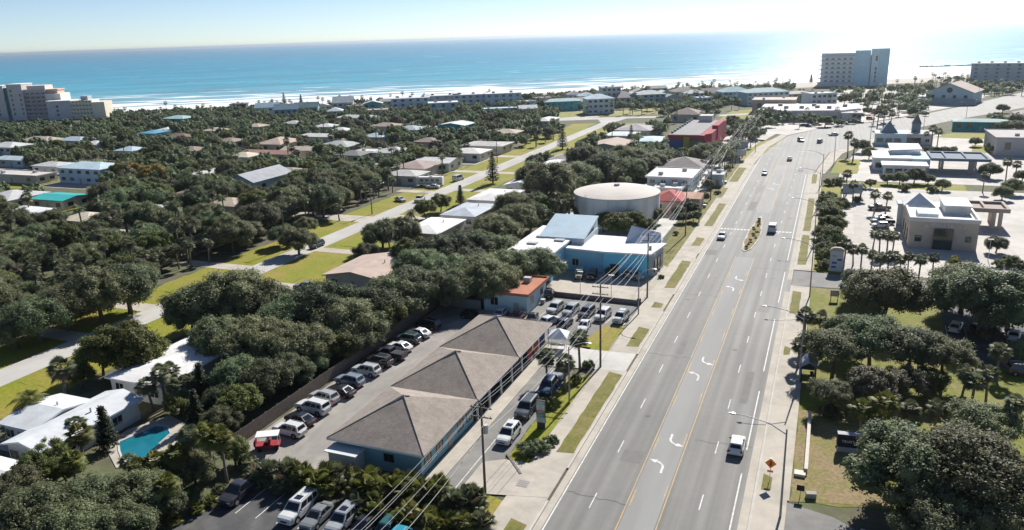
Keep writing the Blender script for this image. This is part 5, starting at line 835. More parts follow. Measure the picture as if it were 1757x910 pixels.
WOODS = np.array([
-82,422,-303,290,-63,450,-195,254,-352,235,-221,299,-234,368,-213,320,-206,229,-172,384,-254,242,-333,295,-283,325,-381,268,-57,300,-102,282,-199,409,-263,242,-207,251,-226,214,-287,294,-238,199,-154,438,-277,265,
-272,257,-272,283,-196,273,-169,429,-238,340,-261,231,-30,372,-97,339,-300,315,-295,354,-241,232,-63,312,-314,266,-301,332,-24,445,-211,340,-245,207,-194,250,-354,256,-311,321,-189,266,-335,328,-98,305,-39,384,
-266,342,-76,309,-340,343,-91,306,-404,279,-92,481,-221,215,-195,325,-188,396,-326,329,-81,296,-160,281,-182,305,-31,430,-310,392,-34,398,-190,340,-145,287,-368,303,-226,432,48,478,-240,421,-214,250,-94,303,
-35,347,-216,386,-315,359,-270,297,-231,214,-315,257,-223,403,-356,371,-191,256,-359,310,-163,268,-253,356,-333,246,-155,292,-274,373,-250,419,-207,437,-35,453,-376,286,-241,389,-66,315,-229,441,-251,236,-293,284,
-260,401,-68,308,-157,383,-348,347,-422,297,-99,332,-226,351,-85,288,76,440,-222,381,-385,331,-382,280,-28,418,-163,284,-212,246,-238,246,-209,239,-220,410,-208,428,-323,276,-232,193,-71,311,-69,351,-316,207,
-326,376,-152,392,-310,285,-225,472,-247,263,-141,382,-294,427,-248,217,-205,349,-399,326,-253,436,-63,304,-331,344,-180,312,-322,236,-356,289,-270,401,-46,302,-342,335,-270,180,-343,264,-155,504,-282,333,-11,435,
-36,327,-306,350,-254,181,77,457,-202,455,-290,386,-235,192,44,527,-181,426,-365,337,-18,437,-189,330,-180,324,-159,269,-28,439,-92,310,-199,246,-88,518,-241,375,-77,328,-314,351,-244,364,-374,337,-169,350,
-284,437,-47,312,-35,390,-267,382,-401,271,-98,351,-66,311,-348,292,-184,319,-187,405,-390,368,-350,363,-108,501,-260,329,-236,356,-383,293,-317,272,-233,212,-402,373,-212,537,-469,326,-396,313,-296,365,-198,299,
-310,377,-194,549,-79,389,-433,360,-158,322,-197,263,-327,337,-158,288,-251,374,-379,250,-322,365,-340,275,-197,366,-382,357,-247,269,-258,249,-394,417,-270,311,-299,374,-329,217,-437,342,-68,300,-195,282,-138,354,
-417,282,-162,438,-251,322,-185,249,-214,241,-170,252,-269,264,-262,455,-288,355,-346,490,-167,256,-307,385,-268,233,-166,324,14,566,47,497,-228,388,-318,329,-198,251,-87,298,-276,362,-288,395,-267,360,-363,405,
-488,329,-161,347,-35,341,-78,315,-88,495,-178,350,-284,346,80,447,-242,224,-199,279,-198,433,-32,366,-219,335,-349,314,-236,227,-63,322,-133,376,-276,238,-245,256,25,554,-352,298,-419,346,39,499,-416,353,
-247,458,-383,340,34,564,-209,376,-195,258,-100,378,-274,179,-396,351,-305,257,-202,267,-303,449,73,419,-191,356,-299,340,-212,355,-396,435,-416,324,-116,592,-481,334,-231,466,-237,239,-436,316,-181,341,-323,502,
-185,336,-304,414,-427,448,-339,369,-289,254,-338,377,-326,309,-98,386,-244,222,-206,404,-106,512,-266,257,-295,408,29,502,-445,359,-409,328,-240,254,-358,463,-213,416,-327,386,-364,356,-139,346,-176,340,-121,512,
-280,386,-435,307,-42,564,-238,224,-131,332,-79,577,-183,347,-283,256,-287,471,57,589,-199,361,-164,467,-311,507,-323,265,-208,411,15,547,-252,295,-96,310,-247,244,-125,614,-216,484,-216,257,-214,401,41,567,
-6,588,-130,371,-380,414,-237,234,-292,346,-269,241,-332,254,-154,325,-178,434,-236,494,-272,478,-188,351,-179,443,-214,254,-290,331,-159,392,-276,330,-34,562,-248,386,-82,492,-384,300,-39,376,-408,443,-258,281,
-78,383,-154,304,-186,469,-244,346,-355,352,-20,590,-184,433,-184,555,-265,306,-80,341,-317,288,-229,309,-204,564,-134,358,-459,403,-162,317,-294,278,-32,381,-307,316,-316,416,-165,343,-367,243,-189,309,-253,263,
-68,529,-187,325,41,476,-212,503,-226,452,-37,576,-196,526,-177,576,-389,410,-365,426,5,430,-68,522,-150,335,-441,431,-253,284,-98,496,-264,288,-136,509,-177,449,-301,390,-352,389,-329,359,-150,311,-339,385,
27,480,-369,312,-210,511,-173,455,-294,298,-157,315,-345,254,-423,391,-218,369,-167,460,-268,324,-261,435,-282,370,-92,544,-254,334,-37,475,-25,434,-101,345,-268,318,-324,355,-265,468,-155,408,-203,370,-33,406,
-310,422,-140,405,-42,407,-139,333,-67,501,-213,444,-253,428,-42,392,-349,395,-177,479,-213,395,26,604,-134,392,-188,530,-444,298,-188,523,-197,331,0,653,-457,335,-316,303,-182,329,-428,308,-252,258,-276,405,
-232,350,-228,420,-391,346,-73,501,-376,446,-274,322,-302,425,-263,276,-250,401,-32,653,-287,310,-259,337,-333,383,-172,437,-423,400,-215,360,-42,416,-260,260,-46,385,-307,236,-259,254,-83,395,40,643,-282,396,
20,485,-280,463,-344,249,-38,411,-71,494,-143,374,-101,363,-71,358,-133,382,-303,364,31,541,-92,553,-446,340,-369,480,-256,347,-179,498,-309,405,-347,229,-103,396,39,505,5,633,106,659,10,436,-188,345,
-104,386,45,517,-160,429,-151,347,-301,398,-370,355,-468,355,-318,400,-318,407,-279,272,-221,504,-389,402,-233,314,-239,501,-343,417,-325,285,-259,370,-395,262,44,509,-21,599,108,683,-360,268,-233,292,-327,301,
-229,326,-487,337,-473,334,-292,258,-364,283,-149,551,-274,351,-271,355,-156,522,53,658,-92,612,-76,377,-373,383,-356,432,-358,424,-334,260,-336,477,-149,382,-288,342,-333,371,-224,493,-279,298,-472,318,-220,478,
-182,491,-344,397,-164,579,-344,309,-482,353,-299,300,-400,357,-419,379,-445,367,-171,422,-64,640,-178,394,-336,421,-169,591,-301,493,24,569,16,583,-139,394,-261,415,-238,462,-494,334,-297,272,-318,231,60,624,
-449,310,108,639,-362,240,-123,519,-219,395,-196,427,-333,321,-310,450,-408,353,-465,311,-315,434,-267,350,-181,358,-87,532,-362,344,-247,428,45,619,-178,384,-408,314,129,681,-280,352,-245,318,-186,358,-512,352,
9,594,-430,349,-157,358,-411,395,-371,405,-200,347,-221,441,-382,258,-105,598,-359,391,-425,287,-554,370,-424,340,-292,444,-194,345,121,684,-194,415,-339,286,-543,366,-37,461,-256,409,-265,479,91,641,-173,363,
-446,347,-231,502,52,638,-15,598,-450,303,-37,485,-347,412,-218,355,-88,406,-438,414,-192,438,-382,405,-216,463,-436,443,-458,344,-191,433,-99,626,-397,305,-215,577,-211,565,-493,355,-43,661,34,550,-132,387,
-278,469,-437,422,-211,346,-365,375,-355,409,-256,364,-322,301,-368,368,-288,302,-259,351,-245,498,-372,269,-157,453,-151,405,-371,376,123,662,-429,394,-173,403,-274,432,-201,445,-420,444,-426,362,-202,426,-457,309,
-59,549,-333,313,-243,398,93,695,-411,273,-293,303,94,676,-414,331,99,647,18,630,-321,324,-345,384,-402,308,-374,395,-85,400,-296,435,-258,389,66,648,-365,391,-313,428,74,726,-299,348,-311,297,-518,347,
-265,333,-494,341,-228,363,-285,378,-187,439,-362,293,88,604,29,580,4,425,-333,503,-333,285,-307,371,-163,453,-462,358,-9,426,-222,602,-153,618,-428,327,-131,552,-155,513,-397,457,-356,381,-233,430,-422,334,
-444,412,-414,386,53,595,-360,253,-419,454,-450,448,-345,521,78,676,-183,502,-208,578,-325,399,-48,417,-178,486,-401,318,-400,510,-140,518,-347,543,-166,487,-177,417,-269,449,-366,473,0,597,-320,306,-218,469,
-82,483,-191,443,-66,543,-362,383,-177,473,-1,445,-32,437,-424,356,-189,512,-16,560,-133,635,55,699,-534,362,-353,528,-373,249,-194,490,-329,415,-440,292,-183,602,33,647,-338,270,-391,326,-93,527,-181,404,
-297,326,-341,257,-186,450,-176,398,-180,454,-435,429,-371,516,-39,469,-303,510,55,618,48,630,49,507,-206,417,-240,360,-455,454,-450,385,-214,473,-129,509,-37,433,-347,279,-431,369,-297,454,-64,462,-303,465,
-429,378,-196,592,-74,553,-468,442,-111,526,-361,364,33,514,-507,439,-32,486,-282,339,-329,436,-297,446,-256,459,-286,444,112,627,-379,333,-356,263,-153,603,-175,616,-476,328,-31,459,-123,648,-295,491,-244,412,
-323,417,-284,364,-187,420,-378,496,20,522,41,665,-171,480,-41,587,-380,311,-228,487,-259,428,-93,538,-409,462,-81,514,-263,463,-397,266,-355,269,-222,457,-192,409,-334,391,-231,475,-393,278,-317,393,-93,491,
-184,518,-428,439,-396,283,-423,312,-475,413,67,697,-473,436,-384,494,-175,493,-448,322,-376,316,-134,521,-225,585,-428,500,-221,447,13,448,-314,340,-431,339,-423,462,-237,412,-267,439,-460,366,-133,664,-402,477,
-221,574,-459,436,-447,463,-376,424,-248,406,-121,621,-472,430,-234,445,-474,349,-499,346,-95,502,-321,432,-309,334,-93,467,-226,579,-443,455,-450,424,-222,565,-187,485,7,649,-346,372,-467,422,-50,679,-237,452,
79,685,-366,273,-452,365,-340,306,-241,443,-204,503,-390,520,-219,619,-407,481,-135,628,91,626,-201,628,-339,509,-289,411,-328,405,-298,420,-467,410,-378,344,-70,480,-199,502,-307,341,-86,487,-66,654,-337,350,
-102,506,116,674,-63,476,-352,418,-424,468,-265,395,-213,611,-354,439,-31,471,-126,529,-424,282,-466,365,-340,515,-82,568,-428,416,-458,329,-304,457,61,659,-81,687,-224,613,-253,465,-85,681,-378,351,-155,645,
-323,449,-103,673,-220,453,-75,539,-402,432,-169,452,-214,425,-205,545,-80,498,-165,638,-270,457,-395,464,-196,451,-165,478,-475,342,-362,433,-247,394,19,551,-418,396,-345,427,-334,426,-127,656,-278,478,-149,593,
-401,413,-212,591,-68,507,-223,465,-254,450,-423,370,-220,582,-31,579,-482,360,-451,334,-327,431,-90,506,-48,603,-260,485,-267,486,-411,319,-396,448,-349,423,-401,439,-164,585,-374,311,58,637,-70,489,90,763,
-185,637,-240,486,-75,516,-172,470,-226,595,-344,389,-411,367,-214,438,-444,304,-419,288,-96,565,-382,386,-328,454,-116,504,-386,516,-480,470,-333,536,-416,369,-123,670,-506,346,38,575,-159,529,-379,472,-160,459,
-388,490,-493,436,-396,442,-75,684,-449,354,-200,508,-483,441,-356,502,41,547,-201,441,-319,532,-206,600,60,684,-319,380,-456,352,-582,396,-454,417,-260,472,-109,663,-329,366,-325,422,-217,545,-387,441,-432,292,
-312,411,-396,515,65,656,-495,361,-471,450,-206,521,-272,463,-320,439,-446,470,-69,671,-391,319,-286,529,-360,416,-76,666,-506,353,-260,527,-331,481,-364,399,-446,477,-172,462,-248,442,-387,458,-313,458,-464,318,
-254,471,-260,423,32,628,-187,622,-500,337,-441,461,-452,342,-92,511,-408,429,-209,620,-349,401,-345,406,-319,423,-368,362,-199,618,93,727,-123,525,-487,421,-494,450,-314,480,-417,339,-410,486,126,675,-349,535,
-401,364,-149,655,-78,503,-336,552,-304,407,-326,478,-524,366,-188,573,-561,382,-451,484,-323,393,-427,319,-414,299,-400,471,-454,373,-429,314,-382,392,-486,344,-360,377,-487,450,-465,435,-221,556,-482,456,-459,420,
-34,634,-445,418,-115,517,-193,515,-403,330,-184,477,-62,660,-456,461,-331,510,-562,377,-377,390,-458,315,-396,375,-190,560,-182,481,-203,587,-226,534,-85,504,-144,591,-384,420,-477,322,-67,595,-391,375,-445,382,
-393,492,-84,524,-467,373,-481,417,-405,322,-231,530,-406,385,-462,352,-459,414,-374,365,-377,376,53,542,-99,519,-456,357,-378,372,-589,399,-387,449,-296,460,-441,349,-451,317,-470,477,110,618,-453,325,-110,533,
-387,396,-101,679,-454,380,-95,560,-235,594,-471,456,-342,424,-321,443,-421,437,-183,610,-128,628,-108,520,-492,349,-500,447,-95,516,-448,378,-196,581,-352,481,-241,604,-57,560,-434,353,-134,655,-237,536,-407,341,
-197,575,-1,566,-432,332,-445,389,-229,601,56,611,-377,504,-442,327,-202,614,-33,684,-425,348,-381,364,-374,527,-226,569,-186,566,-459,450,-509,451,-353,402,-127,635,-479,347,-14,583,-156,568,-219,591,-203,594,
-496,428,-475,366,-284,523,-93,641,-403,348,-47,654,-184,510,-69,548,-227,507,-219,551,-434,472,-116,673,-571,385,-370,503,53,669,-364,413,-456,323,-419,508,-229,607,-402,382,-434,322,98,768,-58,654,-447,489,
-98,686,-117,613,-492,457,-256,531,-91,653,-417,361,-438,370,-70,663,-470,339,-43,685,-402,448,-514,368,-56,671,-448,328,-306,497,-416,423,-290,501,-305,504,-93,681,-464,379,98,720,-479,435,-101,593,-403,461,
-18,569,-228,539,-411,376,-453,411,105,750,-285,505,-49,669,-239,540,-439,355,-208,606,-199,570,-465,344,-142,644,-152,579,-373,485,95,664,-121,655,-475,359,-147,642,-382,450,-381,510,-398,496,-477,371,-60,687,
-144,596,-139,663,-273,556,-327,472,-534,368,-425,432,-602,405,-501,460,-77,562,-551,376,-398,502,-209,583,-481,325,-60,680,-329,533,-131,558,-513,342,-505,374,-66,576,-299,502,-278,514,-181,633,-118,606,-198,586,
-408,474,-539,373,-198,605,-416,447,-126,622,-412,480,99,627,-90,592,-243,541,-325,490,-195,625,-95,601,-157,575,-57,694,-489,363,-39,645,-82,596,-461,468,-517,374,-341,551,-528,370,-547,372,-509,445,95,746,
-463,457,86,787,-452,404,-488,460,-500,353,-417,495,-401,453,-68,687,105,631,-185,631,-461,431,-463,480,-412,452,-159,640,-190,618,55,675,-456,471,-269,546,-209,573,-469,415,-464,451,-336,543,-479,422,99,661,
-180,626,-180,619,-482,427,-423,495,92,702,-471,465,-163,649,-414,466,-37,640,-464,414,-157,651,-152,610,-464,446,-36,693,-414,472,-203,582,-174,606,-419,465,47,678,-236,599,-368,523,-397,521,-338,520,-68,699,
-415,486,-390,512,-434,479,-458,478,-191,633,93,776,93,687,-71,691,-498,456,92,714,-341,544,-461,441,-435,463,-143,653,-177,630,-157,610,-31,689,-357,542,-333,516,-229,590,-431,453,-534,377,-371,508,-106,682,
-37,674,-438,475,-289,535,-192,585,-459,485,-353,544,-219,596,-443,448,-407,467,-32,662,-371,533,-213,604,-416,476,-461,462,-40,671,-517,446,-490,430,-342,533,-424,454,-587,393,-203,574,-321,521,-381,517,-61,673,
-281,571,-482,448,89,681,-266,543,-44,667,-44,691,-100,633,-391,498,-76,693,-177,609,-425,473,-451,491,-428,476,-216,600,-202,622,-331,554,-165,595,-466,471,-508,459,-153,632,-597,402,-362,515,-38,679,-30,673,
-37,688,-98,646,-442,467,-291,539,-159,629,-441,479,-437,485,-191,628,-377,512,99,786,-161,624,-453,477,-437,468,-204,605,-171,597,-345,497,-236,608,86,729,-430,467,103,778,-485,467,-80,679,-457,442,-453,467,
-188,607,-430,462,-499,436,-194,630,-384,478,-316,526,-349,500,-444,484,-218,609,-165,645,-215,616,-233,589,-200,600,-420,486,-339,504,-109,676,-105,647,-53,689,-318,520,-252,548,-123,659,-414,460,-115,661,-215,584,
-105,653,-420,474,-387,499,-101,640,-88,688,-56,660,-332,543,-431,481,-36,699,-360,509,-50,694,-151,650,-366,518,-278,565,-432,458,107,760,-492,441,-366,499,-105,642,-333,548,-486,471,-61,668,-450,475,-73,697,
-579,387,-476,442,-467,464,-574,391,-457,446,-353,538,-518,453,-68,682,-184,617,-486,432,-386,505,-117,665,-433,498,-421,500,-503,434,-234,602,-145,659,-475,469,-66,694,-122,636,-443,491,-173,621,-55,684,-403,503,
-490,426,-67,660,-493,467,-31,699,-108,658,-520,449,-493,464,-51,685,-54,700,-590,404,
], dtype=float).reshape(-1, 2)
FARPALMS = np.array([
-155,218,-36,273,-73,260,-161,141,-187,145,-203,181,-153,192,-171,221,-134,173,-40,280,-205,325,-323,290,-142,230,-331,279,-256,291,-169,220,-165,416,-159,148,-276,345,-33,281,-194,403,-35,278,-188,200,-172,229,
-70,225,-159,374,-322,242,-167,169,-164,174,-139,232,-184,117,-190,158,-162,152,-60,431,-53,279,-77,402,-158,423,-316,335,-174,163,-141,189,-168,226,-173,374,-175,185,-72,457,-261,361,-273,336,-151,223,-310,241,
-148,205,-67,228,-276,381,-201,183,-181,184,-161,368,-74,221,-67,217,-185,152,-135,213,-79,433,-147,368,-85,276,-194,223,-186,383,-86,440,-190,365,-209,208,-34,285,-64,289,-252,313,-134,220,-154,400,-148,248,
-63,282,-210,173,-160,216,-152,377,-80,268,-197,175,-67,235,-185,196,-208,199,-134,204,-71,222,-316,240,-73,244,-70,293,-151,261,-188,203,-162,216,-76,222,-146,209,-371,279,-204,133,-145,247,-165,398,-66,233,
-354,329,-143,388,-64,278,-95,245,-358,301,-71,257,-58,237,-62,290,-213,203,-216,203,-79,249,-32,291,-199,397,-79,270,-241,429,-223,187,-209,212,-222,391,-137,208,-209,389,-102,489,-68,269,-154,430,-33,424,
-344,356,-309,356,-185,200,-309,277,-314,385,-65,438,-147,224,-151,235,-234,165,-220,229,-374,306,-415,292,-208,134,-98,255,-195,208,-65,285,-143,280,-211,198,-217,199,-187,462,-69,278,-224,222,-182,199,-78,480,
-138,216,-355,317,-185,257,-64,494,-34,302,-36,290,-89,311,-147,398,-64,250,-391,305,-200,148,-191,203,-64,241,-208,186,-197,160,-159,254,-96,249,-146,216,-150,215,-128,479,-196,238,-79,274,-389,273,-169,231,
-176,181,-67,472,-141,283,-208,216,-65,432,-198,421,-208,205,-150,282,-86,454,-217,148,-49,287,-362,317,-205,395,-31,316,-77,487,-95,252,-32,301,-169,279,-74,470,-346,329,-72,275,-158,414,-223,221,-248,161,
-61,442,-385,351,-143,226,-90,298,-209,183,-150,293,-70,296,-140,227,-134,272,-203,165,-50,283,-206,188,-223,178,-150,228,-296,394,-159,252,-64,487,-211,201,-141,470,-217,491,-171,446,-199,491,-299,441,-107,486,
-67,294,-192,224,-242,209,-147,275,-321,388,-228,219,-167,231,-61,260,-215,183,-334,400,-415,305,-212,183,-347,377,-144,526,-229,200,-62,287,-293,400,-165,448,-75,273,-211,185,-395,332,-174,224,-193,484,-114,477,
-135,259,-436,327,-156,545,-36,286,-286,427,-117,489,-108,476,-410,345,-34,298,-409,289,-119,473,-178,525,-421,320,-65,482,-106,555,-293,451,-236,440,-100,258,-68,291,-161,239,-242,217,-33,295,-88,561,-213,234,
-58,507,-92,474,-164,280,-60,307,-204,186,-76,271,-279,431,-36,295,-311,440,-154,236,-177,536,-229,235,-194,235,-84,473,-73,298,-36,321,-291,438,-182,263,-201,553,-223,240,-216,433,-180,261,-368,467,-406,390,
-36,591,-117,483,-111,559,-406,335,-381,323,-372,413,-244,162,-62,317,-343,364,-67,288,-127,587,-224,235,-100,265,-79,279,-276,450,-279,456,-227,235,-162,563,-54,512,-442,310,-215,234,-208,485,-176,226,-321,516,
-37,292,-185,262,-269,177,-189,504,-198,517,-195,220,-219,237,-36,323,-142,580,-128,593,-142,554,-32,327,-223,232,-406,406,-207,219,-151,264,-398,401,-92,295,-185,595,-452,431,-37,599,-138,596,-466,404,-223,484,
-351,471,-409,435,-218,207,-171,565,-161,287,-225,219,-131,601,-56,604,-345,470,-447,440,-184,246,-303,562,-196,562,-184,254,-182,261,-192,568,-365,507,-153,638,-166,630,-192,265,-236,220,-152,536,-343,528,-111,630,
-118,627,-108,616,-267,177,-179,515,-415,432,-362,453,-319,495,-383,526,-94,583,-124,607,-213,236,-370,421,-257,478,-44,628,-35,583,-60,599,-412,401,-139,639,-64,632,-379,485,-74,317,-48,636,-412,511,-171,645,
-233,584,-182,584,-386,484,-319,455,-355,510,-225,226,-393,505,-93,665,-180,591,-164,570,-238,221,-323,509,-191,599,-198,610,-439,378,-83,638,-99,657,-31,642,-111,624,-148,624,-74,320,-465,337,-404,495,-102,617,
-51,643,-92,673,-428,385,-133,610,-30,588,-149,630,-423,427,-69,622,-325,560,-317,511,-68,648,-322,527,-37,666,-176,599,-436,450,-70,642,-37,613,-360,537,-352,459,-394,476,-326,553,-359,472,-342,465,-213,559,
-140,611,-47,648,-98,606,-111,608,-439,497,-408,455,-51,658,-261,591,-353,497,-108,636,-31,618,-14,418,-142,629,-351,504,-86,660,-342,483,-170,576,-437,436,-56,664,-53,599,-341,538,-390,470,-146,572,-318,564,
-40,607,-447,405,-406,513,-412,496,-282,577,-160,634,-104,611,-170,584,-51,607,-508,339,-359,521,-396,483,-117,651,-12,451,-170,602,-325,542,-68,615,-123,591,-89,647,-309,568,-41,633,-34,607,-139,602,-57,627,
-499,441,-337,526,-147,610,-411,504,-88,620,-83,670,-66,626,-43,679,-96,618,-145,603,-73,627,-113,618,-76,654,-298,548,-160,620,-437,457,-92,659,82,433,-69,636,-155,624,-101,649,-135,620,-115,635,-58,646,
-81,650,-88,632,-76,676,-413,491,-145,619,-112,641,-78,643,-92,635,35,480,-57,639,-479,462,-61,699,-122,664,-111,653,-39,655,-82,695,-99,662,44,490,3,450,-33,678,-112,668,-46,699,-31,442,-116,509,
33,500,53,518,22,499,-1,548,-13,564,45,503,-91,568,16,574,37,540,35,489,-48,562,18,561,-93,588,-60,593,53,603,42,581,-72,578,53,555,44,540,20,594,31,621,59,608,25,592,104,613,
-50,580,14,622,100,617,-96,570,-98,597,57,600,45,560,-55,576,28,525,18,624,22,545,24,582,47,572,-64,582,-26,571,31,574,108,625,54,537,56,551,29,565,103,673,12,554,-59,565,6,573,
-13,576,111,652,-27,580,104,622,113,663,47,699,120,667,-32,598,60,702,102,641,39,623,57,629,93,651,64,691,68,667,101,611,117,613,96,616,61,711,75,699,89,771,70,685,96,659,101,734,
94,683,81,719,77,692,79,771,86,756,76,718,99,753,87,735,81,782,
], dtype=float).reshape(-1, 2)
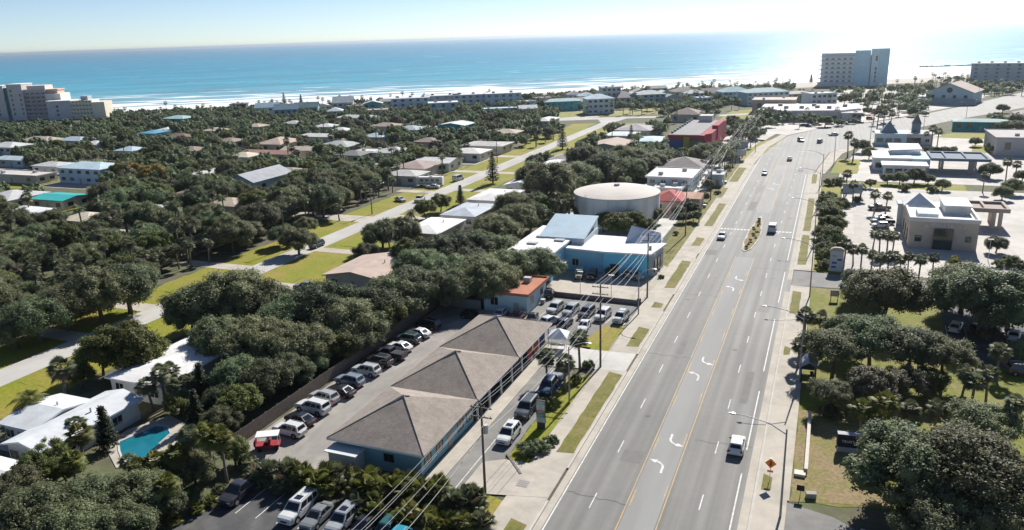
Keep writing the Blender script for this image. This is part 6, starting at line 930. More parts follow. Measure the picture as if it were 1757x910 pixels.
VEHICLES = [
    ('hatch', -7.4, 86.8, 180, (0.62, 0.62, 0.6), 'small white car driving away in the right lane near the bottom', 'cars on the main road', 0.05, False, False),
    ('sedan', -22.3, 187.7, 0, (0.62, 0.62, 0.6), 'white car coming towards the camera left of the planted island', 'cars on the main road', 0.05, False, False),
    ('van', -11.3, 197.9, 180, (0.55, 0.62, 0.64), 'pale van driving away right of the planted island', 'cars on the main road', 0.05, False, False),
    ('sedan', -19.7, 278.9, 0, (0.62, 0.62, 0.6), 'white car coming towards the camera beyond the planted island', 'cars on the main road', 0.05, False, True),
    ('sedan', -13.2, 311.7, 180, (0.36, 0.37, 0.38), 'small silver car driving away on the far straight', 'cars on the main road', 0.05, False, True),
    ('suv', -11.4, 366.0, 20, (0.06, 0.065, 0.07), 'dark SUV on the left side of the far junction', 'cars on the main road', 0.05, False, True),
    ('suv', -3.4, 363.2, 170, (0.36, 0.37, 0.38), 'grey SUV on the right side of the far junction', 'cars on the main road', 0.05, False, True),
    ('sedan', 1.9, 388.2, -60, (0.5, 0.49, 0.46), 'pale car turning at the far bend', 'cars on the main road', 0.05, False, True),
    ('sedan', 24.3, 433.1, -55, (0.55, 0.54, 0.5), 'pale car beyond the shop with two pointed towers', 'cars on the main road', 0.05, False, True),
    ('suv', -34.7, 80.4, 0, (0.62, 0.62, 0.6), 'white SUV with dark sunroof on the shop front drive', 'vehicles on the shop front drive', 0.05, True, False),
    ('bigsuv', -35.0, 87.6, 0, (0.06, 0.065, 0.07), 'dark grey SUV behind the white SUV on the shop drive', 'vehicles on the shop front drive', 0.05, False, False),
    ('suv', -34.6, 95.0, 2, (0.03, 0.06, 0.12), 'dark blue SUV under the palms on the shop drive', 'vehicles on the shop front drive', 0.05, False, False),
    ('sedan', -34.4, 100.4, 0, (0.4, 0.4, 0.4), 'grey car at the far end of the shop drive under palms', 'vehicles on the shop front drive', 0.05, False, False),
    ('suv', -44.3, 126.6, -6, (0.52, 0.53, 0.52), 'first silver-white SUV from the orange-roofed building', 'cars in the display lot', 0.05, False, False),
    ('suv', -41.2, 126.3, -6, (0.36, 0.37, 0.38), 'second SUV in the display row, silver', 'cars in the display lot', 0.05, False, False),
    ('suv', -38.1, 126.0, -6, (0.06, 0.065, 0.07), 'dark SUV in the middle of the display row', 'cars in the display lot', 0.05, False, False),
    ('suv', -35.0, 125.7, -6, (0.62, 0.62, 0.6), 'white SUV fourth in the display row', 'cars in the display lot', 0.05, False, False),
    ('suv', -31.6, 125.4, -6, (0.62, 0.62, 0.6), 'white SUV at the road end of the display row', 'cars in the display lot', 0.05, False, False),
    ('sedan', -53.0, 120.9, 0, (0.45, 0.48, 0.5), 'silver car in front of the orange-roofed building', 'cars in the display lot', 0.05, False, False),
    ('sedan', -49.6, 120.7, 0, (0.22, 0.015, 0.02), 'red car in front of the orange-roofed building', 'cars in the display lot', 0.05, False, False),
    ('sedan', -46.6, 120.4, 10, (0.012, 0.012, 0.014), 'black sedan right of the red car', 'cars in the display lot', 0.05, False, False),
    ('hatch', -43.2, 120.2, 160, (0.62, 0.62, 0.6), 'white hatchback behind the third pointed roof', 'cars in the display lot', 0.05, False, False),
    ('hatch', -40.3, 119.9, 175, (0.02, 0.02, 0.05), 'dark navy car beside the white hatchback', 'cars in the display lot', 0.05, False, False),
    ('sedan', -36.7, 119.7, 5, (0.62, 0.62, 0.6), 'white car above the round palm', 'cars in the display lot', 0.05, False, False),
    ('suv', -49.4, 133.4, -75, (0.012, 0.012, 0.014), 'black SUV beside the white wall of the orange-roofed building', 'cars in the display lot', 0.05, False, False),
    ('jeep', -46.1, 147.4, 10, (0.42, 0.42, 0.26), 'pale yellow jeep in front of the pale blue wall', 'cars in the display lot', 0.05, False, False),
    ('jeep', -43.4, 147.6, 5, (0.012, 0.012, 0.014), 'black jeep beside the pale yellow jeep', 'cars in the display lot', 0.05, False, False),
    ('suv', -35.4, 150.0, 60, (0.36, 0.37, 0.38), 'silver car in the shade by the road end of the pale blue wall', 'cars in the display lot', 0.05, False, False),
    ('hatch', -57.6, 118.5, 80, (0.012, 0.012, 0.014), 'dark car in shadow left of the silver car at the blue wall', 'cars in the display lot', 0.05, False, False),
    ('suv', -62.3, 72.2, -94, (0.62, 0.62, 0.6), 'white SUV nearest the camera along the fence', 'row of cars along the wooden fence', 0.05, False, False),
    ('sedan', -62.9, 75.2, -99, (0.012, 0.012, 0.014), 'black car second along the fence', 'row of cars along the wooden fence', 0.05, False, False),
    ('bigsuv', -63.2, 78.5, -96, (0.62, 0.62, 0.6), 'white SUV third along the fence with roof rails', 'row of cars along the wooden fence', 0.05, False, False),
    ('suv', -63.6, 81.7, -99, (0.36, 0.37, 0.38), 'silver SUV fourth along the fence', 'row of cars along the wooden fence', 0.05, False, False),
    ('sedan', -62.6, 84.3, -96, (0.012, 0.012, 0.014), 'low black sports car fifth along the fence', 'row of cars along the wooden fence', 0.05, False, False),
    ('suv', -63.2, 87.6, -96, (0.2, 0.25, 0.3), 'blue-grey SUV sixth along the fence', 'row of cars along the wooden fence', 0.05, False, False),
    ('suv', -62.9, 91.6, -94, (0.42, 0.44, 0.44), 'silver SUV seventh along the fence', 'row of cars along the wooden fence', 0.05, False, False),
    ('suv', -62.9, 95.2, -94, (0.012, 0.012, 0.014), 'black SUV eighth along the fence', 'row of cars along the wooden fence', 0.05, False, False),
    ('pickup', -62.6, 98.3, -96, (0.03, 0.03, 0.04), 'dark pickup ninth along the fence', 'row of cars along the wooden fence', 0.05, False, False),
    ('sedan', -62.8, 101.6, -99, (0.62, 0.62, 0.6), 'white car tenth along the fence', 'row of cars along the wooden fence', 0.05, False, False),
    ('suv', -63.2, 104.9, -94, (0.02, 0.05, 0.05), 'dark green SUV eleventh along the fence', 'row of cars along the wooden fence', 0.05, False, False),
    ('sedan', -62.8, 108.0, -99, (0.62, 0.62, 0.6), 'white car twelfth along the fence in shade', 'row of cars along the wooden fence', 0.05, False, False),
    ('suv', -63.0, 112.0, -99, (0.012, 0.012, 0.014), 'black car farthest along the fence', 'row of cars along the wooden fence', 0.05, False, False),
    ('pickup', -58.6, 58.6, 0, (0.035, 0.03, 0.03), 'dark brown pickup in the shade of the dark lot', 'cars in the dark parking lot', 0.05, False, False),
    ('bigsuv', -50.1, 57.9, 0, (0.62, 0.62, 0.6), 'large white SUV with sunroof in the dark lot at the bottom', 'cars in the dark parking lot', 0.05, True, False),
    ('sedan', -47.4, 57.6, 0, (0.2, 0.21, 0.21), 'grey sedan right of the large white SUV', 'cars in the dark parking lot', 0.05, False, False),
    ('suv', -44.4, 57.9, 0, (0.34, 0.35, 0.36), 'silver-black crossover third from the large white SUV', 'cars in the dark parking lot', 0.05, True, False),
    ('sedan', -41.7, 57.6, 0, (0.012, 0.012, 0.014), 'black sedan in the shade of the palmetto hedge', 'cars in the dark parking lot', 0.05, False, False),
    ('hatch', -39.1, 57.9, 0, (0.02, 0.1, 0.1), 'dark teal hatchback under the palmetto hedge', 'cars in the dark parking lot', 0.05, False, False),
    ('hatch', -37.2, 56.6, 0, (0.02, 0.25, 0.35), 'bright blue car at the bottom edge under the wires', 'cars in the dark parking lot', 0.05, False, False),
    ('suv', -116.6, 153.5, 0, (0.06, 0.065, 0.07), 'dark SUV on the side street by the brown-roofed house', 'vehicles on the side street', 0.05, False, False),
    ('sedan', -124.4, 208.5, 60, (0.5, 0.5, 0.5), 'silver car in the driveway left of the side street', 'vehicles on the side street', 0.05, False, False),
    ('pickup', -118.2, 210, 8, (0.58, 0.57, 0.54), 'white and tan pickup on the side street', 'vehicles on the side street', 0.05, False, False),
    ('van', -122.2, 246, 170, (0.62, 0.62, 0.6), 'white van on the side street verge beyond the motorhome', 'vehicles on the side street', 0.05, False, False),
    ('sedan', -124.2, 230.4, -80, (0.62, 0.62, 0.6), 'white car in front of the motorhome', 'vehicles on the side street', 0.05, False, False),
    ('pickup', -97.6, 123.8, -80, (0.2, 0.2, 0.2), 'dark pickup in the driveway of the brown-roofed house', 'vehicles on the side street', 0.05, False, False),
    ('pickup', 14.4, 229.2, -82, (0.012, 0.012, 0.014), 'black pickup under the palms beside the bank', 'cars in the bank lots', 0.05, False, False),
    ('sedan', 14.6, 216.6, -82, (0.012, 0.012, 0.014), 'black sedan behind the black pickup in the bank court', 'cars in the bank lots', 0.05, False, False),
    ('pickup', 14.4, 212.2, -82, (0.012, 0.012, 0.014), 'second black pickup left of the bank', 'cars in the bank lots', 0.05, False, False),
    ('hatch', 13.8, 208.2, -82, (0.62, 0.62, 0.6), 'white car beside the black pickups', 'cars in the bank lots', 0.05, False, False),
    ('sedan', 21.9, 137.4, 165, (0.62, 0.62, 0.6), 'white car left in the dark lot behind the park oaks', 'cars in the bank lots', 0.05, False, False),
    ('sedan', 24.8, 137.2, 165, (0.012, 0.012, 0.014), 'black car in the dark lot behind the park oaks', 'cars in the bank lots', 0.05, False, False),
    ('sedan', 30.0, 136.2, 165, (0.5, 0.52, 0.54), 'silver car right in the dark lot behind the park oaks', 'cars in the bank lots', 0.05, False, False),
    ('suv', 28.6, 121.2, 100, (0.07, 0.07, 0.075), 'dark SUV at the right edge below the dark lot', 'cars in the bank lots', 0.05, False, False),
    ('sedan', 8.2, 160.4, 80, (0.45, 0.47, 0.48), 'grey car in the shade of the tenant sign driveway', 'cars in the bank lots', 0.05, False, False),
    ('sedan', 22.5, 160.8, 85, (0.62, 0.62, 0.6), 'white car under the oak on the park side driveway', 'cars in the bank lots', 0.05, False, False),
    ('suv', -35, 318, 90, (0.62, 0.62, 0.6), 'white car nearest the road sign in the far shop lot', 'cars in the far store lots', 0.05, False, True),
    ('sedan', -36.5, 330, 80, (0.012, 0.012, 0.014), 'black car in the far shop lot', 'cars in the far store lots', 0.05, False, True),
    ('suv', -38, 344, 95, (0.36, 0.37, 0.38), 'silver car in the middle of the far shop lot', 'cars in the far store lots', 0.05, False, True),
    ('sedan', -35.5, 352, 90, (0.06, 0.065, 0.07), 'dark grey car in the far shop lot', 'cars in the far store lots', 0.05, False, True),
    ('suv', -33, 372, 30, (0.012, 0.012, 0.014), 'black SUV beside the corner lawn', 'cars in the far store lots', 0.05, False, True),
    ('sedan', -12, 424, 70, (0.012, 0.012, 0.014), 'leftmost dark car before the white store', 'cars in the far store lots', 0.05, False, True),
    ('suv', -6, 429, 70, (0.62, 0.62, 0.6), 'white car before the white store', 'cars in the far store lots', 0.05, False, True),
    ('sedan', 0, 433, 70, (0.36, 0.37, 0.38), 'silver car before the white store', 'cars in the far store lots', 0.05, False, True),
    ('suv', 7, 437, 60, (0.62, 0.62, 0.6), 'second white car before the white store', 'cars in the far store lots', 0.05, False, True),
    ('sedan', 14, 441, 60, (0.012, 0.012, 0.014), 'black car before the white store', 'cars in the far store lots', 0.05, False, True),
    ('suv', 20, 458, 50, (0.3, 0.05, 0.05), 'red car before the store porch', 'cars in the far store lots', 0.05, False, True),
    ('sedan', -32.5, 266, 0, (0.62, 0.62, 0.6), 'white car by the pale roadside office', 'cars in the far store lots', 0.05, False, True),
    ('suv', 26, 470, 45, (0.62, 0.62, 0.6), 'white car at the store corner', 'cars in the far store lots', 0.05, False, True),
    ('sedan', -295.1, 221.8, 80, (0.62, 0.62, 0.6), 'white car in front of the long pale carport', 'cars in the left driveways', 0.05, False, True),
    ('suv', -302.9, 223.0, 85, (0.012, 0.012, 0.014), 'black SUV in front of the long pale carport', 'cars in the left driveways', 0.05, False, True),
    ('suv', -208.4, 316.8, 85, (0.012, 0.012, 0.014), 'black SUV by the dark grey-brown roof', 'cars in the left driveways', 0.05, False, True),
    ('suv', -206.2, 324.2, 85, (0.35, 0.22, 0.12), 'tan SUV right of the black one by the dark grey-brown roof', 'cars in the left driveways', 0.05, False, True),
    ('suv', -105.8, 366.1, 40, (0.03, 0.06, 0.12), 'dark blue car on the drive near the long tan roof', 'cars in the left driveways', 0.05, False, True),
]
# ------------------------------------------------------------------ buildings
def paint(c, kind='wall'):
    key = '%s_%02d%02d%02d' % (kind, *(int(round(k * 50)) for k in c))
    if kind == 'roof':
        return mat(key, c, .85, .10, .45, c2=tuple(k * .86 for k in c), c2scale=.25, bump=.25, bscale=6, stretch=(1, 1, 1.0))
    if kind == 'shingle':
        return mat(key, c, .92, .16, 2.2, detail=5, c2=tuple(k * .84 for k in c), c2scale=.5, bump=.6, bscale=7)
    if kind == 'metalroof':
        return mat(key, c, .45, .06, .3, c2=tuple(k * .9 for k in c), c2scale=.2)
    return mat(key, c, .85, .07, .5, c2=tuple(k * .9 for k in c), c2scale=.3, c2lo=.5, c2hi=.75)

M_glass = mat('window_glass', (.02, .03, .036), .08, .1, .4, spec=.8)
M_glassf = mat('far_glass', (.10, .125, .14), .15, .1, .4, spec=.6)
M_glassd = mat('dark_glass', (.014, .018, .022), .15, .1, .4, spec=.6)
M_trim = mat('white_trim', (.66, .65, .62), .7, .05, 1)
M_frame = mat('dark_frame', (.05, .05, .055), .6, .05, 1)
M_metal = mat('galvanised_metal', (.45, .46, .47), .45, .08, 1, metal=.6)
M_wood = mat('weathered_wood', (.16, .125, .095), .9, .2, 3, bump=.3, bscale=6, stretch=(4, 4, .5))

WIN_ME = {}
def window(parent, x, y, z, face, w, h, frame=None, glass=None, simple=False, name='window'):
    """face: 's' = -y, 'n' = +y, 'e' = +x, 'w' = -x of the parent's own axes; z is the sill height"""
    frame = frame or M_trim; glass = glass or M_glass
    key = (round(w, 2), round(h, 2), frame.name, glass.name, simple)
    if key not in WIN_ME:
        t = .07
        f = MB()
        if simple:
            f.box(-w / 2, -.05, 0, w / 2, .04, h)
            WIN_ME[key] = (f.mesh('window', glass), None)
        else:
            f.box(-w / 2 - t, -.07, -t, -w / 2, .03, h + t); f.box(w / 2, -.07, -t, w / 2 + t, .03, h + t)
            f.box(-w / 2, -.07, -t, w / 2, .03, 0); f.box(-w / 2, -.07, h, w / 2, .03, h + t)
            f.box(-.03, -.055, 0, .03, .02, h)
            g = MB().box(-w / 2, -.03, 0, w / 2, .01, h)
            WIN_ME[key] = (f.mesh('window', frame), g.mesh('pane', glass))
    fm, gm = WIN_ME[key]
    rz = {'s': 0, 'e': math.pi / 2, 'n': math.pi, 'w': -math.pi / 2}[face]
    o = link(name, fm, parent, (x, y, z), rz)
    if gm:
        link('pane', gm, o)
    return o

def door(parent, x, y, z, face, w=1.0, h=2.1, M=None):
    rz = {'s': 0, 'e': math.pi / 2, 'n': math.pi, 'w': -math.pi / 2}[face]
    o = link('door', MB().box(-w / 2, -.06, 0, w / 2, .03, h).mesh('door', M or paint((.35, .32, .28))), parent, (x, y, z), rz)
    build(MB().box(-w / 2 + .08, -.10, h * .47, -w / 2 + .14, -.06, h * .52), 'handle', M_metal, o)
    return o

def roof_mesh(w, d, h, kind, rise, over, mats, thick=.22):
    x, y = w / 2 + over, d / 2 + over
    mb = MB()
    t = thick
    if kind == 'flat':                                  # slab with a low parapet
        mb.box(-x, -y, h, x, y, h + t)
        p = .18
        for a in ((-x, -y, x, -y + p), (-x, y - p, x, y), (-x, -y + p, -x + p, y - p), (x - p, -y + p, x, y - p)):
            mb.box(a[0], a[1], h + t, a[2], a[3], h + t + .3)
        return mb.mesh('roof', mats)
    base = [(-x, -y), (x, -y), (x, y), (-x, y)]
    b = [(px, py, h) for px, py in base]; c = [(px, py, h + t) for px, py in base]
    if kind == 'hip':
        k = min(x, y)
        r = [(-(x - k) if x > y else 0, -(y - k) if y >= x else 0), ((x - k) if x > y else 0, (y - k) if y >= x else 0)]
        if abs(x - y) < .05: kind = 'pyramid'
    if kind == 'pyramid':
        vs = b + c + [(0, 0, h + t + rise)]
        fs = [(3, 2, 1, 0)] + [(i, (i + 1) % 4, 4 + (i + 1) % 4, 4 + i) for i in range(4)] + [(4 + i, 4 + (i + 1) % 4, 8) for i in range(4)]
    elif kind == 'hip':
        vs = b + c + [(r[0][0], r[0][1], h + t + rise), (r[1][0], r[1][1], h + t + rise)]
        fs = [(3, 2, 1, 0)] + [(i, (i + 1) % 4, 4 + (i + 1) % 4, 4 + i) for i in range(4)]
        if x > y: fs += [(4, 5, 9, 8), (5, 6, 9), (6, 7, 8, 9), (7, 4, 8)]
        else: fs += [(4, 5, 8), (5, 6, 9, 8), (6, 7, 9), (7, 4, 8, 9)]
    elif kind == 'gable_x':                              # ridge along local x
        vs = b + c + [(-x, 0, h + t + rise), (x, 0, h + t + rise), (-x, 0, h + rise), (x, 0, h + rise)]
        fs = [(0, 1, 5, 4), (2, 3, 7, 6), (4, 5, 9, 8), (6, 7, 8, 9), (1, 0, 10, 11), (3, 2, 11, 10), (0, 4, 8, 10), (7, 3, 10, 8), (5, 1, 11, 9), (2, 6, 9, 11)]
    elif kind == 'gable_y':
        vs = b + c + [(0, -y, h + t + rise), (0, y, h + t + rise), (0, -y, h + rise), (0, y, h + rise)]
        fs = [(1, 2, 6, 5), (3, 0, 4, 7), (5, 6, 9, 8), (7, 4, 8, 9), (2, 1, 10, 11), (0, 3, 11, 10), (1, 5, 8, 10), (4, 0, 10, 8), (6, 2, 11, 9), (3, 7, 9, 11)]
    elif kind == 'shed':                                 # rises towards +y
        vs = [(-x, -y, h), (x, -y, h), (x, y, h + rise), (-x, y, h + rise), (-x, -y, h + t), (x, -y, h + t), (x, y, h + rise + t), (-x, y, h + rise + t)]
        fs = [(3, 2, 1, 0), (4, 5, 6, 7)] + [(i, (i + 1) % 4, 4 + (i + 1) % 4, 4 + i) for i in range(4)]
    mb.add(vs, fs)
    return mb.mesh('roof', mats)

LAND = []                                                # landmarks used in labels of trees
def house(name, label, cat, cx, cy, w, d, h, roof='hip', rise=1.6, rc=(.6, .6, .58), wc=(.6, .58, .52), rz=0, over=.55, near=False, nwin=3, east=2, storeys=1, group=None, rkind='roof', short=None, doors=True, gable_fill=True):
    t = thing(name, label, cat, (cx, cy, 0), rz, group)
    LAND.append((short or label, cx, cy))
    wall = MB().box(-w / 2, -d / 2, -.3, w / 2, d / 2, h)
    if roof == 'gable_y' and gable_fill:
        for s in (-1, 1):
            y = s * d / 2
            wall.add([(-w / 2, y, h), (w / 2, y, h), (0, y, h + rise)], [(0, 1, 2) if s < 0 else (1, 0, 2)])
    if roof == 'gable_x' and gable_fill:
        for s in (-1, 1):
            x = s * w / 2
            wall.add([(x, -d / 2, h), (x, d / 2, h), (x, 0, h + rise)], [(0, 1, 2) if s > 0 else (1, 0, 2)])
    if roof == 'shed':
        for s in (-1, 1):
            x = s * w / 2
            wall.add([(x, -d / 2, h), (x, d / 2, h), (x, d / 2, h + rise)], [(0, 1, 2) if s > 0 else (1, 0, 2)])
        wall.add([(-w / 2, d / 2, h), (w / 2, d / 2, h), (w / 2, d / 2, h + rise), (-w / 2, d / 2, h + rise)], [(1, 0, 3, 2)])
    build(wall, 'wall', paint(wc), t)
    r = link('roof', roof_mesh(w, d, h + .004, roof, rise, over, paint(rc, rkind)), t)
    sh = h / storeys
    ww = 1.5 if near else min(2.0, w / (nwin + 1.5))
    for s in range(storeys):
        z = s * sh + sh * .36; hh = sh * .42
        for k in range(nwin):
            x = -w / 2 + w * (k + .5) / nwin
            if s == 0 and doors and k == nwin // 2:
                door(t, x, -d / 2, 0, 's'); continue
            window(t, x, -d / 2, z, 's', ww, hh, simple=not near)
        for k in range(east):
            window(t, w / 2, -d / 2 + d * (k + .5) / east, z, 'e', ww, hh, simple=not near)
    return t, r

for row in HOUSES:
    (nm, lab, short, cx, cy, rz, w, d, h, rf, rise, rc, wc, st, nw, ea, near) = row
    t, r = house(nm, lab, 'house' if 'house' in nm else nm.split('_')[-1], cx, cy, w, d, h, rf, rise, rc, wc, R(rz), near=near, nwin=nw, east=ea, storeys=st, short=short, rkind='shingle' if near and max(rc) < .4 else 'roof')
    if near and rf in ('hip', 'gable_y', 'gable_x', 'flat'):
        build(MB().cyl((w * .2, d * .1, h), (w * .2, d * .1, h + rise + .5), .12, .12, 6), 'vent_pipe', M_metal, r)

    if cx > -130 or near:
        build(MB().box(w / 2 + .3, d * .1, 0, w / 2 + 1.1, d * .1 + .8, .9), 'air_conditioner', M_metal, t)
        build(MB().box(-w / 2 - .5, -d / 2 - 1.6, -.1, -w / 2 + w * .6, -d / 2 - .02, .1), 'porch_slab', M_conc, t)
    if rf == 'flat':
        for q in (-.25, .2): build(MB().box(w * q - .7, -.5 + d * q, h + .22, w * q + .7, .6 + d * q, h + 1.2), 'roof_unit', paint((.44, .43, .41)), r)

# --- the shop row with three pointed roofs
def shop_row():
    t = thing('shop_building', 'long shop building under three pointed brown shingle roofs in a row', 'building', (-46.6, 90.2, 0))
    LAND.append(('the shop building with three pointed roofs', -46.6, 90))
    wc = paint((.22, .40, .44))
    W = MB()
    W.box(-5.8, -21.6, -.2, 5.8, -7.3, 3.2); W.box(-5.8, -7.3, -.2, 3.6, 21.6, 3.2)
    build(W, 'wall', wc, t)
    M = paint((.30, .256, .218), 'shingle')
    lens = [(-22.3, -7.4), (-7.4, 7.3), (7.3, 22.3)]
    for (y0, y1) in lens:
        cyy = (y0 + y1) / 2; hd = (y1 - y0) / 2 + .0
        r = link('roof', roof_mesh(13.3, hd * 2 - .006, 3.2, 'pyramid', 3.1, 0, M), t, (0, cyy, 0))
        build(MB().box(-6.62, -hd - .03, 3.15, 6.62, -hd - .006, 3.40) if y0 < -20 else MB().box(6.655, -hd + .2, 3.17, 6.69, hd - .2, 3.40), 'fascia', M_trim, r)
        build(MB().tube([(-1.2, -hd * .18, 5.95), (0, 0, 6.56), (.5, .55, 6.33)], [.13, .16, .13], 6), 'ridge_cap', paint((.42, .37, .32), 'shingle'), r)
    for (y0, y1) in lens:
        cyy = (y0 + y1) / 2; hd = (y1 - y0) / 2
        for sx in (-1, 1):
            for sy in (-1, 1):
                if sy > 0 and y1 < 20: continue
                build(MB().tube([(sx * 6.6, cyy + sy * (hd - .05), 3.43), (sx * .1, cyy + sy * .1, 6.52)], .07, 5), 'hip_cap', paint((.30, .25, .21), 'shingle'), t)
    for x, y, z in ((-2.6, -18.2, 4.6), (3.0, -14, 4.7), (2.4, 1.5, 4.95), (3.4, 16, 4.65), (-3.2, 2, 4.75)):
        build(MB().cyl((x, y, z - .5), (x, y, z + .35), .11, .11, 6), 'roof_vent', M_metal, t)
    for y in (-20, -17, -14.2, -11.2, -8.6):
        if y == -14.2: door(t, 5.8, y, 0, 'e', 1.1, 2.2)
        else: window(t, 5.8, y, 1.0, 'e', 1.5, 1.2, frame=M_frame)
    for x in (-3.8, 1.5):
        window(t, x, -21.6, 1.4, 's', 1.2, .9, frame=M_frame)
    post = MB().box(-.12, -.12, 0, .12, .12, 3.2).mesh('porch_post', M_trim)
    for k in range(8):
        link('porch_post', post, t, (6.2, -6.8 + k * 4.05, 0))
    for k in range(9):
        y = -5.8 + k * 3.1
        if k % 3 == 1: door(t, 3.6, y, 0.1, 'e', 1.4, 2.3, M_frame)
        else: window(t, 3.6, y, .5, 'e', 2.3, 2.0, frame=M_frame, glass=M_glassd)
    build(MB().box(-5.6, -23.6, -.1, -1.9, -21.65, 2.5).box(-6.0, -23.9, 2.5, -1.6, -21.7, 2.62), 'lean_to', paint((.60, .61, .60)), t)
    return t
shop_row()
for k, (y, c, lab) in enumerate(((101.5, (.25, .03, .04), 'dark red cloth banner hanging at the near end of the third shop porch'), (104.3, (.30, .05, .05), 'red cloth banner hanging in the middle of the third shop porch'), (107.3, (.08, .06, .16), 'dark blue cloth banner hanging at the far end of the third shop porch'), (96.2, (.03, .03, .05), 'black cloth banner hanging on the second shop porch'))):
    mb = MB(); n = 8
    for i in range(n):
        a, b = i / n * 2.2, (i + 1) / n * 2.2
        fa, fb = .05 * math.sin(i * 1.6), .05 * math.sin((i + 1) * 1.6)
        mb.add([(fa, a, 0), (fb, b, 0), (fb * .3, b, 1.9), (fa * .3, a, 1.9)], [(0, 1, 2, 3)])
        mb.add([(fa - .02, a, 0), (fb - .02, b, 0), (fb * .3 - .02, b, 1.9), (fa * .3 - .02, a, 1.9)], [(3, 2, 1, 0)])
    o = build(mb, 'banner', paint(c, 'wall'), loc=(-40.25, y, 1.0)); tag(o, lab, 'banner', 'banners on the shop porch')

# --- the white L-shaped building with bright flat roofs
def salon():
    t = thing('white_building', 'white flat-roofed L-shaped building with pale blue walls behind the car lot', 'building', (-46, 156, 0))
    LAND.append(('the white flat-roofed L-shaped building', -46, 156))
    wc = paint((.30, .60, .74)); rc = paint((.74, .74, .73), 'roof')
    build(MB().box(-14.7, -13.2, -.2, -4.9, 10.2, 5.6), 'wall', wc, t)
    r = build(MB().box(-15, -13.5, 5.6, -4.6, 10.4, 5.95), 'roof', rc, t)
    for x, y in ((-11.5, -6), (-11.5, 0), (-10.5, 6), (-6.6, -2.2)):
        build(MB().box(x - 1.1, y - .7, 5.95, x + 1.1, y + .7, 6.3), 'skylight', paint((.42, .42, .40)), r)
    build(MB().box(-4.9, -3.8, -.2, 13.0, 8.0, 4.7), 'wall', wc, t)
    r2 = build(MB().prism([(-4.6, -4.1), (3.9, -4.9), (14.0, -4.4), (15.4, 5.0), (5, 8.3), (-4.6, 8.3)], 4.7, 5.05), 'roof', rc, t)
    build(MB().box(3.9, -4.6, -.2, 13.4, -3.8, 4.7), 'wall', paint((.18, .60, .78)), t)
    build(MB().prism([(13.0, -3.9), (14.4, -3.0), (14.8, 4.4), (13.0, 6.5)], 0, 4.7), 'shop_front', paint((.38, .42, .44)), t)
    for y in (-2.2, .4, 3.0):
        window(t, 14.62 + y * .03, y, .8, 'e', 1.9, 2.6, frame=M_frame)
    # raised rear block with a sloping blue-white metal roof
    build(MB().box(-11.3, 8.3, -.2, -1.8, 11, 8.2), 'rear_wall', paint((.62, .65, .66)), t)
    mb = MB(); mb.add([(-12, -.5, 6.3), (-1.5, -.5, 6.3), (-1.5, 10.9, 8.9), (-12, 10.9, 8.9), (-12, -.5, 6.0), (-1.5, -.5, 6.0), (-1.5, 10.9, 8.6), (-12, 10.9, 8.6)],
                      [(0, 1, 2, 3), (7, 6, 5, 4), (0, 4, 5, 1), (1, 5, 6, 2), (2, 6, 7, 3), (3, 7, 4, 0)])
    build(MB().box(-4.55, -.4, 4.9, -1.6, 10.8, 6.2), 'rear_wall', paint((.60, .63, .64)), t)
    build(mb, 'sloping_roof', paint((.44, .56, .63), 'metalroof'), t)
    # white sail-like roof monitor near the road end
    mb = MB(); mb.add([(6.5, 4, 5.05), (9.5, 3, 5.05), (14.2, 5.0, 5.05), (14.0, 8.0, 5.05), (7, 8, 5.05), (7.2, 6.6, 8.2), (9.8, 6.0, 7.0), (13.6, 7.0, 6.8)],
                      [(0, 1, 6, 5), (1, 2, 7, 6), (2, 3, 7), (3, 4, 5, 7), (4, 0, 5), (5, 6, 7)])
    build(mb, 'roof_monitor', paint((.68, .71, .74)), t)
    window(t, -2.5, -3.8, 1.2, 's', 1.4, 1.5)
    door(t, 6.3, -4.6, 0, 's', 1.8, 2.4, M_frame)
    build(MB().box(-5.4, -8.2, 2.6, -3.4, -5.4, 2.85), 'awning', M_trim, t)
salon()

# --- the round water tank
def tank():
    t = thing('water_tank', 'large round pale concrete water tank with a shallow domed roof', 'water tank', (-52, 200.5, 0))
    LAND.append(('the round water tank', -52, 200))
    n = 64; r = 11.5; h = 7.9
    ring = lambda rr, z: [(rr * math.cos(2 * math.pi * k / n), rr * math.sin(2 * math.pi * k / n), z) for k in range(n)]
    build(MB().loft([ring(r, -.2), ring(r, h)], cap=False), 'wall', mat('tank_wall', (.70, .68, .63), .85, .05, .4, c2=(.52, .51, .49), c2scale=.5, stretch=(1, 1, .08)), t, smooth=True)
    mb = MB(); rings = [ring(r + .12, h - .25), ring(r + .12, h + .05)] + [ring(r * q, h + .1 + 1.5 * (1 - q * q)) for q in (.97, .8, .6, .4, .2, .02)]
    mb.loft(rings)
    d = build(mb, 'dome', mat('tank_roof', (.60, .545, .49), .85, .08, .3, c2=(.53, .48, .43), c2scale=.15), t)
    build(MB().cyl((0, 0, h + 1.55), (0, 0, h + 2.1), .8, .7, 12), 'hatch', paint((.42, .40, .38)), d)
    lad = MB()
    for s in (-.25, .25): lad.cyl((-r * .5 + s, -r * .87 - .1, 0), (-r * .5 + s, -r * .87 - .1, h + .8), .04, .04, 5)
    for k in range(20): lad.cyl((-r * .5 - .25, -r * .87 - .1, .4 + k * .42), (-r * .5 + .25, -r * .87 - .1, .4 + k * .42), .025, .025, 4)
    build(lad, 'ladder', M_metal, t)
tank()

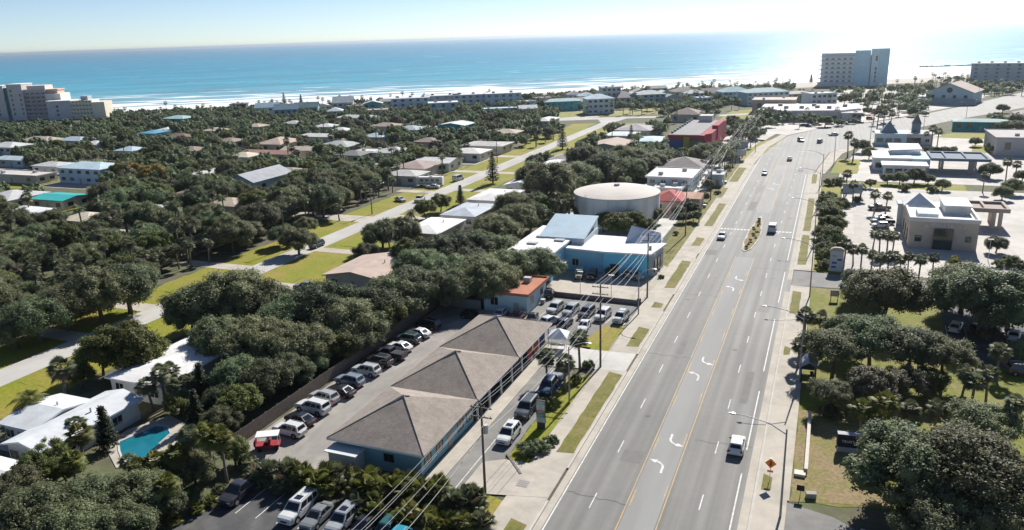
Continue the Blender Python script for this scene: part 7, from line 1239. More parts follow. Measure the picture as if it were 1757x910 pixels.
# --- hotels and condominium blocks
def grid(parent, x0, x1, cols, z0, dz, rows, y, face='s', ww=1.6, wh=1.4, glass=None, name='window'):
    for r_ in range(rows):
        for c_ in range(cols):
            x = x0 + (x1 - x0) * (c_ + .5) / cols
            if face == 's': window(parent, x, y, z0 + r_ * dz, 's', ww, wh, simple=True, glass=glass, name=name)
            else: window(parent, y, x, z0 + r_ * dz, face, ww, wh, simple=True, glass=glass, name=name)

def slabs(parent, x0, x1, y0, y1, z0, dz, rows, M, rail=True):
    me = MB().box(x0, y0, 0, x1, y1, .22)
    if rail: me.box(x0, y0, .22, x1, y0 + .08, 1.15)
    me = me.mesh('balcony', M)
    for k in range(rows):
        link('balcony', me, parent, (0, 0, z0 + k * dz))

t = thing('hotel_tower', 'tall pale blue slab hotel with balconied face and higher blank towers', 'hotel', (7.5, 728, 0))
LAND.append(('the tall pale blue hotel', 7, 728))
wb = paint((.76, .86, .87)); wb2 = paint((.58, .80, .84)); ww_ = paint((.86, .88, .87))
build(MB().box(-18, -8, -.3, 8, 8, 26.2), 'wall', ww_, t)
build(MB().box(8, -8.6, -.3, 19.5, 8.6, 28.6), 'stair_block', wb2, t)
build(MB().box(20.5, -9.5, -.3, 33, 9, 29.8), 'tower', wb, t)
build(MB().box(26, -10.0, -.3, 33.4, -9.45, 29.8), 'tower_panel', wb2, t)
build(MB().box(19.5, -6, -.3, 20.5, 6, 24.5), 'link_block', wb2, t)
build(MB().box(-18.4, -8.4, 26.2, 8, 8.4, 26.7), 'roof', paint((.60, .60, .58), 'roof'), t)
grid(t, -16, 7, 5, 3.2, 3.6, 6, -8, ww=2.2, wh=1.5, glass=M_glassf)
slabs(t, -18.2, 7.6, -9.4, -8, 2.3, 3.6, 7, paint((.64, .66, .66)))
slabs(t, -20.2, -18, -7, 7, 2.3, 3.6, 7, paint((.60, .62, .62)), False)
grid(t, 22, 26, 1, 3, 3.2, 4, -9.5, ww=1.3, wh=2.4, glass=M_glassf); window(t, 24, -9.5, 20, 's', 1.4, 4, simple=True, glass=M_glassf)
build(MB().cyl((27, 0, 29.8), (27, 0, 33), .12, .06, 5).cyl((29, 1, 29.8), (29, 1, 32), .1, .06, 5).cyl((31, 1, 29.8), (31, 1, 33.5), .1, .06, 5), 'antennas', M_frame, t)
build(MB().box(-20, -12, 0, -6, -8.5, 3.4), 'entrance_block', M_trim, t)

t = thing('beach_hotel', 'large cream beach hotel with dark balconies and a teal glass stairwell strip', 'hotel', (-573.7, 416.4, 0), R(29))
LAND.append(('the large cream beach hotel', -573, 416))
cr = paint((.60, .56, .53)); pk = paint((.50, .45, .44)); tl = paint((.03, .16, .20))
build(MB().box(-30, -6, -.3, -17, 9, 21), 'wall', pk, t)
build(MB().box(-17, -8.5, -.3, -9.5, 9, 25.5), 'tower', cr, t)
build(MB().box(-9.5, -7.5, -.3, -6.5, 9, 24.2), 'stairwell_glass', tl, t)
build(MB().box(-6.5, -8.8, -.3, 4, 9, 26.2), 'tower', cr, t)
build(MB().box(4, -6, -.3, 19, 9, 21.8), 'wall', pk, t)
build(MB().box(19, -7.5, -.3, 30, 10, 18.6), 'end_wall', paint((.70, .66, .60)), t)
build(MB().box(6, -5, 21.8, 19, 8.5, 25.0), 'roof_terrace', paint((.68, .60, .54)), t)
build(MB().box(19, -4, 18.6, 27, 8, 21.2).box(18.6, -4.5, 21.2, 27.6, 8.5, 22.0), 'roof_pergola', paint((.62, .45, .36)), t)
build(MB().box(-17.4, -9, 25.5, -9.3, 9.3, 26.0).box(-6.8, -9.2, 26.2, 4.3, 9.3, 26.8), 'roof', paint((.72, .70, .68)), t)
slabs(t, -30, -17.1, -8, -6, 2.6, 3.0, 6, paint((.46, .42, .42))); slabs(t, 4.1, 19, -8, -6, 2.6, 3.0, 6, paint((.46, .42, .42)))
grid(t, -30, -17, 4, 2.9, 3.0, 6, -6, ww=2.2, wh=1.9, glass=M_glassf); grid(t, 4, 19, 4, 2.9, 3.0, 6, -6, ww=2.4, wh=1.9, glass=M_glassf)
grid(t, -16.6, -13, 1, 4, 3.4, 6, -8.5, ww=1.3, wh=1.7, glass=M_glassf)
grid(t, -5.6, -2.6, 1, 4, 3.4, 6, -8.8, ww=1.3, wh=1.7, glass=M_glassf); grid(t, .6, 3.4, 1, 4, 3.4, 5, -8.8, ww=1.3, wh=1.7, glass=M_glassf)

t = thing('beach_motel', 'low pale yellow motel block with open walkways beside the cream beach hotel', 'motel', (-531.3, 425.5, 0), R(29))
LAND.append(('the pale yellow motel block', -531, 425))
build(MB().box(-17, -8, -.3, 0, 8, 13.6), 'wall', paint((.50, .50, .52)), t)
build(MB().box(0, -7, -.3, 15, 8, 13.4), 'walkway_block', paint((.66, .62, .50)), t)
build(MB().box(15, -8, -.3, 24, 8, 12.0), 'end_wall', paint((.72, .66, .52)), t)
build(MB().box(-17.3, -8.3, 13.6, 0.2, 8.3, 14.0), 'roof', paint((.66, .66, .64)), t)
build(MB().box(6, -3, 13.4, 11, 5, 16.4), 'roof_house', paint((.40, .44, .48)), t)
slabs(t, 0.1, 15, -8.4, -7, 2.4, 2.9, 4, paint((.70, .66, .52)))
grid(t, 0.6, 14.6, 6, 2.9, 2.9, 4, -7, ww=1.2, wh=1.5, glass=M_glassf)
grid(t, -11, -8.5, 1, 3, 3, 3, -8, ww=1.6, wh=1.6, glass=M_glass)

def condo(label, short, px, py, w, d, h, floors, cols, wc, rc, rz, name='condo_block', unit=True):
    t = thing(name, label, 'condo', (px, py, 0), R(rz)); LAND.append((short, px, py))
    build(MB().box(-w / 2, -d / 2, -.3, w / 2, d / 2, h), 'wall', paint(wc), t)
    r = build(MB().box(-w / 2 - .4, -d / 2 - .4, h, w / 2 + .4, d / 2 + .4, h + .4), 'roof', paint(rc, 'roof'), t)
    dz = h / floors
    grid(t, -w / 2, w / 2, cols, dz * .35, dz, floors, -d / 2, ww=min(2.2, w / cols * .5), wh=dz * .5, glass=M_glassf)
    if unit:
        for k in range(max(2, int(w / 9))):
            x = -w / 2 + w * (k + .5) / max(2, int(w / 9))
            build(MB().box(x - 1, -1, h + .4, x + 1, 1, h + 1.5), 'roof_unit', paint((.28, .28, .28)), r)
    return t
for c in CONDOS:
    condo(*c)

# --- the painted warehouse-like shop (blue, yellow, green, red)
t = thing('painted_shop', 'large shop with grey roof and red, blue and yellow painted walls', 'shop', (-54, 351, 0))
LAND.append(('the shop with red, blue and yellow walls', -54, 351))
build(MB().box(-8, -28, -.2, 6.6, 28, 7.2), 'wall', paint((.10, .27, .29)), t)
build(MB().box(-8.3, -28.5, 5.4, 7, 28.4, 7.6), 'red_band', paint((.36, .06, .07)), t)
build(MB().box(-8.4, -28.62, -.2, -1.6, -28.0, 5.4), 'blue_panel', paint((.02, .13, .33)), t)
build(MB().box(-1.5, -28.9, -.2, 0.9, -28.0, 7.0), 'yellow_pier', paint((.52, .36, .05)), t)
build(MB().box(1.1, -28.55, -.2, 6.5, -28.0, 5.3), 'green_panel', paint((.10, .24, .18)), t)
r = build(MB().box(-7.8, -28, 7.6, 5.0, 28, 7.75), 'roof', paint((.26, .245, .245), 'roof'), t)
for k in range(9): build(MB().box(-7.6, -24 + k * 6, 7.75, -6.6, -22.8 + k * 6, 8.6), 'roof_vent', paint((.30, .30, .30)), r)
build(MB().box(-3, 20, 7.75, 3, 27, 10.6), 'roof_unit', paint((.55, .53, .50)), r)
build(MB().prism([(7.0, -28.3), (9.2, -24), (9.2, -8), (7.0, -8)], -.2, 8.0).box(7.0, -8, -.2, 9.6, 12, 9.4).box(7, 12, -.2, 8.8, 27, 8.2), 'red_front', paint((.34, .05, .07)), t)
window(t, 9.2, -18, .6, 'e', 4, 2.6, frame=M_frame); window(t, 9.6, 2, .6, 'e', 5, 2.8, frame=M_frame)

# --- white store along the bend
t = thing('white_store', 'long low white-roofed store behind palms at the road bend', 'store', (-11, 466, 0))
LAND.append(('the long white-roofed store', -11, 466))
build(MB().prism([(-26, 4), (-14, -21), (16, -18), (26, -6), (26, 20), (-26, 20)], -.2, 5.6), 'wall', paint((.54, .50, .46)), t)
r = build(MB().prism([(-25.5, 4), (-13.8, -20.4), (15.7, -17.5), (25.4, -6), (25.4, 19.5), (-25.5, 19.5)], 5.6, 5.9), 'roof', paint((.72, .69, .66), 'roof'), t)
for x, y in ((-12, -9), (-4, -8), (4, -5), (10, -8), (18, 2), (-16, 6), (2, 6)):
    build(MB().box(x - 1.2, y - 1, 5.9, x + 1.2, y + 1, 7.3), 'roof_unit', paint((.36, .34, .32)), r)
for k in range(7):
    window(t, -11.5 + k * 4, -20.85 + k * .4, .5, 's', 3.0, 2.4, frame=M_frame, glass=M_glassd)
build(MB().box(16.5, -20, 0, 26, -10, 4.2).box(16, -20.6, 4.2, 26.6, -9.4, 4.9), 'entrance_porch', paint((.56, .55, .54)), t)
build(MB().box(-27.5, -6, 0, -22, 2, 4.8), 'corner_block', paint((.50, .58, .62)), t)

# --- bank with lettering and drive-through canopy
def bank():
    t = thing('bank_building', 'square stone bank with white flat roof and a pyramid corner', 'bank', (25.4, 201.5, 0))
    LAND.append(('the square stone bank', 25.4, 201.5))
    st = mat('bank_stone', (.54, .455, .36), .9, .14, 1.6, c2=(.45, .385, .31), c2scale=.8, bump=.3, bscale=5)
    wr = paint((.72, .71, .69), 'roof')
    build(MB().box(-6.8, -11.2, -.2, 6.8, 10.5, 6.2), 'wall', st, t)
    r = build(MB().box(-6.6, -11.0, 6.2, 6.6, 10.3, 6.4), 'roof', wr, t)
    build(MB().box(-7.0, -11.5, 6.2, 7.0, -10.9, 7.1).box(6.5, -10.9, 6.2, 7.0, 10.8, 7.1).box(-7.0, -10.9, 6.2, -6.5, 2, 7.1), 'parapet', paint((.66, .63, .58)), t)
    link('pyramid_roof', roof_mesh(6.4, 6.4, 6.4, 'pyramid', 2.6, .2, wr), t, (-3.8, 6.6, 0))
    build(MB().box(.8, -3.2, 6.4, 6.0, 6.4, 8.2), 'roof_house', paint((.60, .59, .56)), r)
    build(MB().box(.5, -3.5, 8.2, 6.3, 6.7, 8.45), 'roof_cap', wr, r)
    build(MB().box(-5.2, -8.6, 6.4, -1, -3.4, 7.4), 'roof_unit', paint((.50, .56, .60)), r)
    build(MB().box(-1.9, -11.75, 0, 1.9, -11.2, 4.7), 'entrance_glass', mat('green_glass', (.012, .035, .032), .12, .1, .4, spec=.6), t)
    window(t, -4.9, -11.2, 1.6, 's', 1.2, 1.3, frame=M_frame); window(t, 5.0, -11.2, 2.0, 's', 1.0, 1.2, frame=M_frame)
    for y in (-7, -2, 3):
        window(t, -6.8, y, .8, 'w', 1.6, 2.6, frame=M_frame)
    for x in (-3.5, 4): build(MB().box(x - .18, -11.5, 5.1, x + .18, -11.2, 5.4), 'wall_lamp', M_trim, t)
    cu = bpy.data.curves.new('letters', 'FONT'); cu.body = 'CHASE'; cu.size = 1.25; cu.extrude = .06; cu.align_x = 'CENTER'; cu.space_character = 1.2
    tmp = bpy.data.objects.new('tmp', cu); col.objects.link(tmp)
    me = bpy.data.meshes.new_from_object(tmp.evaluated_get(bpy.context.evaluated_depsgraph_get())); bpy.data.objects.remove(tmp)
    me.materials.clear(); me.materials.append(M_trim)
    o = link('lettering', me, t, (-.3, -11.29, 5.0)); o.rotation_euler = (math.pi / 2, 0, 0)
    # drive-through canopy
    c = MB()
    y0, y1, x0, x1 = 11, 20.5, 6.4, 16.6
    for a in ((x0, y0, x1, y0 + .7), (x0, y1 - .7, x1, y1), (x0, y0 + .7, x0 + .7, y1 - .7), (x1 - .7, y0 + .7, x1, y1 - .7), (x0 + 4.8, y0 + .7, x0 + 5.4, y1 - .7)):
        c.box(a[0], a[1], 4.2, a[2], a[3], 5.2)
    c.box(x0 + .7, y0 + .7, 4.3, x1 - .7, y1 - .7, 4.6)
    build(c, 'canopy', paint((.36, .29, .25)), t)
    for x, y in ((7.4, 11.6), (8.6, 11.6), (13.4, 11.6), (14.8, 11.6), (7.4, 19.6), (14, 19.6)):
        build(MB().box(x - .4, y - .4, 0, x + .4, y + .4, 4.25), 'pillar', st, t)
    build(MB().box(-7.6, 10.5, 0, 5.5, 14, 5.2).box(-8, 10.3, 5.2, 6, 14.5, 5.6), 'rear_porch', paint((.52, .56, .58)), t)
bank()

# --- long white bank with blue canopy further up
t = thing('drive_in_bank', 'white stepped-roof building with a long dark drive-through canopy', 'bank', (23, 298, 0))
LAND.append(('the white building with a drive-through canopy', 23, 298))
wl = paint((.58, .62, .63)); wr = paint((.74, .73, .71), 'roof')
build(MB().box(-7.6, -4, -.2, 3.6, 12, 4.2), 'wall', wl, t); build(MB().box(-8.2, -4.6, 4.2, 4.2, 12.6, 4.7), 'roof', wr, t)
build(MB().box(-1.5, 4, 4.7, 7, 20, 6.0), 'upper_block', wl, t); build(MB().prism([(-2.5, 3), (7.8, 6), (7.8, 21), (-2.5, 21)], 6.0, 6.4), 'roof', wr, t)
build(MB().box(-5, -14, -.2, 7.4, -7, 3.4), 'wall', wl, t); build(MB().box(-5.8, -14.8, 3.4, 8.2, -6.4, 3.9), 'roof', wr, t)
build(MB().box(3.7, -5, -.2, 9.5, 9, 4.6), 'wall', paint((.45, .55, .60)), t)
for k in range(4): window(t, -6.2 + k * 2.8, -4, 1.2, 's', 1.9, 1.6, frame=M_frame); window(t, -3.4 + k * 2.8, -14, 1.0, 's', 1.9, 1.5, frame=M_frame)
c = MB()
for a in ((9.5, -7, 27, -6), (9.5, 9, 27, 10), (9.5, -6, 10.3, 9), (26.2, -6, 27, 9), (14, -6, 14.6, 9), (20, -6, 20.6, 9)): c.box(a[0], a[1], 4.4, a[2], a[3], 5.3)
c.box(10.3, -6, 4.5, 26.2, 9, 4.8)
build(c, 'canopy', paint((.16, .20, .24)), t)
for x, y in ((13, -6.4), (21, -6.4), (22, -6.4), (23.8, 8.6), (25, 8.6), (14, 8.6)): build(MB().box(x - .35, y - .35, 0, x + .35, y + .35, 4.4), 'pillar', paint((.34, .30, .28)), t)

# --- pale blue building with two pointed towers
t = thing('twin_tower_shop', 'small pale blue shop with two pointed grey-blue roof towers', 'shop', (27, 366, 0))
LAND.append(('the pale blue shop with two pointed towers', 27, 366))
wl = paint((.48, .60, .64)); gr = paint((.17, .24, .27), 'roof')
build(MB().box(-8.5, -7, -.2, 3.0, 5, 4.6), 'wall', wl, t); build(MB().box(-9, -7.5, 4.6, 3.4, 5.5, 5.0), 'roof', paint((.50, .60, .64)), t)
build(MB().box(3, -5, -.2, 13, 9, 4.2), 'wall', paint((.52, .52, .50)), t); build(MB().box(2.8, -5.4, 4.2, 13.4, 9.4, 4.7), 'roof', paint((.48, .46, .43), 'roof'), t)
link('pointed_roof', roof_mesh(6, 6, 5.0, 'pyramid', 4.6, .3, gr), t, (-3.6, -2.5, 0))
build(MB().box(5.5, 2, 4.7, 8.7, 5.2, 8), 'tower', gr, t); link('pointed_roof', roof_mesh(3.2, 3.2, 8.0, 'pyramid', 4.2, .2, paint((.16, .15, .15), 'roof')), t, (7.1, 3.6, 0))
for k in range(3): window(t, -7 + k * 3.4, -7, 1.4, 's', 2.4, 1.5, frame=M_frame)
window(t, 6, -5, .6, 's', 5, 2.4, frame=M_frame, glass=M_glassd); window(t, 11, -5, 1.2, 's', 1.5, 1.4)

# --- hall with a wide gabled front
t = thing('gabled_hall', 'pale blue gabled hall with tan roof and round window facing the bend', 'hall', (71, 562, 0), R(-18))
LAND.append(('the gabled hall with round window', 71, 562))
build(MB().box(-13, -14, -.2, 13, 14, 7).add([(-13, -14, 7), (13, -14, 7), (0, -14, 12.6)], [(0, 1, 2)]).add([(13, 14, 7), (-13, 14, 7), (0, 14, 12.6)], [(0, 1, 2)]), 'wall', paint((.42, .54, .57)), t)
r = link('roof', roof_mesh(26, 28, 7, 'gable_y', 5.6, .9, paint((.44, .36, .31), 'roof')), t)
for y in (-7, 1): build(MB().box(-6.6, y - 1, 9.5, -4.4, y + 1, 12.6), 'dormer', paint((.26, .22, .20)), r)
mb = MB(); mb.cyl((0, -14.2, 8.6), (0, -13.98, 8.6), 1.6, 1.6, 16); build(mb, 'round_window', M_glassd, t)
build(MB().box(-17, -16, -.2, 15, -14.3, 3).box(-17.4, -17, 3, 15.6, -14.3, 3.5), 'porch', paint((.30, .38, .42)), t)
build(MB().box(-18, -12, -.2, -13.2, 10, 4).box(-18.5, -12.5, 4, -13.2, 10.5, 4.4), 'side_wing', paint((.60, .60, .58)), t)
for k in range(4): window(t, -9 + k * 6, -14, 3.8, 's', 2, 1.8, simple=True)

# --- tall tenant sign at the court entrance
t = thing('monument_sign', 'tall pale tenant sign with curved top and small blue panels beside the hedge', 'sign', (3.5, 166.6, 0)); t.scale = (.8, .8, .88)
LAND.append(('the tall pale tenant sign', 3.5, 166.6))
build(MB().box(-1.6, -.4, 0, 1.6, .4, 5.0), 'sign_body', paint((.56, .57, .57)), t)
mb = MB(); mb.loft([[(-1.8, -.5, 5.0), (-1.8, .5, 5.0), (1.8, .5, 5.0), (1.8, -.5, 5.0)], [(-1.5, -.5, 5.5), (-1.5, .5, 5.5), (1.5, .5, 5.5), (1.5, -.5, 5.5)], [(-.8, -.5, 5.85), (-.8, .5, 5.85), (.8, .5, 5.85), (.8, -.5, 5.85)]])
build(mb, 'curved_top', paint((.48, .42, .33), 'roof'), t)
for x, z, w, h, c in ((-.6, .9, 1.1, .45, (.06, .10, .25)), (-.5, 1.9, 1.2, .5, (.08, .14, .30)), (.7, 2.7, 1.0, .45, (.06, .10, .25)), (-.6, 3.6, .9, .4, (.35, .38, .42))):
    build(MB().box(x - w / 2, -.46, z, x + w / 2, -.4, z + h), 'panel', paint(c), t)
# ------------------------------------------------------------------ plants
L_oak = leafmat('oak_leaves', (.082, .116, .056), (.212, .258, .126), .42, .07, .42)
L_oakb = leafmat('fresh_green_leaves', (.075, .115, .030), (.18, .215, .058), .38, .04, .3)
L_brown = leafmat('bronze_leaves', (.10, .098, .058), (.185, .17, .10), .32, .03, .25)
L_yel = leafmat('golden_leaves', (.25, .19, .02), (.34, .26, .045), .3, .02, .1)
L_palm = leafmat('palm_fronds', (.088, .108, .056), (.225, .244, .135), .36, .03, .28)
L_palmy = leafmat('yellow_green_fronds', (.095, .115, .022), (.22, .225, .055), .32, .02, .2)
L_dead = leafmat('dry_fronds', (.17, .12, .07), (.26, .20, .13), .1, .02, .2)
L_pine = leafmat('dark_needles', (.020, .034, .016), (.048, .066, .028), .12, .02, .2)
M_bark = mat('bark', (.115, .098, .08), .95, .25, 2.5, bump=.6, bscale=5, space='obj')
M_palmbark = mat('palm_bark', (.20, .175, .145), .95, .2, 3, bump=.6, bscale=6, space='obj', stretch=(1, 1, 3))

def cards(C, N, size, rs, aspect=.62, jitter=.75):
    """quads centred at C, normals near N"""
    n = len(C)
    nn = N * .55 + np.array([0, 0, .65]) + jitter * .56 * rs.normal(size=(n, 3)); nn /= np.linalg.norm(nn, axis=1)[:, None] + 1e-9
    t = np.cross(nn, rs.normal(size=(n, 3))); t /= np.linalg.norm(t, axis=1)[:, None] + 1e-9
    b = np.cross(nn, t)
    s = (size * rs.uniform(.65, 1.35, n))[:, None]
    V = np.stack([C - t * s, C + b * s * aspect + nn * s * .12, C + t * s, C - b * s * aspect + nn * s * .12], 1).reshape(-1, 3)
    F = np.arange(4 * n).reshape(n, 4)
    return V, F

def mesh_np(name, V, F, M):
    me = bpy.data.meshes.new(name)
    n, k = F.shape
    me.vertices.add(len(V)); me.vertices.foreach_set('co', V.astype('f4').ravel())
    me.loops.add(n * k); me.loops.foreach_set('vertex_index', F.astype('i4').ravel())
    me.polygons.add(n); me.polygons.foreach_set('loop_start', np.arange(0, n * k, k, dtype='i4'))
    me.update(calc_edges=True); me.materials.append(M)
    return me

def ball(c, r, rs, n=1):
    """a rough low ball of quads (inner mass of a leaf clump)"""
    V = []; F = []
    rows, cols = 4, 7
    for i in range(rows + 1):
        th = math.pi * i / rows
        for j in range(cols):
            ph = 2 * math.pi * j / cols
            k = rs.uniform(.8, 1.1)
            V.append((c[0] + r[0] * k * math.sin(th) * math.cos(ph), c[1] + r[1] * k * math.sin(th) * math.sin(ph), c[2] + r[2] * k * math.cos(th)))
    for i in range(rows):
        for j in range(cols):
            F.append((i * cols + j, (i + 1) * cols + j, (i + 1) * cols + (j + 1) % cols, i * cols + (j + 1) % cols))
    return np.array(V), np.array(F)

def crown_arrays(seed, rx, rz, nl, leaf, per, flat=.55, rough=.5, low=1.18):
    """domed crown made of clumps; base of the dome at z = 0"""
    rs = np.random.RandomState(seed)
    Vs = []; Fs = []; o = 0
    ga = math.pi * (3 - math.sqrt(5)); a0 = rs.uniform(0, 6.28)
    lob = []
    sq = 1 + .18 * rs.normal(); ph0 = rs.uniform(0, 6.28)
    for k in range(nl):
        q = (k + .5) / nl
        el = math.acos(max(-1, 1 - q * low))                      # from the top down past the rim
        az = a0 + ga * k + rs.normal() * .25
        rr = 1 + rough * .32 * rs.normal() * .6
        st = 1 + .16 * math.cos(2 * (az - ph0)) * sq
        c = np.array([rx * .80 * rr * st * math.sin(el) * math.cos(az), rx * .80 * rr / st * math.sin(el) * math.sin(az), rz * (.42 + .46 * rr * math.cos(el))])
        lr = rx * rs.uniform(.20, .38)
        lob.append((c, lr))
    for c, lr in lob:
        n = int(per * rs.uniform(.8, 1.2) * (lr / (rx * .32)) ** 2)
        d = rs.normal(size=(n, 3)); d[:, 2] += .35; d /= np.linalg.norm(d, axis=1)[:, None]
        rad = lr * (rs.uniform(.55, 1.0, n) ** .5) * (1 + .22 * np.sin(d[:, 0] * 7 + seed) * np.sin(d[:, 1] * 6 + d[:, 2] * 5))
        stray = rs.uniform(size=n) < .06
        rad = np.where(stray, rad * 1.22, rad)
        C = c + d * rad[:, None] * np.array([1, 1, flat + .25])
        V, F = cards(C, d, leaf, rs)
        Vs.append(V); Fs.append(F + o); o += len(V)
        V, F = ball(c, (lr * .72, lr * .72, lr * .58), rs)
        Vs.append(V); Fs.append(F + o); o += len(V)
    V, F = ball((0, 0, rz * .40), (rx * .58, rx * .58, rz * .34), rs)
    Vs.append(V); Fs.append(F + o)
    return np.concatenate(Vs), np.concatenate(Fs)

def limbs_mesh(seed, rx, th, rz, r0=.32, n=6):
    rs = random.Random(seed); mb = MB()
    lean = (rs.uniform(-.6, .6), rs.uniform(-.6, .6))
    top = (lean[0], lean[1], th)
    mb.tube([(0, 0, -.3), (lean[0] * .3, lean[1] * .3, th * .5), top], [r0 * 1.35, r0, r0 * .85], 7)
    for k in range(n):
        a = 2 * math.pi * (k + rs.uniform(-.3, .3)) / n; q = rs.uniform(.5, .8)
        e = (top[0] + math.cos(a) * rx * q, top[1] + math.sin(a) * rx * q, th + rz * rs.uniform(.2, .55))
        mid = (top[0] + math.cos(a) * rx * q * .45, top[1] + math.sin(a) * rx * q * .45, th + rz * .12)
        mb.tube([top, mid, e], [r0 * .6, r0 * .4, r0 * .14], 5)
    return mb.mesh('trunk', M_bark, True)

PROTO = {}
def oak_proto(key, seed, rx, th, rz, nl, leaf, per, M, r0=.32):
    V, F = crown_arrays(seed, rx, rz, nl, leaf, per, low=1.18 if key[0] == 'parkoak' else 1.5)
    V = V + np.array([0, 0, th * .82])
    PROTO[key] = (limbs_mesh(seed, rx, th, rz, r0), mesh_np('crown', V, F, M))
for i in range(5):
    oak_proto(('oak', i), 11 + i, 5.0, 2.9, 5.0 + .5 * (i % 3), 40, .135, 620, L_oak)
for i in range(3):
    oak_proto(('parkoak', i), 21 + i, 4.8, 5.4, 3.4, 26, .14, 560, L_oak, .26)
for i in range(3):
    oak_proto(('greentree', i), 31 + i, 4.0, 2.6, 5.0, 26, .145, 520, L_oakb, .24)
for i in range(2):
    oak_proto(('bronzetree', i), 41 + i, 4.0, 2.8, 4.4, 24, .14, 420, L_brown, .22)
oak_proto(('goldtree', 0), 51, 4.2, 2.4, 5.4, 26, .16, 460, L_yel, .22)
for i in range(3):                                        # shrubs: crown close to the ground
    V, F = crown_arrays(61 + i, 1.6, 2.0, 12, .085, 240, .8)
    PROTO[('shrub', i)] = (None, mesh_np('foliage', V - np.array([0, 0, .15]), F, L_oakb if i else L_oak))

def frond_fan(mb, base, dir_, ln, w, n, droop, mi=0):
    """fan leaf: petiole then a fan of narrow blades"""
    base = Vector(base); d = Vector(dir_).normalized()
    side = d.cross(Vector((0, 0, 1)))
    if side.length < .1: side = Vector((1, 0, 0))
    side.normalize(); up = side.cross(d)
    p = base + d * ln * .42
    mb.add([base + side * .025, base - side * .025, p - side * .02, p + side * .02], [(0, 1, 2, 3)], mi)
    for k in range(n):
        a = (k / (n - 1) - .5) * 2.5
        bd = (d * math.cos(a) + side * math.sin(a)).normalized()
        L = ln * .62 * (1 - .22 * abs(a) / 1.25)
        m1 = p + bd * L * .55 - Vector((0, 0, droop * L * .12)); q = p + bd * L - Vector((0, 0, droop * L * .5))
        s2 = bd.cross(up).normalized() * (w * .5)
        mb.add([p, m1 + s2, q, m1 - s2], [(0, 1, 2, 3)], mi)

def frond_feather(mb, base, dir_, ln, n, mi=0):
    base = Vector(base); d = Vector(dir_).normalized(); side = d.cross(Vector((0, 0, 1)))
    if side.length < .1: side = Vector((1, 0, 0))
    side.normalize(); pts = []
    for k in range(n + 1):
        t = k / n
        pts.append(base + d * ln * t * (1 - .12 * t) - Vector((0, 0, ln * .55 * t * t)))
    for k in range(n):
        p, q = pts[k], pts[k + 1]; t = k / n
        L = ln * .24 * math.sin(math.pi * (.18 + .8 * t))
        for s in (-1, 1):
            tip = p + (q - p) * 1.4 + side * s * L - Vector((0, 0, L * .35))
            mb.add([p, q, tip], [(0, 1, 2)], mi)

def palm_mesh(seed, h, kind, M, head=1.0, dead=True):
    rs = random.Random(seed); tr = MB()
    b1, b2 = rs.uniform(-.35, .35), rs.uniform(-.35, .35)
    P = [(0, 0, -.2), (b1 * .4, b2 * .4, h * .35), (b1, b2, h * .75), (b1 * 1.1, b2 * 1.1, h)]
    tr.tube(P, [.24, .18, .17, .20], 7)
    top = Vector(P[-1]); mb = MB()
    if kind == 'fan':
        n = 34
        for k in range(n):
            q = (k + .5) / n; el = math.asin(max(-1, min(1, 1 - 1.72 * q))); az = k * 2.39996 + rs.uniform(-.2, .2)
            d = (math.cos(el) * math.cos(az), math.cos(el) * math.sin(az), math.sin(el))
            frond_fan(mb, top, d, rs.uniform(1.45, 1.9) * head, .17 * head, 13, rs.uniform(.35, .9), 1 if (dead and q > .90) else 0)
    else:
        n = 24
        for k in range(n):
            q = (k + .5) / n; el = R(75) - q * R(105); az = k * 2.39996
            d = (math.cos(el) * math.cos(az), math.cos(el) * math.sin(az), math.sin(el))
            frond_feather(mb, top, d, rs.uniform(2.5, 3.2) * head, 14, 1 if (dead and q > .92) else 0)
    return (tr.mesh('trunk', M_palmbark, True), mb.mesh('crown', [M, L_dead]))
for i, h in enumerate((5.2, 6.4, 7.6, 4.2)):
    PROTO[('palm', i)] = palm_mesh(71 + i, h, 'fan', L_palm)
for i, h in enumerate((6.6, 5.0)):
    PROTO[('yellowpalm', i)] = palm_mesh(81 + i, h, 'fan', L_palmy, 1.15)
for i, h in enumerate((3.4, 4.6)):
    PROTO[('featherpalm', i)] = palm_mesh(91 + i, h, 'feather', L_palmy if i == 0 else L_palm, 1.0)
for i in range(3):                                        # palmetto clump without a trunk
    rs = random.Random(101 + i); mb = MB()
    for s in range(5):
        c = (rs.uniform(-.9, .9), rs.uniform(-.9, .9), rs.uniform(.3, 1.3))
        for k in range(17):
            q = (k + .5) / 17; el = math.asin(1 - 1.35 * q); az = k * 2.4 + s
            frond_fan(mb, c, (math.cos(el) * math.cos(az), math.cos(el) * math.sin(az), math.sin(el)), rs.uniform(1.1, 1.6), .16, 11, rs.uniform(.3, .8), 1 if rs.random() < .06 else 0)
    PROTO[('palmetto', i)] = (None, mb.mesh('fronds', [L_palmy if i < 2 else L_palm, L_dead]))
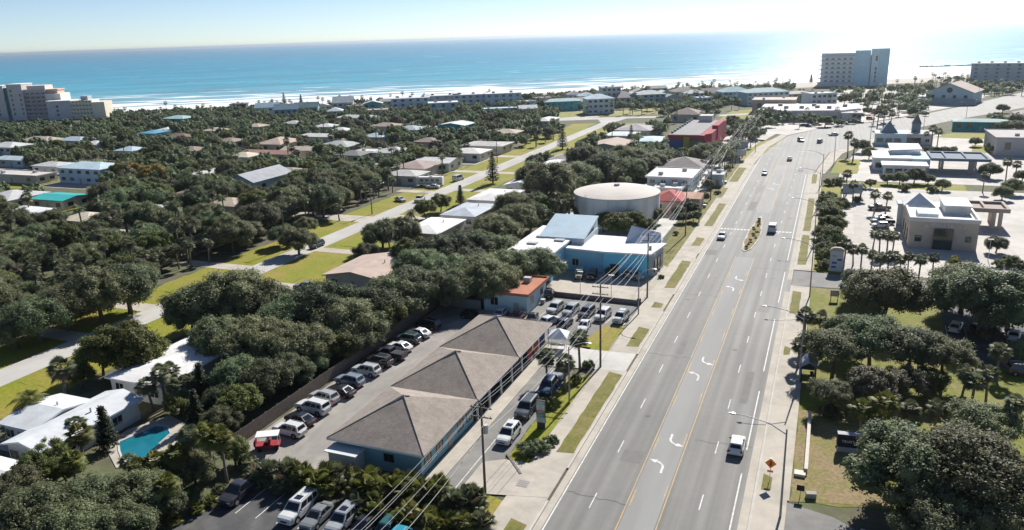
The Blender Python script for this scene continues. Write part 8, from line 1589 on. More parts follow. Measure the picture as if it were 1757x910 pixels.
def pine_mesh(seed, h, r):
    rs = np.random.RandomState(seed); tr = MB().tube([(0, 0, -.2), (0, 0, h * .6), (0, 0, h)], [.28, .15, .04], 7)
    C = []; N = []
    lev = 15
    for k in range(lev):
        z = h * (.10 + .88 * k / (lev - 1)); rr = r * (1 - .9 * k / (lev - 1)) + .25
        nb = 7
        for j in range(nb):
            a = j * 2 * math.pi / nb + k * .5 + rs.uniform(-.2, .2)
            tip = rr * rs.uniform(.8, 1.1)
            tr.tube([(0, 0, z), (math.cos(a) * tip, math.sin(a) * tip, z + .15 * tip)], [.04, .015], 3)
            m_ = int(16 + 26 * rr)
            t = rs.uniform(.15, 1.0, m_)
            C.append(np.stack([math.cos(a) * tip * t + rs.normal(size=m_) * .17, math.sin(a) * tip * t + rs.normal(size=m_) * .17, z + .15 * tip * t + rs.normal(size=m_) * .12], 1))
            N.append(np.tile([0, 0, 1.0], (m_, 1)))
    V, F = cards(np.concatenate(C), np.concatenate(N), .16, rs)
    return tr.mesh('trunk', M_bark, True), mesh_np('crown', V, F, L_pine)
PROTO[('norfolkpine', 0)] = pine_mesh(3, 11, 2.6)
PROTO[('norfolkpine', 1)] = pine_mesh(5, 8, 2.0)

KINDW = {'parkoak': ('park_oak', 'high-stemmed park oak', 'oak'), 'oak': ('evergreen_oak', 'oak', 'oak'), 'greentree': ('broadleaf_tree', 'bright green tree', 'tree'), 'bronzetree': ('bronze_tree', 'bronze-leaved tree', 'tree'), 'goldtree': ('golden_tree', 'golden-yellow tree', 'tree'),
         'shrub': ('shrub', 'shrub', 'shrub'), 'palm': ('cabbage_palm', 'cabbage palm', 'palm'), 'yellowpalm': ('yellowish_palm', 'yellow-green palm', 'palm'), 'featherpalm': ('feather_palm', 'feather palm', 'palm'),
         'palmetto': ('palmetto_clump', 'palmetto clump', 'palmetto'), 'norfolkpine': ('norfolk_pine', 'tiered dark pine', 'pine')}
NVAR = {}
for k, i in PROTO: NVAR[k] = max(NVAR.get(k, 0), i + 1)
ORD = ['nearest', 'second nearest', 'third nearest', 'fourth nearest', 'fifth nearest', 'sixth nearest', 'seventh nearest', 'eighth nearest', 'ninth nearest', 'tenth nearest'] + ['%dth nearest' % k for k in range(11, 90)]

PLANT_LIST = []
def plant(kind, x, y, s=1.0, sz=None, var=None, note=None, z=0):
    PLANT_LIST.append((kind, x, y, s, sz or s, var, note, z))

def place_plants():
    seen = {}
    for p in PLANT_LIST:                                   # find the landmark each plant stands by
        kind, x, y, s, sz, var, note, z = p
        best = min(LAND, key=lambda l: (l[1] - x) ** 2 + (l[2] - y) ** 2)
        dx, dy = x - best[1], y - best[2]
        a = math.atan2(dx, dy) + YAW                        # as seen from the camera
        vx, vy = math.sin(a), math.cos(a)
        side = ('right of' if vx > 0 else 'left of') if abs(vx) > abs(vy) else ('behind' if vy > 0 else 'in front of')
        size = {'oak': 5, 'greentree': 4, 'bronzetree': 4, 'goldtree': 4, 'shrub': 1.6}.get(kind, 1) * s
        seen.setdefault((kind, side, best[0]), []).append((math.hypot(dx, dy), p))
    for (kind, side, lm), L in seen.items():
        L.sort(key=lambda q: q[0])
        nm, word, cat = KINDW[kind]
        for n, (dist, (k_, x, y, s, sz, var, note, z)) in enumerate(L):
            size = ''
            if kind == 'oak': size = 'wide ' if s > 1.05 else ('small ' if s < .7 else '')
            lab = (ORD[n] + ' ' if len(L) > 1 else '') + size + word + ' ' + side + ' ' + lm
            if note: lab = note
            words = lab.split()
            if len(words) > 16: lab = ' '.join(words[:16])
            h = hash((round(x * 10), round(y * 10)))
            i = var if var is not None else h % NVAR[kind]
            tm, cm = PROTO[(kind, i)]
            o = bpy.data.objects.new(nm, None); col.objects.link(o)
            o.location = (x, y, z); o.rotation_euler = (0, 0, (h % 628) / 100.0); o.scale = (s, s, sz)
            o.empty_display_size = .5
            tag(o, lab, cat, {'oak': 'oaks', 'palm': 'palms'}.get(cat, cat + 's') + (' of the neighbourhood'))
            if tm: link('trunk', tm, o)
            link('crown' if tm else 'foliage', cm, o)

for row in PLANTS:
    plant(*row)
# far woods: too many and too small to tell apart
def woods(name, label, pts, M, seed, q=70, leaf=.42):
    rs = np.random.RandomState(seed); protos = []
    for k in range(5):
        protos.append(crown_arrays(seed + 200 + k, 1.0, .85, 9, leaf / 4.0, q, .7))
    Vs = []; Fs = []; o = 0
    for (x, y) in pts:
        V, F = protos[rs.randint(5)]; r = rs.uniform(2.0, 4.3); h = rs.uniform(1.0, 1.6)
        if -.484 * x + .875 * y > 570: r *= .75
        a = rs.uniform(0, 6.28); c, s_ = math.cos(a), math.sin(a)
        X = V[:, 0] * c - V[:, 1] * s_; Y = V[:, 0] * s_ + V[:, 1] * c
        Vs.append(np.stack([X * r + x, Y * r + y, V[:, 2] * r * h / .9 * .9 + max(0, h * r * .25 - .2)], 1)); Fs.append(F + o); o += len(V)
    ob = link(name, mesh_np(name, np.concatenate(Vs), np.concatenate(Fs), M))
    return tag(ob, label, 'trees', kind='stuff')
def woodmat(base, name):
    """same leaves, but mottled from place to place because the wood is one object"""
    M = leafmat(name, *base); nt = M.node_tree
    g = nd(nt, 'ShaderNodeNewGeometry'); n = nd(nt, 'ShaderNodeTexNoise'); n.inputs['Scale'].default_value = .11; n.inputs['Detail'].default_value = 3
    nt.links.new(g.outputs['Position'], n.inputs['Vector'])
    for nn in nt.nodes:
        if nn.type == 'HUE_SAT':
            mr = nd(nt, 'ShaderNodeMapRange'); mr.inputs['From Min'].default_value = .3; mr.inputs['From Max'].default_value = .7; mr.inputs['To Min'].default_value = .65; mr.inputs['To Max'].default_value = 1.5
            nt.links.new(n.outputs['Fac'], mr.inputs['Value']); nt.links.new(mr.outputs['Result'], nn.inputs['Value'])
    return M
L_wood = woodmat(((.088, .120, .062), (.225, .266, .138), .42, .0, .0), 'far_wood_leaves')
if len(WOODS): woods('far_woodland', 'far mass of low evergreen trees between houses and beach', WOODS, L_wood, 5)
def far_palms(pts):
    mb_v = []; mb_f = []; o = 0
    protos = []
    for s in range(3):
        rs = random.Random(300 + s); mb = MB(); h = 5 + s
        mb.cyl((0, 0, -.2), (.2, 0, h), .2, .17, 5)
        for k in range(16):
            q = (k + .5) / 16; el = math.asin(1 - 1.7 * q); az = k * 2.4
            frond_fan(mb, (.2, 0, h), (math.cos(el) * math.cos(az), math.cos(el) * math.sin(az), math.sin(el)), 1.7, .32, 7, .6)
        fs = [f if len(f) == 4 else None for f in mb.f]
        protos.append((np.array(mb.v), np.array([f for f in fs if f])))
    rs = np.random.RandomState(9)
    for (x, y) in pts:
        s = rs.uniform(.85, 1.2)
        V, F = protos[rs.randint(3)]; a = rs.uniform(0, 6.28); c, s_ = math.cos(a), math.sin(a)
        mb_v.append(np.stack([(V[:, 0] * c - V[:, 1] * s_) * s + x, (V[:, 0] * s_ + V[:, 1] * c) * s + y, V[:, 2] * s], 1)); mb_f.append(F + o); o += len(V)
    ob = link('far_palms', mesh_np('far_palms', np.concatenate(mb_v), np.concatenate(mb_f), L_wood))
    tag(ob, 'many small far palms scattered among the distant houses', 'palms', kind='stuff')
if len(FARPALMS): far_palms(FARPALMS)
# ------------------------------------------------------------------ vehicles (local: front towards -y)
M_tyre = mat('tyre_rubber', (.018, .018, .018), .9, .1, 4, space='obj')
M_rim = mat('alloy_rim', (.42, .42, .43), .35, .05, 4, metal=.8, space='obj')
M_carglass = mat('car_glass', (.010, .013, .016), .06, .05, 1, spec=.9, space='obj')
M_lamp = mat('headlamp', (.70, .70, .68), .2, .03, 4, space='obj')
M_tail = mat('tail_lamp', (.30, .01, .01), .25, .03, 4, space='obj')
M_plastic = mat('black_plastic', (.022, .022, .024), .6, .1, 3, space='obj')
def carpaint(c):
    key = 'car_paint_%02d%02d%02d' % tuple(int(round(k * 60)) for k in c)
    if key in MATS: return MATS[key]
    M = mat(key, c, .32, .05, 1.2, spec=.5, space='obj')
    M.node_tree.nodes['Principled BSDF'].inputs['Coat Weight'].default_value = .6
    return M

def body_ring(y, zl, zh, hw):
    return [(-hw * .86, y, zl), (-hw, y, zl + .14), (-hw * 1.0, y, (zl + zh) / 2), (-hw * .97, y, zh - .12), (-hw * .86, y, zh), (0, y, zh + .03), (hw * .86, y, zh), (hw * .97, y, zh - .12), (hw, y, (zl + zh) / 2), (hw, y, zl + .14), (hw * .86, y, zl)]
CAR = {  # length half, stations (y, zlow, zhigh, halfwidth), cabin base (y0,y1,hw), cabin top (y0,y1,hw,z), wheel y, wheel r
    'suv': dict(st=[(-2.38, .42, .72, .74), (-2.30, .30, .92, .86), (-2.0, .24, 1.02, .93), (-1.15, .22, 1.09, .95), (0, .22, 1.10, .96), (1.6, .22, 1.10, .95), (2.2, .26, 1.06, .91), (2.36, .42, .88, .80)], cab=(-1.25, 2.16, .90, 1.06), top=(-.48, 1.86, .70, 1.74), wy=(-1.45, 1.42), wr=.37, rails=True),
    'bigsuv': dict(st=[(-2.62, .45, .82, .80), (-2.55, .32, 1.02, .92), (-2.2, .26, 1.14, .99), (-1.25, .24, 1.20, 1.01), (0, .24, 1.21, 1.02), (1.9, .24, 1.21, 1.01), (2.5, .28, 1.18, .97), (2.62, .45, .98, .88)], cab=(-1.35, 2.48, .96, 1.17), top=(-.55, 2.30, .78, 1.90), wy=(-1.62, 1.62), wr=.41, rails=True),
    'sedan': dict(st=[(-2.35, .40, .62, .72), (-2.25, .28, .76, .84), (-1.9, .22, .86, .90), (-1.0, .20, .93, .91), (0, .20, .95, .92), (1.4, .20, .96, .91), (2.15, .24, .92, .86), (2.35, .40, .74, .74)], cab=(-1.12, 1.75, .85, .92), top=(-.30, .95, .64, 1.44), wy=(-1.42, 1.40), wr=.33, rails=False),
    'hatch': dict(st=[(-2.1, .40, .66, .72), (-2.0, .28, .82, .84), (-1.7, .22, .92, .89), (-1.0, .20, .99, .90), (0, .20, 1.0, .90), (1.3, .20, 1.0, .90), (1.9, .24, .96, .86), (2.05, .40, .8, .76)], cab=(-1.15, 1.88, .85, .96), top=(-.40, 1.45, .66, 1.55), wy=(-1.3, 1.28), wr=.33, rails=False),
    'pickup': dict(st=[(-2.85, .48, .84, .80), (-2.78, .36, 1.04, .92), (-2.4, .30, 1.14, .98), (-1.5, .28, 1.20, 1.0), (-.2, .28, 1.20, 1.0), (.55, .28, 1.18, 1.0), (2.5, .32, 1.14, .98), (2.82, .42, 1.10, .94)], cab=(-1.55, .62, .94, 1.17), top=(-.78, .45, .76, 1.86), wy=(-1.82, 1.75), wr=.42, rails=False, bed=(.72, 2.66)),
    'jeep': dict(st=[(-2.0, .50, .95, .62), (-1.92, .44, 1.05, .70), (-1.0, .40, 1.12, .78), (-.7, .34, 1.15, .82), (.4, .34, 1.15, .82), (1.7, .34, 1.14, .82), (1.95, .46, 1.05, .80)], cab=(-.72, 1.86, .80, 1.12), top=(-.52, 1.80, .74, 1.86), wy=(-1.3, 1.22), wr=.42, rails=False),
    'van': dict(st=[(-2.5, .42, .80, .78), (-2.42, .30, 1.0, .90), (-2.1, .24, 1.12, .97), (-1.5, .22, 1.22, 1.0), (0, .22, 1.24, 1.0), (1.9, .22, 1.24, 1.0), (2.4, .26, 1.2, .98), (2.5, .42, .95, .92)], cab=(-1.75, 2.4, .96, 1.2), top=(-.95, 2.3, .86, 2.1), wy=(-1.6, 1.5), wr=.36, rails=False),
}
VEH = {}
def lerp(a, b, t): return a + (b - a) * t
def car_meshes(kind):
    if kind in VEH: return VEH[kind]
    s = CAR[kind]; P = []
    b = MB(); b.loft([body_ring(*r) for r in s['st']])
    y0, y1, hw, zb = s['cab']; t0, t1, tw, zt = s['top']
    zm = zt - .10
    rings = [[(-hw, y0, zb), (hw, y0, zb), (hw, y1, zb), (-hw, y1, zb)],
             [(-lerp(hw, tw, .93), lerp(y0, t0, .93), zm), (lerp(hw, tw, .93), lerp(y0, t0, .93), zm), (lerp(hw, tw, .93), lerp(y1, t1, .93), zm), (-lerp(hw, tw, .93), lerp(y1, t1, .93), zm)],
             [(-tw, t0 + .06, zt - .02), (tw, t0 + .06, zt - .02), (tw, t1 - .06, zt - .02), (-tw, t1 - .06, zt - .02)],
             [(-tw * .7, t0 + .25, zt + .02), (tw * .7, t0 + .25, zt + .02), (tw * .7, t1 - .25, zt + .02), (-tw * .7, t1 - .25, zt + .02)]]
    b.loft(rings)
    if 'bed' in s:
        pass
    P.append(('body', b.mesh('body', M_trim), 'paint', None))
    def quad_on(pa, pb, pc, pd, u0, u1, v0, v1, off):
        pa, pb, pc, pd = map(Vector, (pa, pb, pc, pd))
        n = (pb - pa).cross(pd - pa).normalized() * off
        q = lambda u, v: (pa.lerp(pb, u)).lerp(pd.lerp(pc, u), v) + n
        return [q(u0, v0), q(u1, v0), q(u1, v1), q(u0, v1)]
    B, T = rings[0], rings[1]
    def glass(name, i, j, spans, v0=.12, v1=.94):
        m_ = MB()
        for u0_, u1_ in spans:
            pts = quad_on(B[i], B[j], T[j], T[i], u0_, u1_, v0, v1, .012)
            pts2 = quad_on(B[i], B[j], T[j], T[i], u0_, u1_, v0, v1, -.02)
            m_.add(pts + pts2, [(0, 1, 2, 3), (7, 6, 5, 4), (0, 4, 5, 1), (1, 5, 6, 2), (2, 6, 7, 3), (3, 7, 4, 0)])
        P.append((name, m_.mesh(name, M_carglass), None, None))
    glass('windshield', 0, 1, [(.06, .94)])
    glass('rear_window', 2, 3, [(.10, .90)], .25 if kind not in ('sedan',) else .12)
    three = kind in ('bigsuv', 'suv', 'van')
    sp = [(.10, .40), (.43, .68), (.71, .92)] if three else ([(.14, .52), (.56, .90)])
    glass('side_window', 1, 2, sp); glass('side_window', 3, 0, [(1 - b_, 1 - a_) for a_, b_ in sp])
    w = MB(); w.cyl((-.12, 0, 0), (.12, 0, 0), s['wr'], s['wr'], 14); wm = w.mesh('wheel', M_tyre)
    rm = MB().cyl((-.135, 0, 0), (.135, 0, 0), s['wr'] * .62, s['wr'] * .62, 10).mesh('rim', M_rim)
    xw = s['st'][3][3] - .10
    arch = MB().cyl((-.115, 0, 0), (.115, 0, 0), s['wr'] + .07, s['wr'] + .07, 14).mesh('wheel_arch', M_plastic)
    for x in (-xw, xw):
        for y in s['wy']:
            P.append(('wheel', wm, None, (x + (.005 if x > 0 else -.005), y, s['wr'])))
            P.append(('rim', rm, 'sub', None))
            P.append(('wheel_arch', arch, None, (x - (.0 if x > 0 else .0), y, s['wr'] + .02)))
    f = s['st'][0]; f1 = s['st'][1]; zh = f1[2] - .17
    for x in (-f1[3] * .72, f1[3] * .72):
        P.append(('headlight', MB().box(x - .19, f[0] + .0, zh - .08, x + .19, f1[0] + .12, zh + .07).mesh('headlight', M_lamp), None, None))
    e = s['st'][-1]; e1 = s['st'][-2]; ze = e1[2] - .2
    for x in (-e1[3] * .82, e1[3] * .82):
        P.append(('taillight', MB().box(x - .13, e1[0] - .05, ze - .12, x + .13, e[0] - .0, ze + .12).mesh('taillight', M_tail), None, None))
    P.append(('grille', MB().box(-f[3] * .5, f[0] - .012, f[1] + .1, f[3] * .5, f[0] + .1, f[2] - .04).mesh('grille', M_plastic), None, None))
    for x in (-1, 1):
        P.append(('mirror', MB().box(x * (hw + .02) - .09, y0 + .38, zb + .02, x * (hw + .02) + .12 * x + (.0), y0 + .50, zb + .18).mesh('mirror', M_plastic), None, None))
    if s['rails']:
        for x in (-tw * .86, tw * .86):
            P.append(('roof_rail', MB().box(x - .025, t0 + .3, zt + .0, x + .025, t1 - .2, zt + .07).mesh('roof_rail', M_metal), None, None))
    if 'bed' in s:
        P.append(('cargo_bed', MB().box(-.78, s['bed'][0], 1.10, .78, s['bed'][1], 1.225).mesh('cargo_bed', M_plastic), None, None))
    VEH[kind] = P
    return P

def vehicle(kind, x, y, rz, c, label, group, z=.05, roofglass=False, far=False):
    nm = {'suv': 'parked_suv', 'bigsuv': 'large_suv', 'sedan': 'sedan_car', 'hatch': 'hatchback_car', 'pickup': 'pickup_truck', 'jeep': 'open_jeep', 'van': 'passenger_van'}[kind]
    if 'driving' in label and kind == 'suv': nm = 'moving_suv'
    t = thing(nm, label, {'pickup': 'pickup', 'van': 'van', 'jeep': 'jeep'}.get(kind, 'car'), (x, y, z), R(rz), group)
    last = None
    for name, me, flag, loc in car_meshes(kind):
        if far and name in ('rim', 'wheel_arch', 'mirror', 'grille', 'roof_rail'): continue
        if flag == 'sub':
            link(name, me, last); continue
        o = link(name, me, t, loc)
        if flag == 'paint':
            o.material_slots[0].link = 'OBJECT'; o.material_slots[0].material = carpaint(c)
        last = o
    if roofglass:
        s = CAR[kind]['top']
        build(MB().box(-.42, s[0] + .35, s[3] + .0, .42, s[0] + 1.15, s[3] + .035), 'sunroof', M_carglass, t)
    return t
for v in VEHICLES:
    vehicle(*v)

# --- motorhome beside the side street
t = thing('motorhome', 'long white motorhome with dark windows parked beside the side street', 'motorhome', (-127.5, 234.5, 0), R(-78))
LAND.append(('the white motorhome', -127.5, 234.5))
wv = paint((.66, .66, .65))
build(MB().loft([[(-1.25, y, .5), (-1.25, y, 3.0 - k), (-1.05, y, 3.25 - k), (1.05, y, 3.25 - k), (1.25, y, 3.0 - k), (1.25, y, .5)] for y, k in ((-4.9, 1.4), (-4.5, .4), (-4.0, .05), (4.6, 0), (4.8, .1))]), 'body', wv, t)
for k in range(4):
    for s in (-1, 1): build(MB().box(s * 1.26 - .02, -3.2 + k * 1.9, 1.7, s * 1.26 + .02, -2.0 + k * 1.9, 2.5), 'side_window', M_carglass, t)
    if k < 2:
        for s in (-1.1, 1.1): build(MB().cyl((s - .14, -3.0 + k * 5.6, .45), (s + .14, -3.0 + k * 5.6, .45), .45, .45, 12), 'wheel', M_tyre, t)
build(MB().box(-1.28, -3.6, 1.05, 1.28, 4.4, 1.3), 'stripe', paint((.12, .18, .26)), t)
build(MB().box(-.9, -4.86, 1.6, .9, -4.40, 2.5), 'windshield', M_carglass, t)
build(MB().box(-.5, 0, 3.25, .5, 1.1, 3.5), 'roof_unit', M_trim, t)

# --- red and white open cart / trailer at the end of the back lot
t = thing('utility_cart', 'small red cart with a white canopy at the end of the back lot', 'cart', (-62.6, 68.2, .05), R(-60))
red = paint((.28, .03, .04))
build(MB().box(-.7, -1.5, .45, .7, 1.5, .75).box(-.7, -1.6, .75, .7, -1.4, 1.3).box(-.7, .2, .75, .7, .4, 1.25), 'body', red, t)
build(MB().box(-.8, -1.3, 2.0, .8, 1.5, 2.12), 'canopy', M_trim, t)
for x in (-.7, .7):
    for y in (-1.2, 1.4):
        build(MB().cyl((x, y, .75), (x, y, 2.0), .03, .03, 5), 'post', M_trim, t)
        build(MB().cyl((x - .08, y * .8, .28), (x + .08, y * .8, .28), .28, .28, 10), 'wheel', M_tyre, t)
build(MB().box(-.6, -.3, .95, .6, .15, 1.05), 'seat', M_plastic, t)

# --- white pop-up tent in front of the shops
t = thing('canopy_tent', 'white pop-up canopy tent beside the third pointed roof', 'tent', (-38.2, 110.6, .1), R(8))
cl = mat('tent_cloth', (.70, .72, .74), .8, .05, .6)
mb = MB(); n = 1.55
mb.add([(-n, -n, 2.2), (n, -n, 2.2), (n, n, 2.2), (-n, n, 2.2), (0, 0, 3.3), (-n, -n, 1.9), (n, -n, 1.9), (n, n, 1.9), (-n, n, 1.9)], [(0, 1, 4), (1, 2, 4), (2, 3, 4), (3, 0, 4), (5, 6, 1, 0), (6, 7, 2, 1), (7, 8, 3, 2), (8, 5, 0, 3)])
build(mb, 'cloth_top', cl, t)
for x in (-1.5, 1.5):
    for y in (-1.5, 1.5): build(MB().cyl((x, y, 0), (x, y, 2.2), .03, .03, 6), 'leg', M_metal, t)
build(MB().box(-1.2, -1.3, .72, 1.2, -.6, .78).box(-1.15, -1.25, 0, -1.1, -1.2, .72).box(1.1, -1.25, 0, 1.15, -1.2, .72).box(-1.15, -.7, 0, -1.1, -.65, .72).box(1.1, -.7, 0, 1.15, -.65, .72), 'side_shelf', M_trim, t)

# ------------------------------------------------------------------ poles, wires, lamps
def utility_pole(x, y, h, label, arms=2, transformer=False, rz=0, lean=0):
    t = thing('utility_pole', label, 'utility pole', (x, y, 0), rz, 'wooden utility poles'); t.rotation_euler = (0, R(lean), rz)
    build(MB().cyl((0, 0, -.3), (0, 0, h), .17, .11, 8), 'pole', M_wood, t)
    for k in range(arms):
        z = h - .45 - k * 1.1
        a = build(MB().box(-1.25, -.16, z, 1.25, -.04, z + .12), 'crossarm', M_wood, t)
        for q in (-1.1, -.4, .4, 1.1):
            build(MB().cyl((q, -.1, z + .12), (q, -.1, z + .34), .05, .035, 6), 'insulator', M_metal, a)
    if transformer:
        build(MB().cyl((.42, 0, h - 3.4), (.42, 0, h - 2.4), .26, .26, 10), 'transformer', M_metal, t)
    return t
MAINP = [(-32.2, 34, 12.2), (-32.1, 67.2, 11.6), (-29.6, 104.9, 13.4), (-29.9, 138.8, 12.9), (-31.2, 188, 13), (-31.4, 232, 13), (-31.8, 272, 13), (-31.5, 318, 13), (-30, 362, 13)]
PL = ['wooden utility pole at the hedge end in front of the shops', 'tall wooden utility pole at the shop driveway entry', 'wooden utility pole at the corner of the display lot', 'wooden utility pole beyond the white salon building', 'wooden utility pole near the red-roofed house by the road', 'wooden utility pole in front of the white motel roof', 'wooden utility pole beside the corner lawn', 'farthest wooden utility pole on the left of the main road']
for k, (x, y, h) in enumerate(MAINP):
    if k: utility_pole(x, y, h, PL[k - 1], 2, k in (1, 3, 5))
M_wire = mat('aluminium_wire', (.50, .50, .50), .5, .05, 1, metal=.3); M_wire2 = mat('dark_wire', (.12, .12, .12), .6, .05, 1)
def wire(p, q, sag, r, label, n=14):
    pts = [(lerp(p[0], q[0], k / n), lerp(p[1], q[1], k / n), lerp(p[2], q[2], k / n) - sag * 4 * (k / n) * (1 - k / n)) for k in range(n + 1)]
    o = build(MB().tube(pts, r, 4), 'overhead_wire', M_wire if r > .016 else M_wire2); tag(o, label, 'wire', 'overhead wires')
for k in range(len(MAINP) - 1):
    (x, y, h), (x2, y2, h2) = MAINP[k], MAINP[k + 1]
    span = ['in front of the shops', 'beside the pointed roofs', 'beside the display lot', 'beside the white L-shaped building', 'beside the water tank', 'beside the motel roof', 'beside the painted shop', 'at the corner lawn'][k]
    for n_, (dx, dz, nm) in enumerate(((-1.1, -.1, 'top left wire'), (-.4, -.1, 'second top wire'), (1.1, -.1, 'top right wire'), (-1.1, -1.2, 'lower left wire'), (1.1, -1.2, 'lower right wire'), (0, -3.6, 'lowest thick cable'))):
        wire((x + dx, y - .1, h + dz), (x2 + dx, y2 - .1, h2 + dz), .9 if n_ < 5 else 1.2, 0.018 if n_ < 5 else .026, '%s of the pole line %s' % (nm, span))
SIDEP = [(-123.2, 62, 10), (-123.1, 101.8, 10), (-123.3, 150, 10), (-123.3, 190, 10), (-123.4, 236, 10), (-123.6, 285, 10), (-123.6, 330, 10)]
SL = ['leaning wooden pole on the verge left of the dark tree', 'wooden pole by the driveway lawn of the side street', 'wooden pole where the side street meets the cross lane', 'wooden pole beside the motorhome', 'wooden pole beyond the dark tiered pine', 'farthest wooden pole on the side street']
for k, (x, y, h) in enumerate(SIDEP):
    if k: utility_pole(x, y, h, SL[k - 1], 1, k == 3)
    if k:
        for dx, dz, nm in ((-1.1, -.1, 'left wire'), (1.1, -.1, 'right wire'), (0, -2.6, 'lower cable')):
            wire((SIDEP[k - 1][0] + dx, SIDEP[k - 1][1], SIDEP[k - 1][2] + dz), (x + dx, y, h + dz), 0.7, .015, '%s of the side street line, %s span from the camera' % (nm, ['first', 'second', 'third', 'fourth', 'fifth', 'sixth'][k - 1]))

def street_lamp(x, y, h, side, label, L=5.0):
    t = thing('street_lamp', label, 'street lamp', (x, y, 0), 0, 'street lamps along the main road')
    build(MB().cyl((0, 0, -.2), (0, 0, h), .13, .08, 8), 'pole', mat('lamp_pole_concrete', (.30, .28, .26), .8, .1, 2), t)
    pts = [(0, 0, h - .6), (side * L * .35, .1, h + .35), (side * L * .8, .15, h + .75), (side * L, .15, h + .8)]
    build(MB().tube(pts, [.07, .055, .045, .045], 6), 'arm', M_metal, t)
    build(MB().loft([[(side * L - .1, .05, h + .72), (side * L - .1, .25, h + .72), (side * L - .1, .25, h + .86), (side * L - .1, .05, h + .86)], [(side * (L + .35), -.02, h + .74), (side * (L + .35), .32, h + .74), (side * (L + .35), .32, h + .9), (side * (L + .35), -.02, h + .9)], [(side * (L + .75), .08, h + .76), (side * (L + .75), .22, h + .76), (side * (L + .75), .22, h + .84), (side * (L + .75), .08, h + .84)]]), 'lamp_head', M_metal, t)
for x, y, h, s, lab in ((-1.6, 74.2, 10.3, -1, 'street lamp beside the orange warning sign'), (-1.0, 148, 10.3, -1, 'street lamp at the near end of the park side driveway'), (-1.2, 108.5, 10.3, -1, 'street lamp beside the bus shelter'),
                        (-1.3, 186, 10.3, -1, 'street lamp beside the hedge across from the median'), (-1.3, 228, 10.3, -1, 'street lamp past the long hedge'), (-1.0, 262, 10.3, -1, 'street lamp at the far end of the hedge bed'), (2.5, 305, 10.3, -1, 'street lamp by the corner grass near the drive-in bank'), (16, 352, 10.3, -1, 'street lamp beside the shop with two towers'),
                        (-30.4, 92, 8.5, 1, 'thin street lamp on the lawn between the sidewalk and parked SUVs'), (-29.4, 129.3, 8, 1, 'street lamp at the display lot corner'), (-27.5, 330, 9, 1, 'street lamp at the tip of the corner lawn'), (40, 400, 10, -1, 'street lamp where the road bends right'), (62, 440, 10, -1, 'street lamp beside the teal building'), (30, 470, 10, 1, 'street lamp across the bend from the store'), (84, 560, 10, 1, 'farthest street lamp by the gabled hall')):
    street_lamp(x, y, h, s, lab, 5 if x > -5 and y < 300 else 2.4)
M_black = mat('black_metal', (.02, .02, .02), .6, .1, 2)
for x, y, lab in ((-42.8, 137.2, 'short lot lamp on the wall behind the pale jeep'), (-36.4, 136.6, 'short lot lamp on the wall right of the palm pair'), (33.4, 183, 'pale lot lamp in front of the bank entrance')):
    t = thing('lot_lamp', lab, 'lamp', (x, y, 0), 0, 'lot lamps')
    build(MB().cyl((0, 0, 0), (0, 0, 4.6), .07, .05, 6), 'pole', M_metal, t)
    build(MB().box(-.55, -.2, 4.6, .55, .2, 4.75), 'lamp_head', M_trim, t)

# ------------------------------------------------------------------ signs and small street things
t = thing('warning_sign', 'orange diamond road sign on a post at the kerb', 'sign', (-3.15, 80.7, .12))
M_or = mat('orange_sign', (.75, .20, .02), .5, .05, 2)
build(MB().cyl((0, .04, -.1), (0, .04, 2.9), .035, .035, 6), 'post', M_metal, t)
mb = MB(); q = .62; mb.add([(0, -.02, 2.3 - q), (q, -.02, 2.3), (0, -.02, 2.3 + q), (-q, -.02, 2.3), (0, .0, 2.3 - q), (q, 0, 2.3), (0, 0, 2.3 + q), (-q, 0, 2.3)], [(0, 1, 2, 3), (7, 6, 5, 4), (0, 4, 5, 1), (1, 5, 6, 2), (2, 6, 7, 3), (3, 7, 4, 0)])
p = build(mb, 'sign_plate', M_or, t)
build(MB().cyl((.02, -.03, 2.48), (.02, -.021, 2.48), .09, .09, 10).box(-.06, -.03, 2.12, .10, -.021, 2.40).box(-.16, -.03, 2.0, .0, -.021, 2.13).box(.04, -.03, 1.95, .12, -.021, 2.13), 'symbol', M_black, p)
build(MB().box(-.32, -.02, 1.18, .32, .0, 1.45), 'lower_plate', M_or, t)

t = thing('bank_sign', 'dark blue block sign with white lettering on a grey base by the big oak', 'sign', (5.2, 90.6, 0), R(6))
LAND.append(('the dark blue bank sign', 5.2, 90.6))
build(MB().box(-1.35, -.35, 0, 1.35, .35, .75), 'base', paint((.34, .34, .36)), t)
pn = build(MB().box(-1.45, -.42, .75, 1.45, .42, 2.35), 'sign_box', mat('deep_purple_blue', (.018, .014, .045), .5, .1, 2), t)
build(MB().box(-1.45, -.42, 2.35, 1.45, .42, 2.42), 'top_cap', paint((.45, .45, .47)), t)
def letters(body, size, parent, loc, rx, M, ex=.02, align='CENTER'):
    cu = bpy.data.curves.new('letters', 'FONT'); cu.body = body; cu.size = size; cu.extrude = ex; cu.align_x = align
    tmp = bpy.data.objects.new('tmp', cu); col.objects.link(tmp)
    me = bpy.data.meshes.new_from_object(tmp.evaluated_get(bpy.context.evaluated_depsgraph_get())); bpy.data.objects.remove(tmp)
    me.materials.clear(); me.materials.append(M)
    o = link('lettering', me, parent, loc); o.rotation_euler = rx
    return o
letters('TRUIST', .44, pn, (-.28, -.44, 1.38), (math.pi / 2, 0, 0), M_trim)
lg = MB(); x0, z0, s = .98, 1.38, .34
for a in ((0, 0, s, .05), (0, s - .05, s, s), (0, .05, .05, s - .05), (s - .05, .05, s, s - .05), (.10, .20, s - .10, .25), (.145, .09, .195, .20)): lg.box(x0 - .17 + a[0], -.45, z0 + a[1], x0 - .17 + a[2], -.42, z0 + a[3])
build(lg, 'logo', M_trim, pn)

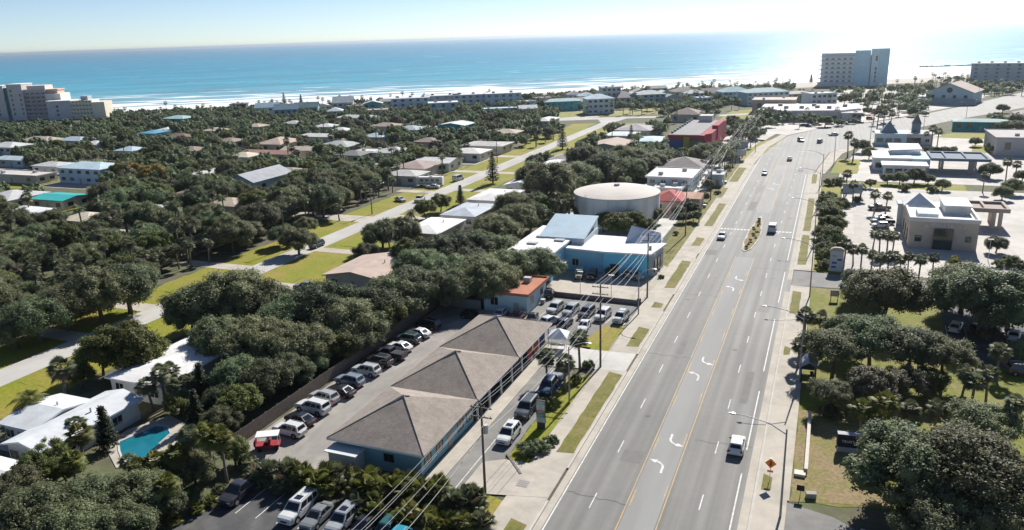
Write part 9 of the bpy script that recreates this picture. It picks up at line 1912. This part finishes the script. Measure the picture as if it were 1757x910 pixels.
t = thing('tenant_sign', 'tall narrow tenant sign with coloured panels on the shop lawn', 'sign', (-31.7, 84.2, 0), R(4)); t.scale = (.62, .62, .68)
build(MB().box(-.85, -.2, 0, .85, .2, 1.3), 'base', mat('sign_base', (.08, .08, .085), .8, .1, 2), t)
fr = build(MB().box(-.95, -.22, 1.3, .95, .22, 5.9), 'frame', M_black, t)
z = 1.38
for h, c in ((.62, (.62, .62, .60)), (.40, (.50, .52, .50)), (.70, (.10, .28, .26)), (.62, (.42, .16, .12)), (.40, (.58, .56, .50)), (.72, (.62, .63, .60)), (.72, (.40, .42, .42))):
    pn = build(MB().box(-.9, -.25, z, .9, -.22, z + h), 'panel', paint(c), t)
    lw = MB()
    for k in range(2): lw.box(-.6, -.262, z + h * (.25 + .35 * k), .25 + .3 * k, -.25, z + h * (.35 + .35 * k))
    build(lw, 'print', paint((.22, .24, .26)) if max(c) > .45 else M_trim, pn); z += h + .04

t = thing('bus_shelter', 'small dark open bus shelter with a grey gable roof beside the sidewalk', 'shelter', (-.1, 110.6, 0), R(2))
LAND.append(('the dark bus shelter', -.1, 110.6))
for x in (-.95, .95):
    for y in (-1.9, 1.9): build(MB().box(x - .07, y - .07, 0, x + .07, y + .07, 2.5), 'post', M_black, t)
build(MB().box(.86, -1.8, .5, .9, 1.8, 2.4), 'back_panel', mat('smoked_panel', (.03, .035, .04), .3, .1, 2), t)
build(MB().box(-.95, 1.84, .5, .86, 1.88, 2.4), 'end_panel', MATS['smoked_panel'], t)
link('roof', roof_mesh(2.1, 4.0, 2.5, 'gable_y', .75, .2, paint((.30, .33, .37), 'metalroof'), .08), t)
build(MB().box(.3, -1.5, .42, .8, 1.5, .5).box(.5, -1.3, 0, .56, -1.24, .42).box(.5, 1.24, 0, .56, 1.3, .42), 'bench', M_black, t)

t = thing('low_wall', 'long low tan wall between the grass and the mulch bed', 'wall', (.55, 91, 0))
for k in range(9):
    build(MB().box(-.16, -7.2 + k * 1.62, -.1, .16, -7.2 + k * 1.62 + 1.6, .62), 'wall_section', paint((.42, .33, .26)), t)
    build(MB().box(-.2, -7.2 + k * 1.62 - .0, .62, .2, -7.2 + k * 1.62 + 1.6, .70), 'cap_stone', paint((.58, .53, .46)), t)
t = thing('pad_box', 'flat pale utility box cover on the dry grass', 'box', (-.05, 83.3, 0))
build(MB().box(-.55, -.45, -.05, .55, .45, .32), 'body', paint((.62, .58, .48)), t); build(MB().box(-.6, -.5, .32, .6, .5, .40), 'lid', paint((.66, .62, .52)), t)
t = thing('small_post_sign', 'small dark sign on a short post in the dry grass', 'sign', (.15, 78.6, 0))
build(MB().box(-.4, -.03, .9, .4, .03, 1.6), 'plate', M_black, t); build(MB().cyl((0, .05, 0), (0, .05, 1.5), .04, .04, 6), 'post', M_metal, t)
t = thing('utility_box', 'low grey utility box on the grass beside the small dark sign', 'box', (1.25, 79.1, 0), R(15))
build(MB().box(-.5, -.28, 0, .5, .28, .55), 'body', paint((.40, .36, .30)), t); build(MB().box(-.54, -.32, .55, .54, .32, .62), 'lid', paint((.34, .31, .26)), t)
t = thing('kerb_stop', 'pale concrete edge block at the corner drive by the big oak', 'kerb block', (8.2, 73.9, 0), R(-16))
build(MB().prism([(-2.2, -.1), (2.2, -.1), (2.2, .1), (-2.2, .1)], -.1, .3), 'block', M_kerb, t)
t = thing('park_sign', 'small pinkish notice board on posts on the park lawn', 'sign', (3.3, 147, 0), R(8))
build(MB().box(-.75, -.08, .9, .75, .08, 2.1), 'board', paint((.52, .42, .38)), t)
for x in (-.6, .6): build(MB().box(x - .06, -.06, 0, x + .06, .06, .92), 'leg', M_wood, t)
t = thing('court_sign', 'wide grey-blue sign board on two legs at the court entrance', 'sign', (11.5, 228.5, 0), R(4)); t.location = (7.6, 240, 0)
build(MB().box(-2.6, -.2, 2.2, 2.6, .2, 5.0), 'board', paint((.40, .46, .50)), t)
for x in (-2.2, 2.2): build(MB().box(x - .15, -.15, 0, x + .15, .15, 2.22), 'leg', M_frame, t)
t = thing('store_sign', 'large roadside sign board on a pole at the corner lawn', 'sign', (-31.6, 310, 0), R(10))
build(MB().box(-3.0, -.25, 4.4, 3.0, .25, 7.2), 'board', paint((.36, .37, .38)), t); build(MB().box(-2.4, -.24, 1.6, 2.4, .24, 3.9), 'lower_board', paint((.62, .61, .60)), t)
build(MB().cyl((0, .4, 0), (0, .4, 7.0), .2, .2, 8), 'pole', M_frame, t)
t = thing('drain_grate', 'square metal utility cover in the pale driveway', 'cover', (-29.2, 71.2, .125)); build(MB().box(-.7, -.7, 0, .7, .7, .025), 'plate', paint((.34, .31, .29)), t)
for k in range(4): build(MB().box(-.6, -.55 + k * .32, .025, .6, -.45 + k * .32, .035), 'bar', paint((.26, .24, .22)), t)

def fence(x0, y0, x1, y1, h, M, label, seg=2.4):
    L = math.hypot(x1 - x0, y1 - y0); n = max(1, round(L / seg)); a = math.atan2(y1 - y0, x1 - x0)
    t = thing('fence', label, 'fence', (x0, y0, 0), a)
    s = L / n
    pm = MB()
    for k in range(12): pm.box(k * s / 12 + .01, -.015 - (.01 if k % 2 else 0), .05, (k + 1) * s / 12 - .005, .015, h)
    pm = pm.mesh('fence_panel', M); po = MB().box(-.06, -.06, 0, .06, .06, h + .08).mesh('post', M)
    for k in range(n):
        link('fence_panel', pm, t, (k * s, 0, 0)); link('post', po, t, (k * s, .07, 0))
M_fen = mat('grey_fence_wood', (.20, .165, .135), .95, .2, 2.5, bump=.3, bscale=6)
fence(-66.9, 66, -66.9, 122, 1.9, M_fen, 'long weathered wooden fence behind the row of parked cars')
fence(-104, 154, -90, 150.5, 1.7, M_fen, 'dark board fence beyond the brown-roofed house')
def block_wall(x0, y0, x1, y1, h, c, label, w=.2):
    L = math.hypot(x1 - x0, y1 - y0); n = max(1, round(L / 3)); t = thing('garden_wall', label, 'wall', (x0, y0, 0), math.atan2(y1 - y0, x1 - x0)); s = L / n
    me = MB().box(.004, -w / 2, -.1, s - .004, w / 2, h).mesh('wall_section', paint(c)); cp = MB().box(0.002, -w / 2 - .04, h, s - .002, w / 2 + .04, h + .07).mesh('cap', paint(tuple(k * .8 for k in c)))
    for k in range(n): link('wall_section', me, t, (k * s, 0, 0)); link('cap', cp, t, (k * s, 0, 0))
block_wall(-51.5, 135.2, -30.4, 134.6, .8, (.20, .18, .17), 'low dark wall between the display lot and the pale lot')
block_wall(-53.5, 135.5, -52.9, 150, 2.0, (.62, .63, .63), 'white wall beside the orange-roofed building')
block_wall(-66.6, 123.4, -58, 123.4, 1.8, (.30, .28, .26), 'grey wall closing the far end of the back lot')
block_wall(-33.4, 76.6, -30.2, 73.0, .13, (.20, .18, .17), 'low kerb-like wall along the near end of the shop lawn')
block_wall(-30.6, 99.6, -30.4, 104.4, .5, (.10, .10, .10), 'short dark planter wall beside the tall pole')
for (x, y, lab) in ((-30.6, 134.9, 'dark rubbish bin at the wall end by the corner pole'),):
    t = thing('rubbish_bin', lab, 'bin', (x, y, 0)); build(MB().cyl((0, 0, 0), (0, 0, 1.0), .34, .40, 10), 'body', M_black, t); build(MB().cyl((0, 0, 1.0), (0, 0, 1.1), .42, .36, 10), 'lid', M_plastic, t)

# planted island in the middle of the main road
raised('median_island', [(-15.9, 176.5), (-14.6, 179), (-13.75, 187), (-13.7, 196), (-14.3, 206), (-15.2, 213.5), (-15.6, 213), (-16.3, 204), (-16.9, 194), (-17.0, 184), (-16.5, 178)], 0, .17, M_kerb)
sheet('median_soil', [(-15.9, 177.2), (-14.8, 179.4), (-14.0, 187), (-13.95, 196), (-14.5, 205.5), (-15.3, 212), (-16.0, 204), (-16.6, 194), (-16.7, 184), (-16.3, 178.6)], .176, M_mulch)
# swimming pool in the yard
raised('pool_deck', [(-83.6, 61.8), (-77.5, 58.2), (-73.8, 61.6), (-76.6, 69.5), (-82.0, 71.2), (-84.2, 66)], -.1, .08, M_conc)
t = thing('swimming_pool', 'kidney-shaped turquoise swimming pool in the yard behind the white house', 'pool', (0, 0, 0))
LAND.append(('the turquoise swimming pool', -79, 63.5))
shape = [(-79.6 + (x + 79.6) * .84, 66 + (y - 66) * .84) for x, y in [(-82.9, 62.5), (-80.6, 60.6), (-77.6, 58.6), (-75.8, 59.2), (-74.9, 61.0), (-76.6, 64.0), (-77.4, 67.2), (-79.6, 68.7), (-81.6, 68.4), (-82.2, 65.6)]]
build(MB().poly(shape, .085), 'water', mat('pool_water', (.012, .16, .21), .05, .1, .8, spec=.5, bump=.2, bscale=2), t)
cp = MB(); n = len(shape)
cx_ = sum(p[0] for p in shape) / n; cy_ = sum(p[1] for p in shape) / n
out = [(cx_ + (x - cx_) * 1.09, cy_ + (y - cy_) * 1.09) for x, y in shape]
for k in range(n):
    k2 = (k + 1) % n
    cp.add([(*shape[k], .09), (*shape[k2], .09), (*out[k2], .12), (*out[k], .12), (*shape[k], .15), (*shape[k2], .15), (*out[k2], .15), (*out[k], .15)], [(4, 5, 6, 7), (0, 1, 5, 4), (2, 3, 7, 6)])
build(cp, 'coping', M_conc2, t)
# parking stall lines
stall = MB().poly(rect(-.06, -2.6, .06, 2.6), 0).mesh('stall_line', M_white)
lots = {'dark': [(-56.9 + k * 2.75, 58.2, 0) for k in range(7)], 'display': [(-46 + k * 3.1, 125.8, R(-6)) for k in range(6)], 'bank': [(20.5 + k * 2.8, 136.5, R(-3)) for k in range(8)]}
for nm, L in lots.items():
    base = {'dark': 'dark_parking_lot', 'display': 'display_lot', 'bank': 'bank_parking_lot'}[nm]
    for x, y, a in L: link('stall_line', stall, bpy.data.objects[base], (x, y, .058 if nm == 'bank' else .036), a)
for k in range(7): link('stall_line', stall, bpy.data.objects['front_drive'], (-36.2, 70 + k * 5.3, .036))
# far rock jetty in the glare
mb = MB(); rs = random.Random(4)
for k in range(60):
    x = lerp(92, 185, k / 60); y = lerp(1046, 1076, k / 60) + rs.uniform(-2, 2); s = rs.uniform(1, 2.4)
    mb.cyl((x, y, -2), (x + rs.uniform(-.5, .5), y, rs.uniform(-.7, .1)), s * 1.3, s * .6, 6)
o = build(mb, 'rock_jetty', paint((.16, .15, .14))); tag(o, 'long low line of dark rocks in the glittering sea', 'rocks', kind='stuff')
place_plants()
# ------------------------------------------------------------------ thin sea haze in the air
hz = build(MB().box(-32000, -3000, -5, 32000, 32000, 60), 'haze', [])
hz['kind'] = 'stuff'; hz['label'] = 'thin pale sea haze over the whole place'; hz['category'] = 'haze'
HM = bpy.data.materials.new('haze_air'); HM.use_nodes = True
hn = HM.node_tree; hn.nodes.remove(hn.nodes['Principled BSDF'])
pv = hn.nodes.new('ShaderNodeVolumePrincipled')
pv.inputs['Color'].default_value = (.88, .95, 1, 1); pv.inputs['Density'].default_value = 8e-5; pv.inputs['Anisotropy'].default_value = .78
hn.links.new(pv.outputs['Volume'], hn.nodes['Material Output'].inputs['Volume'])
hz.data.materials.append(HM)
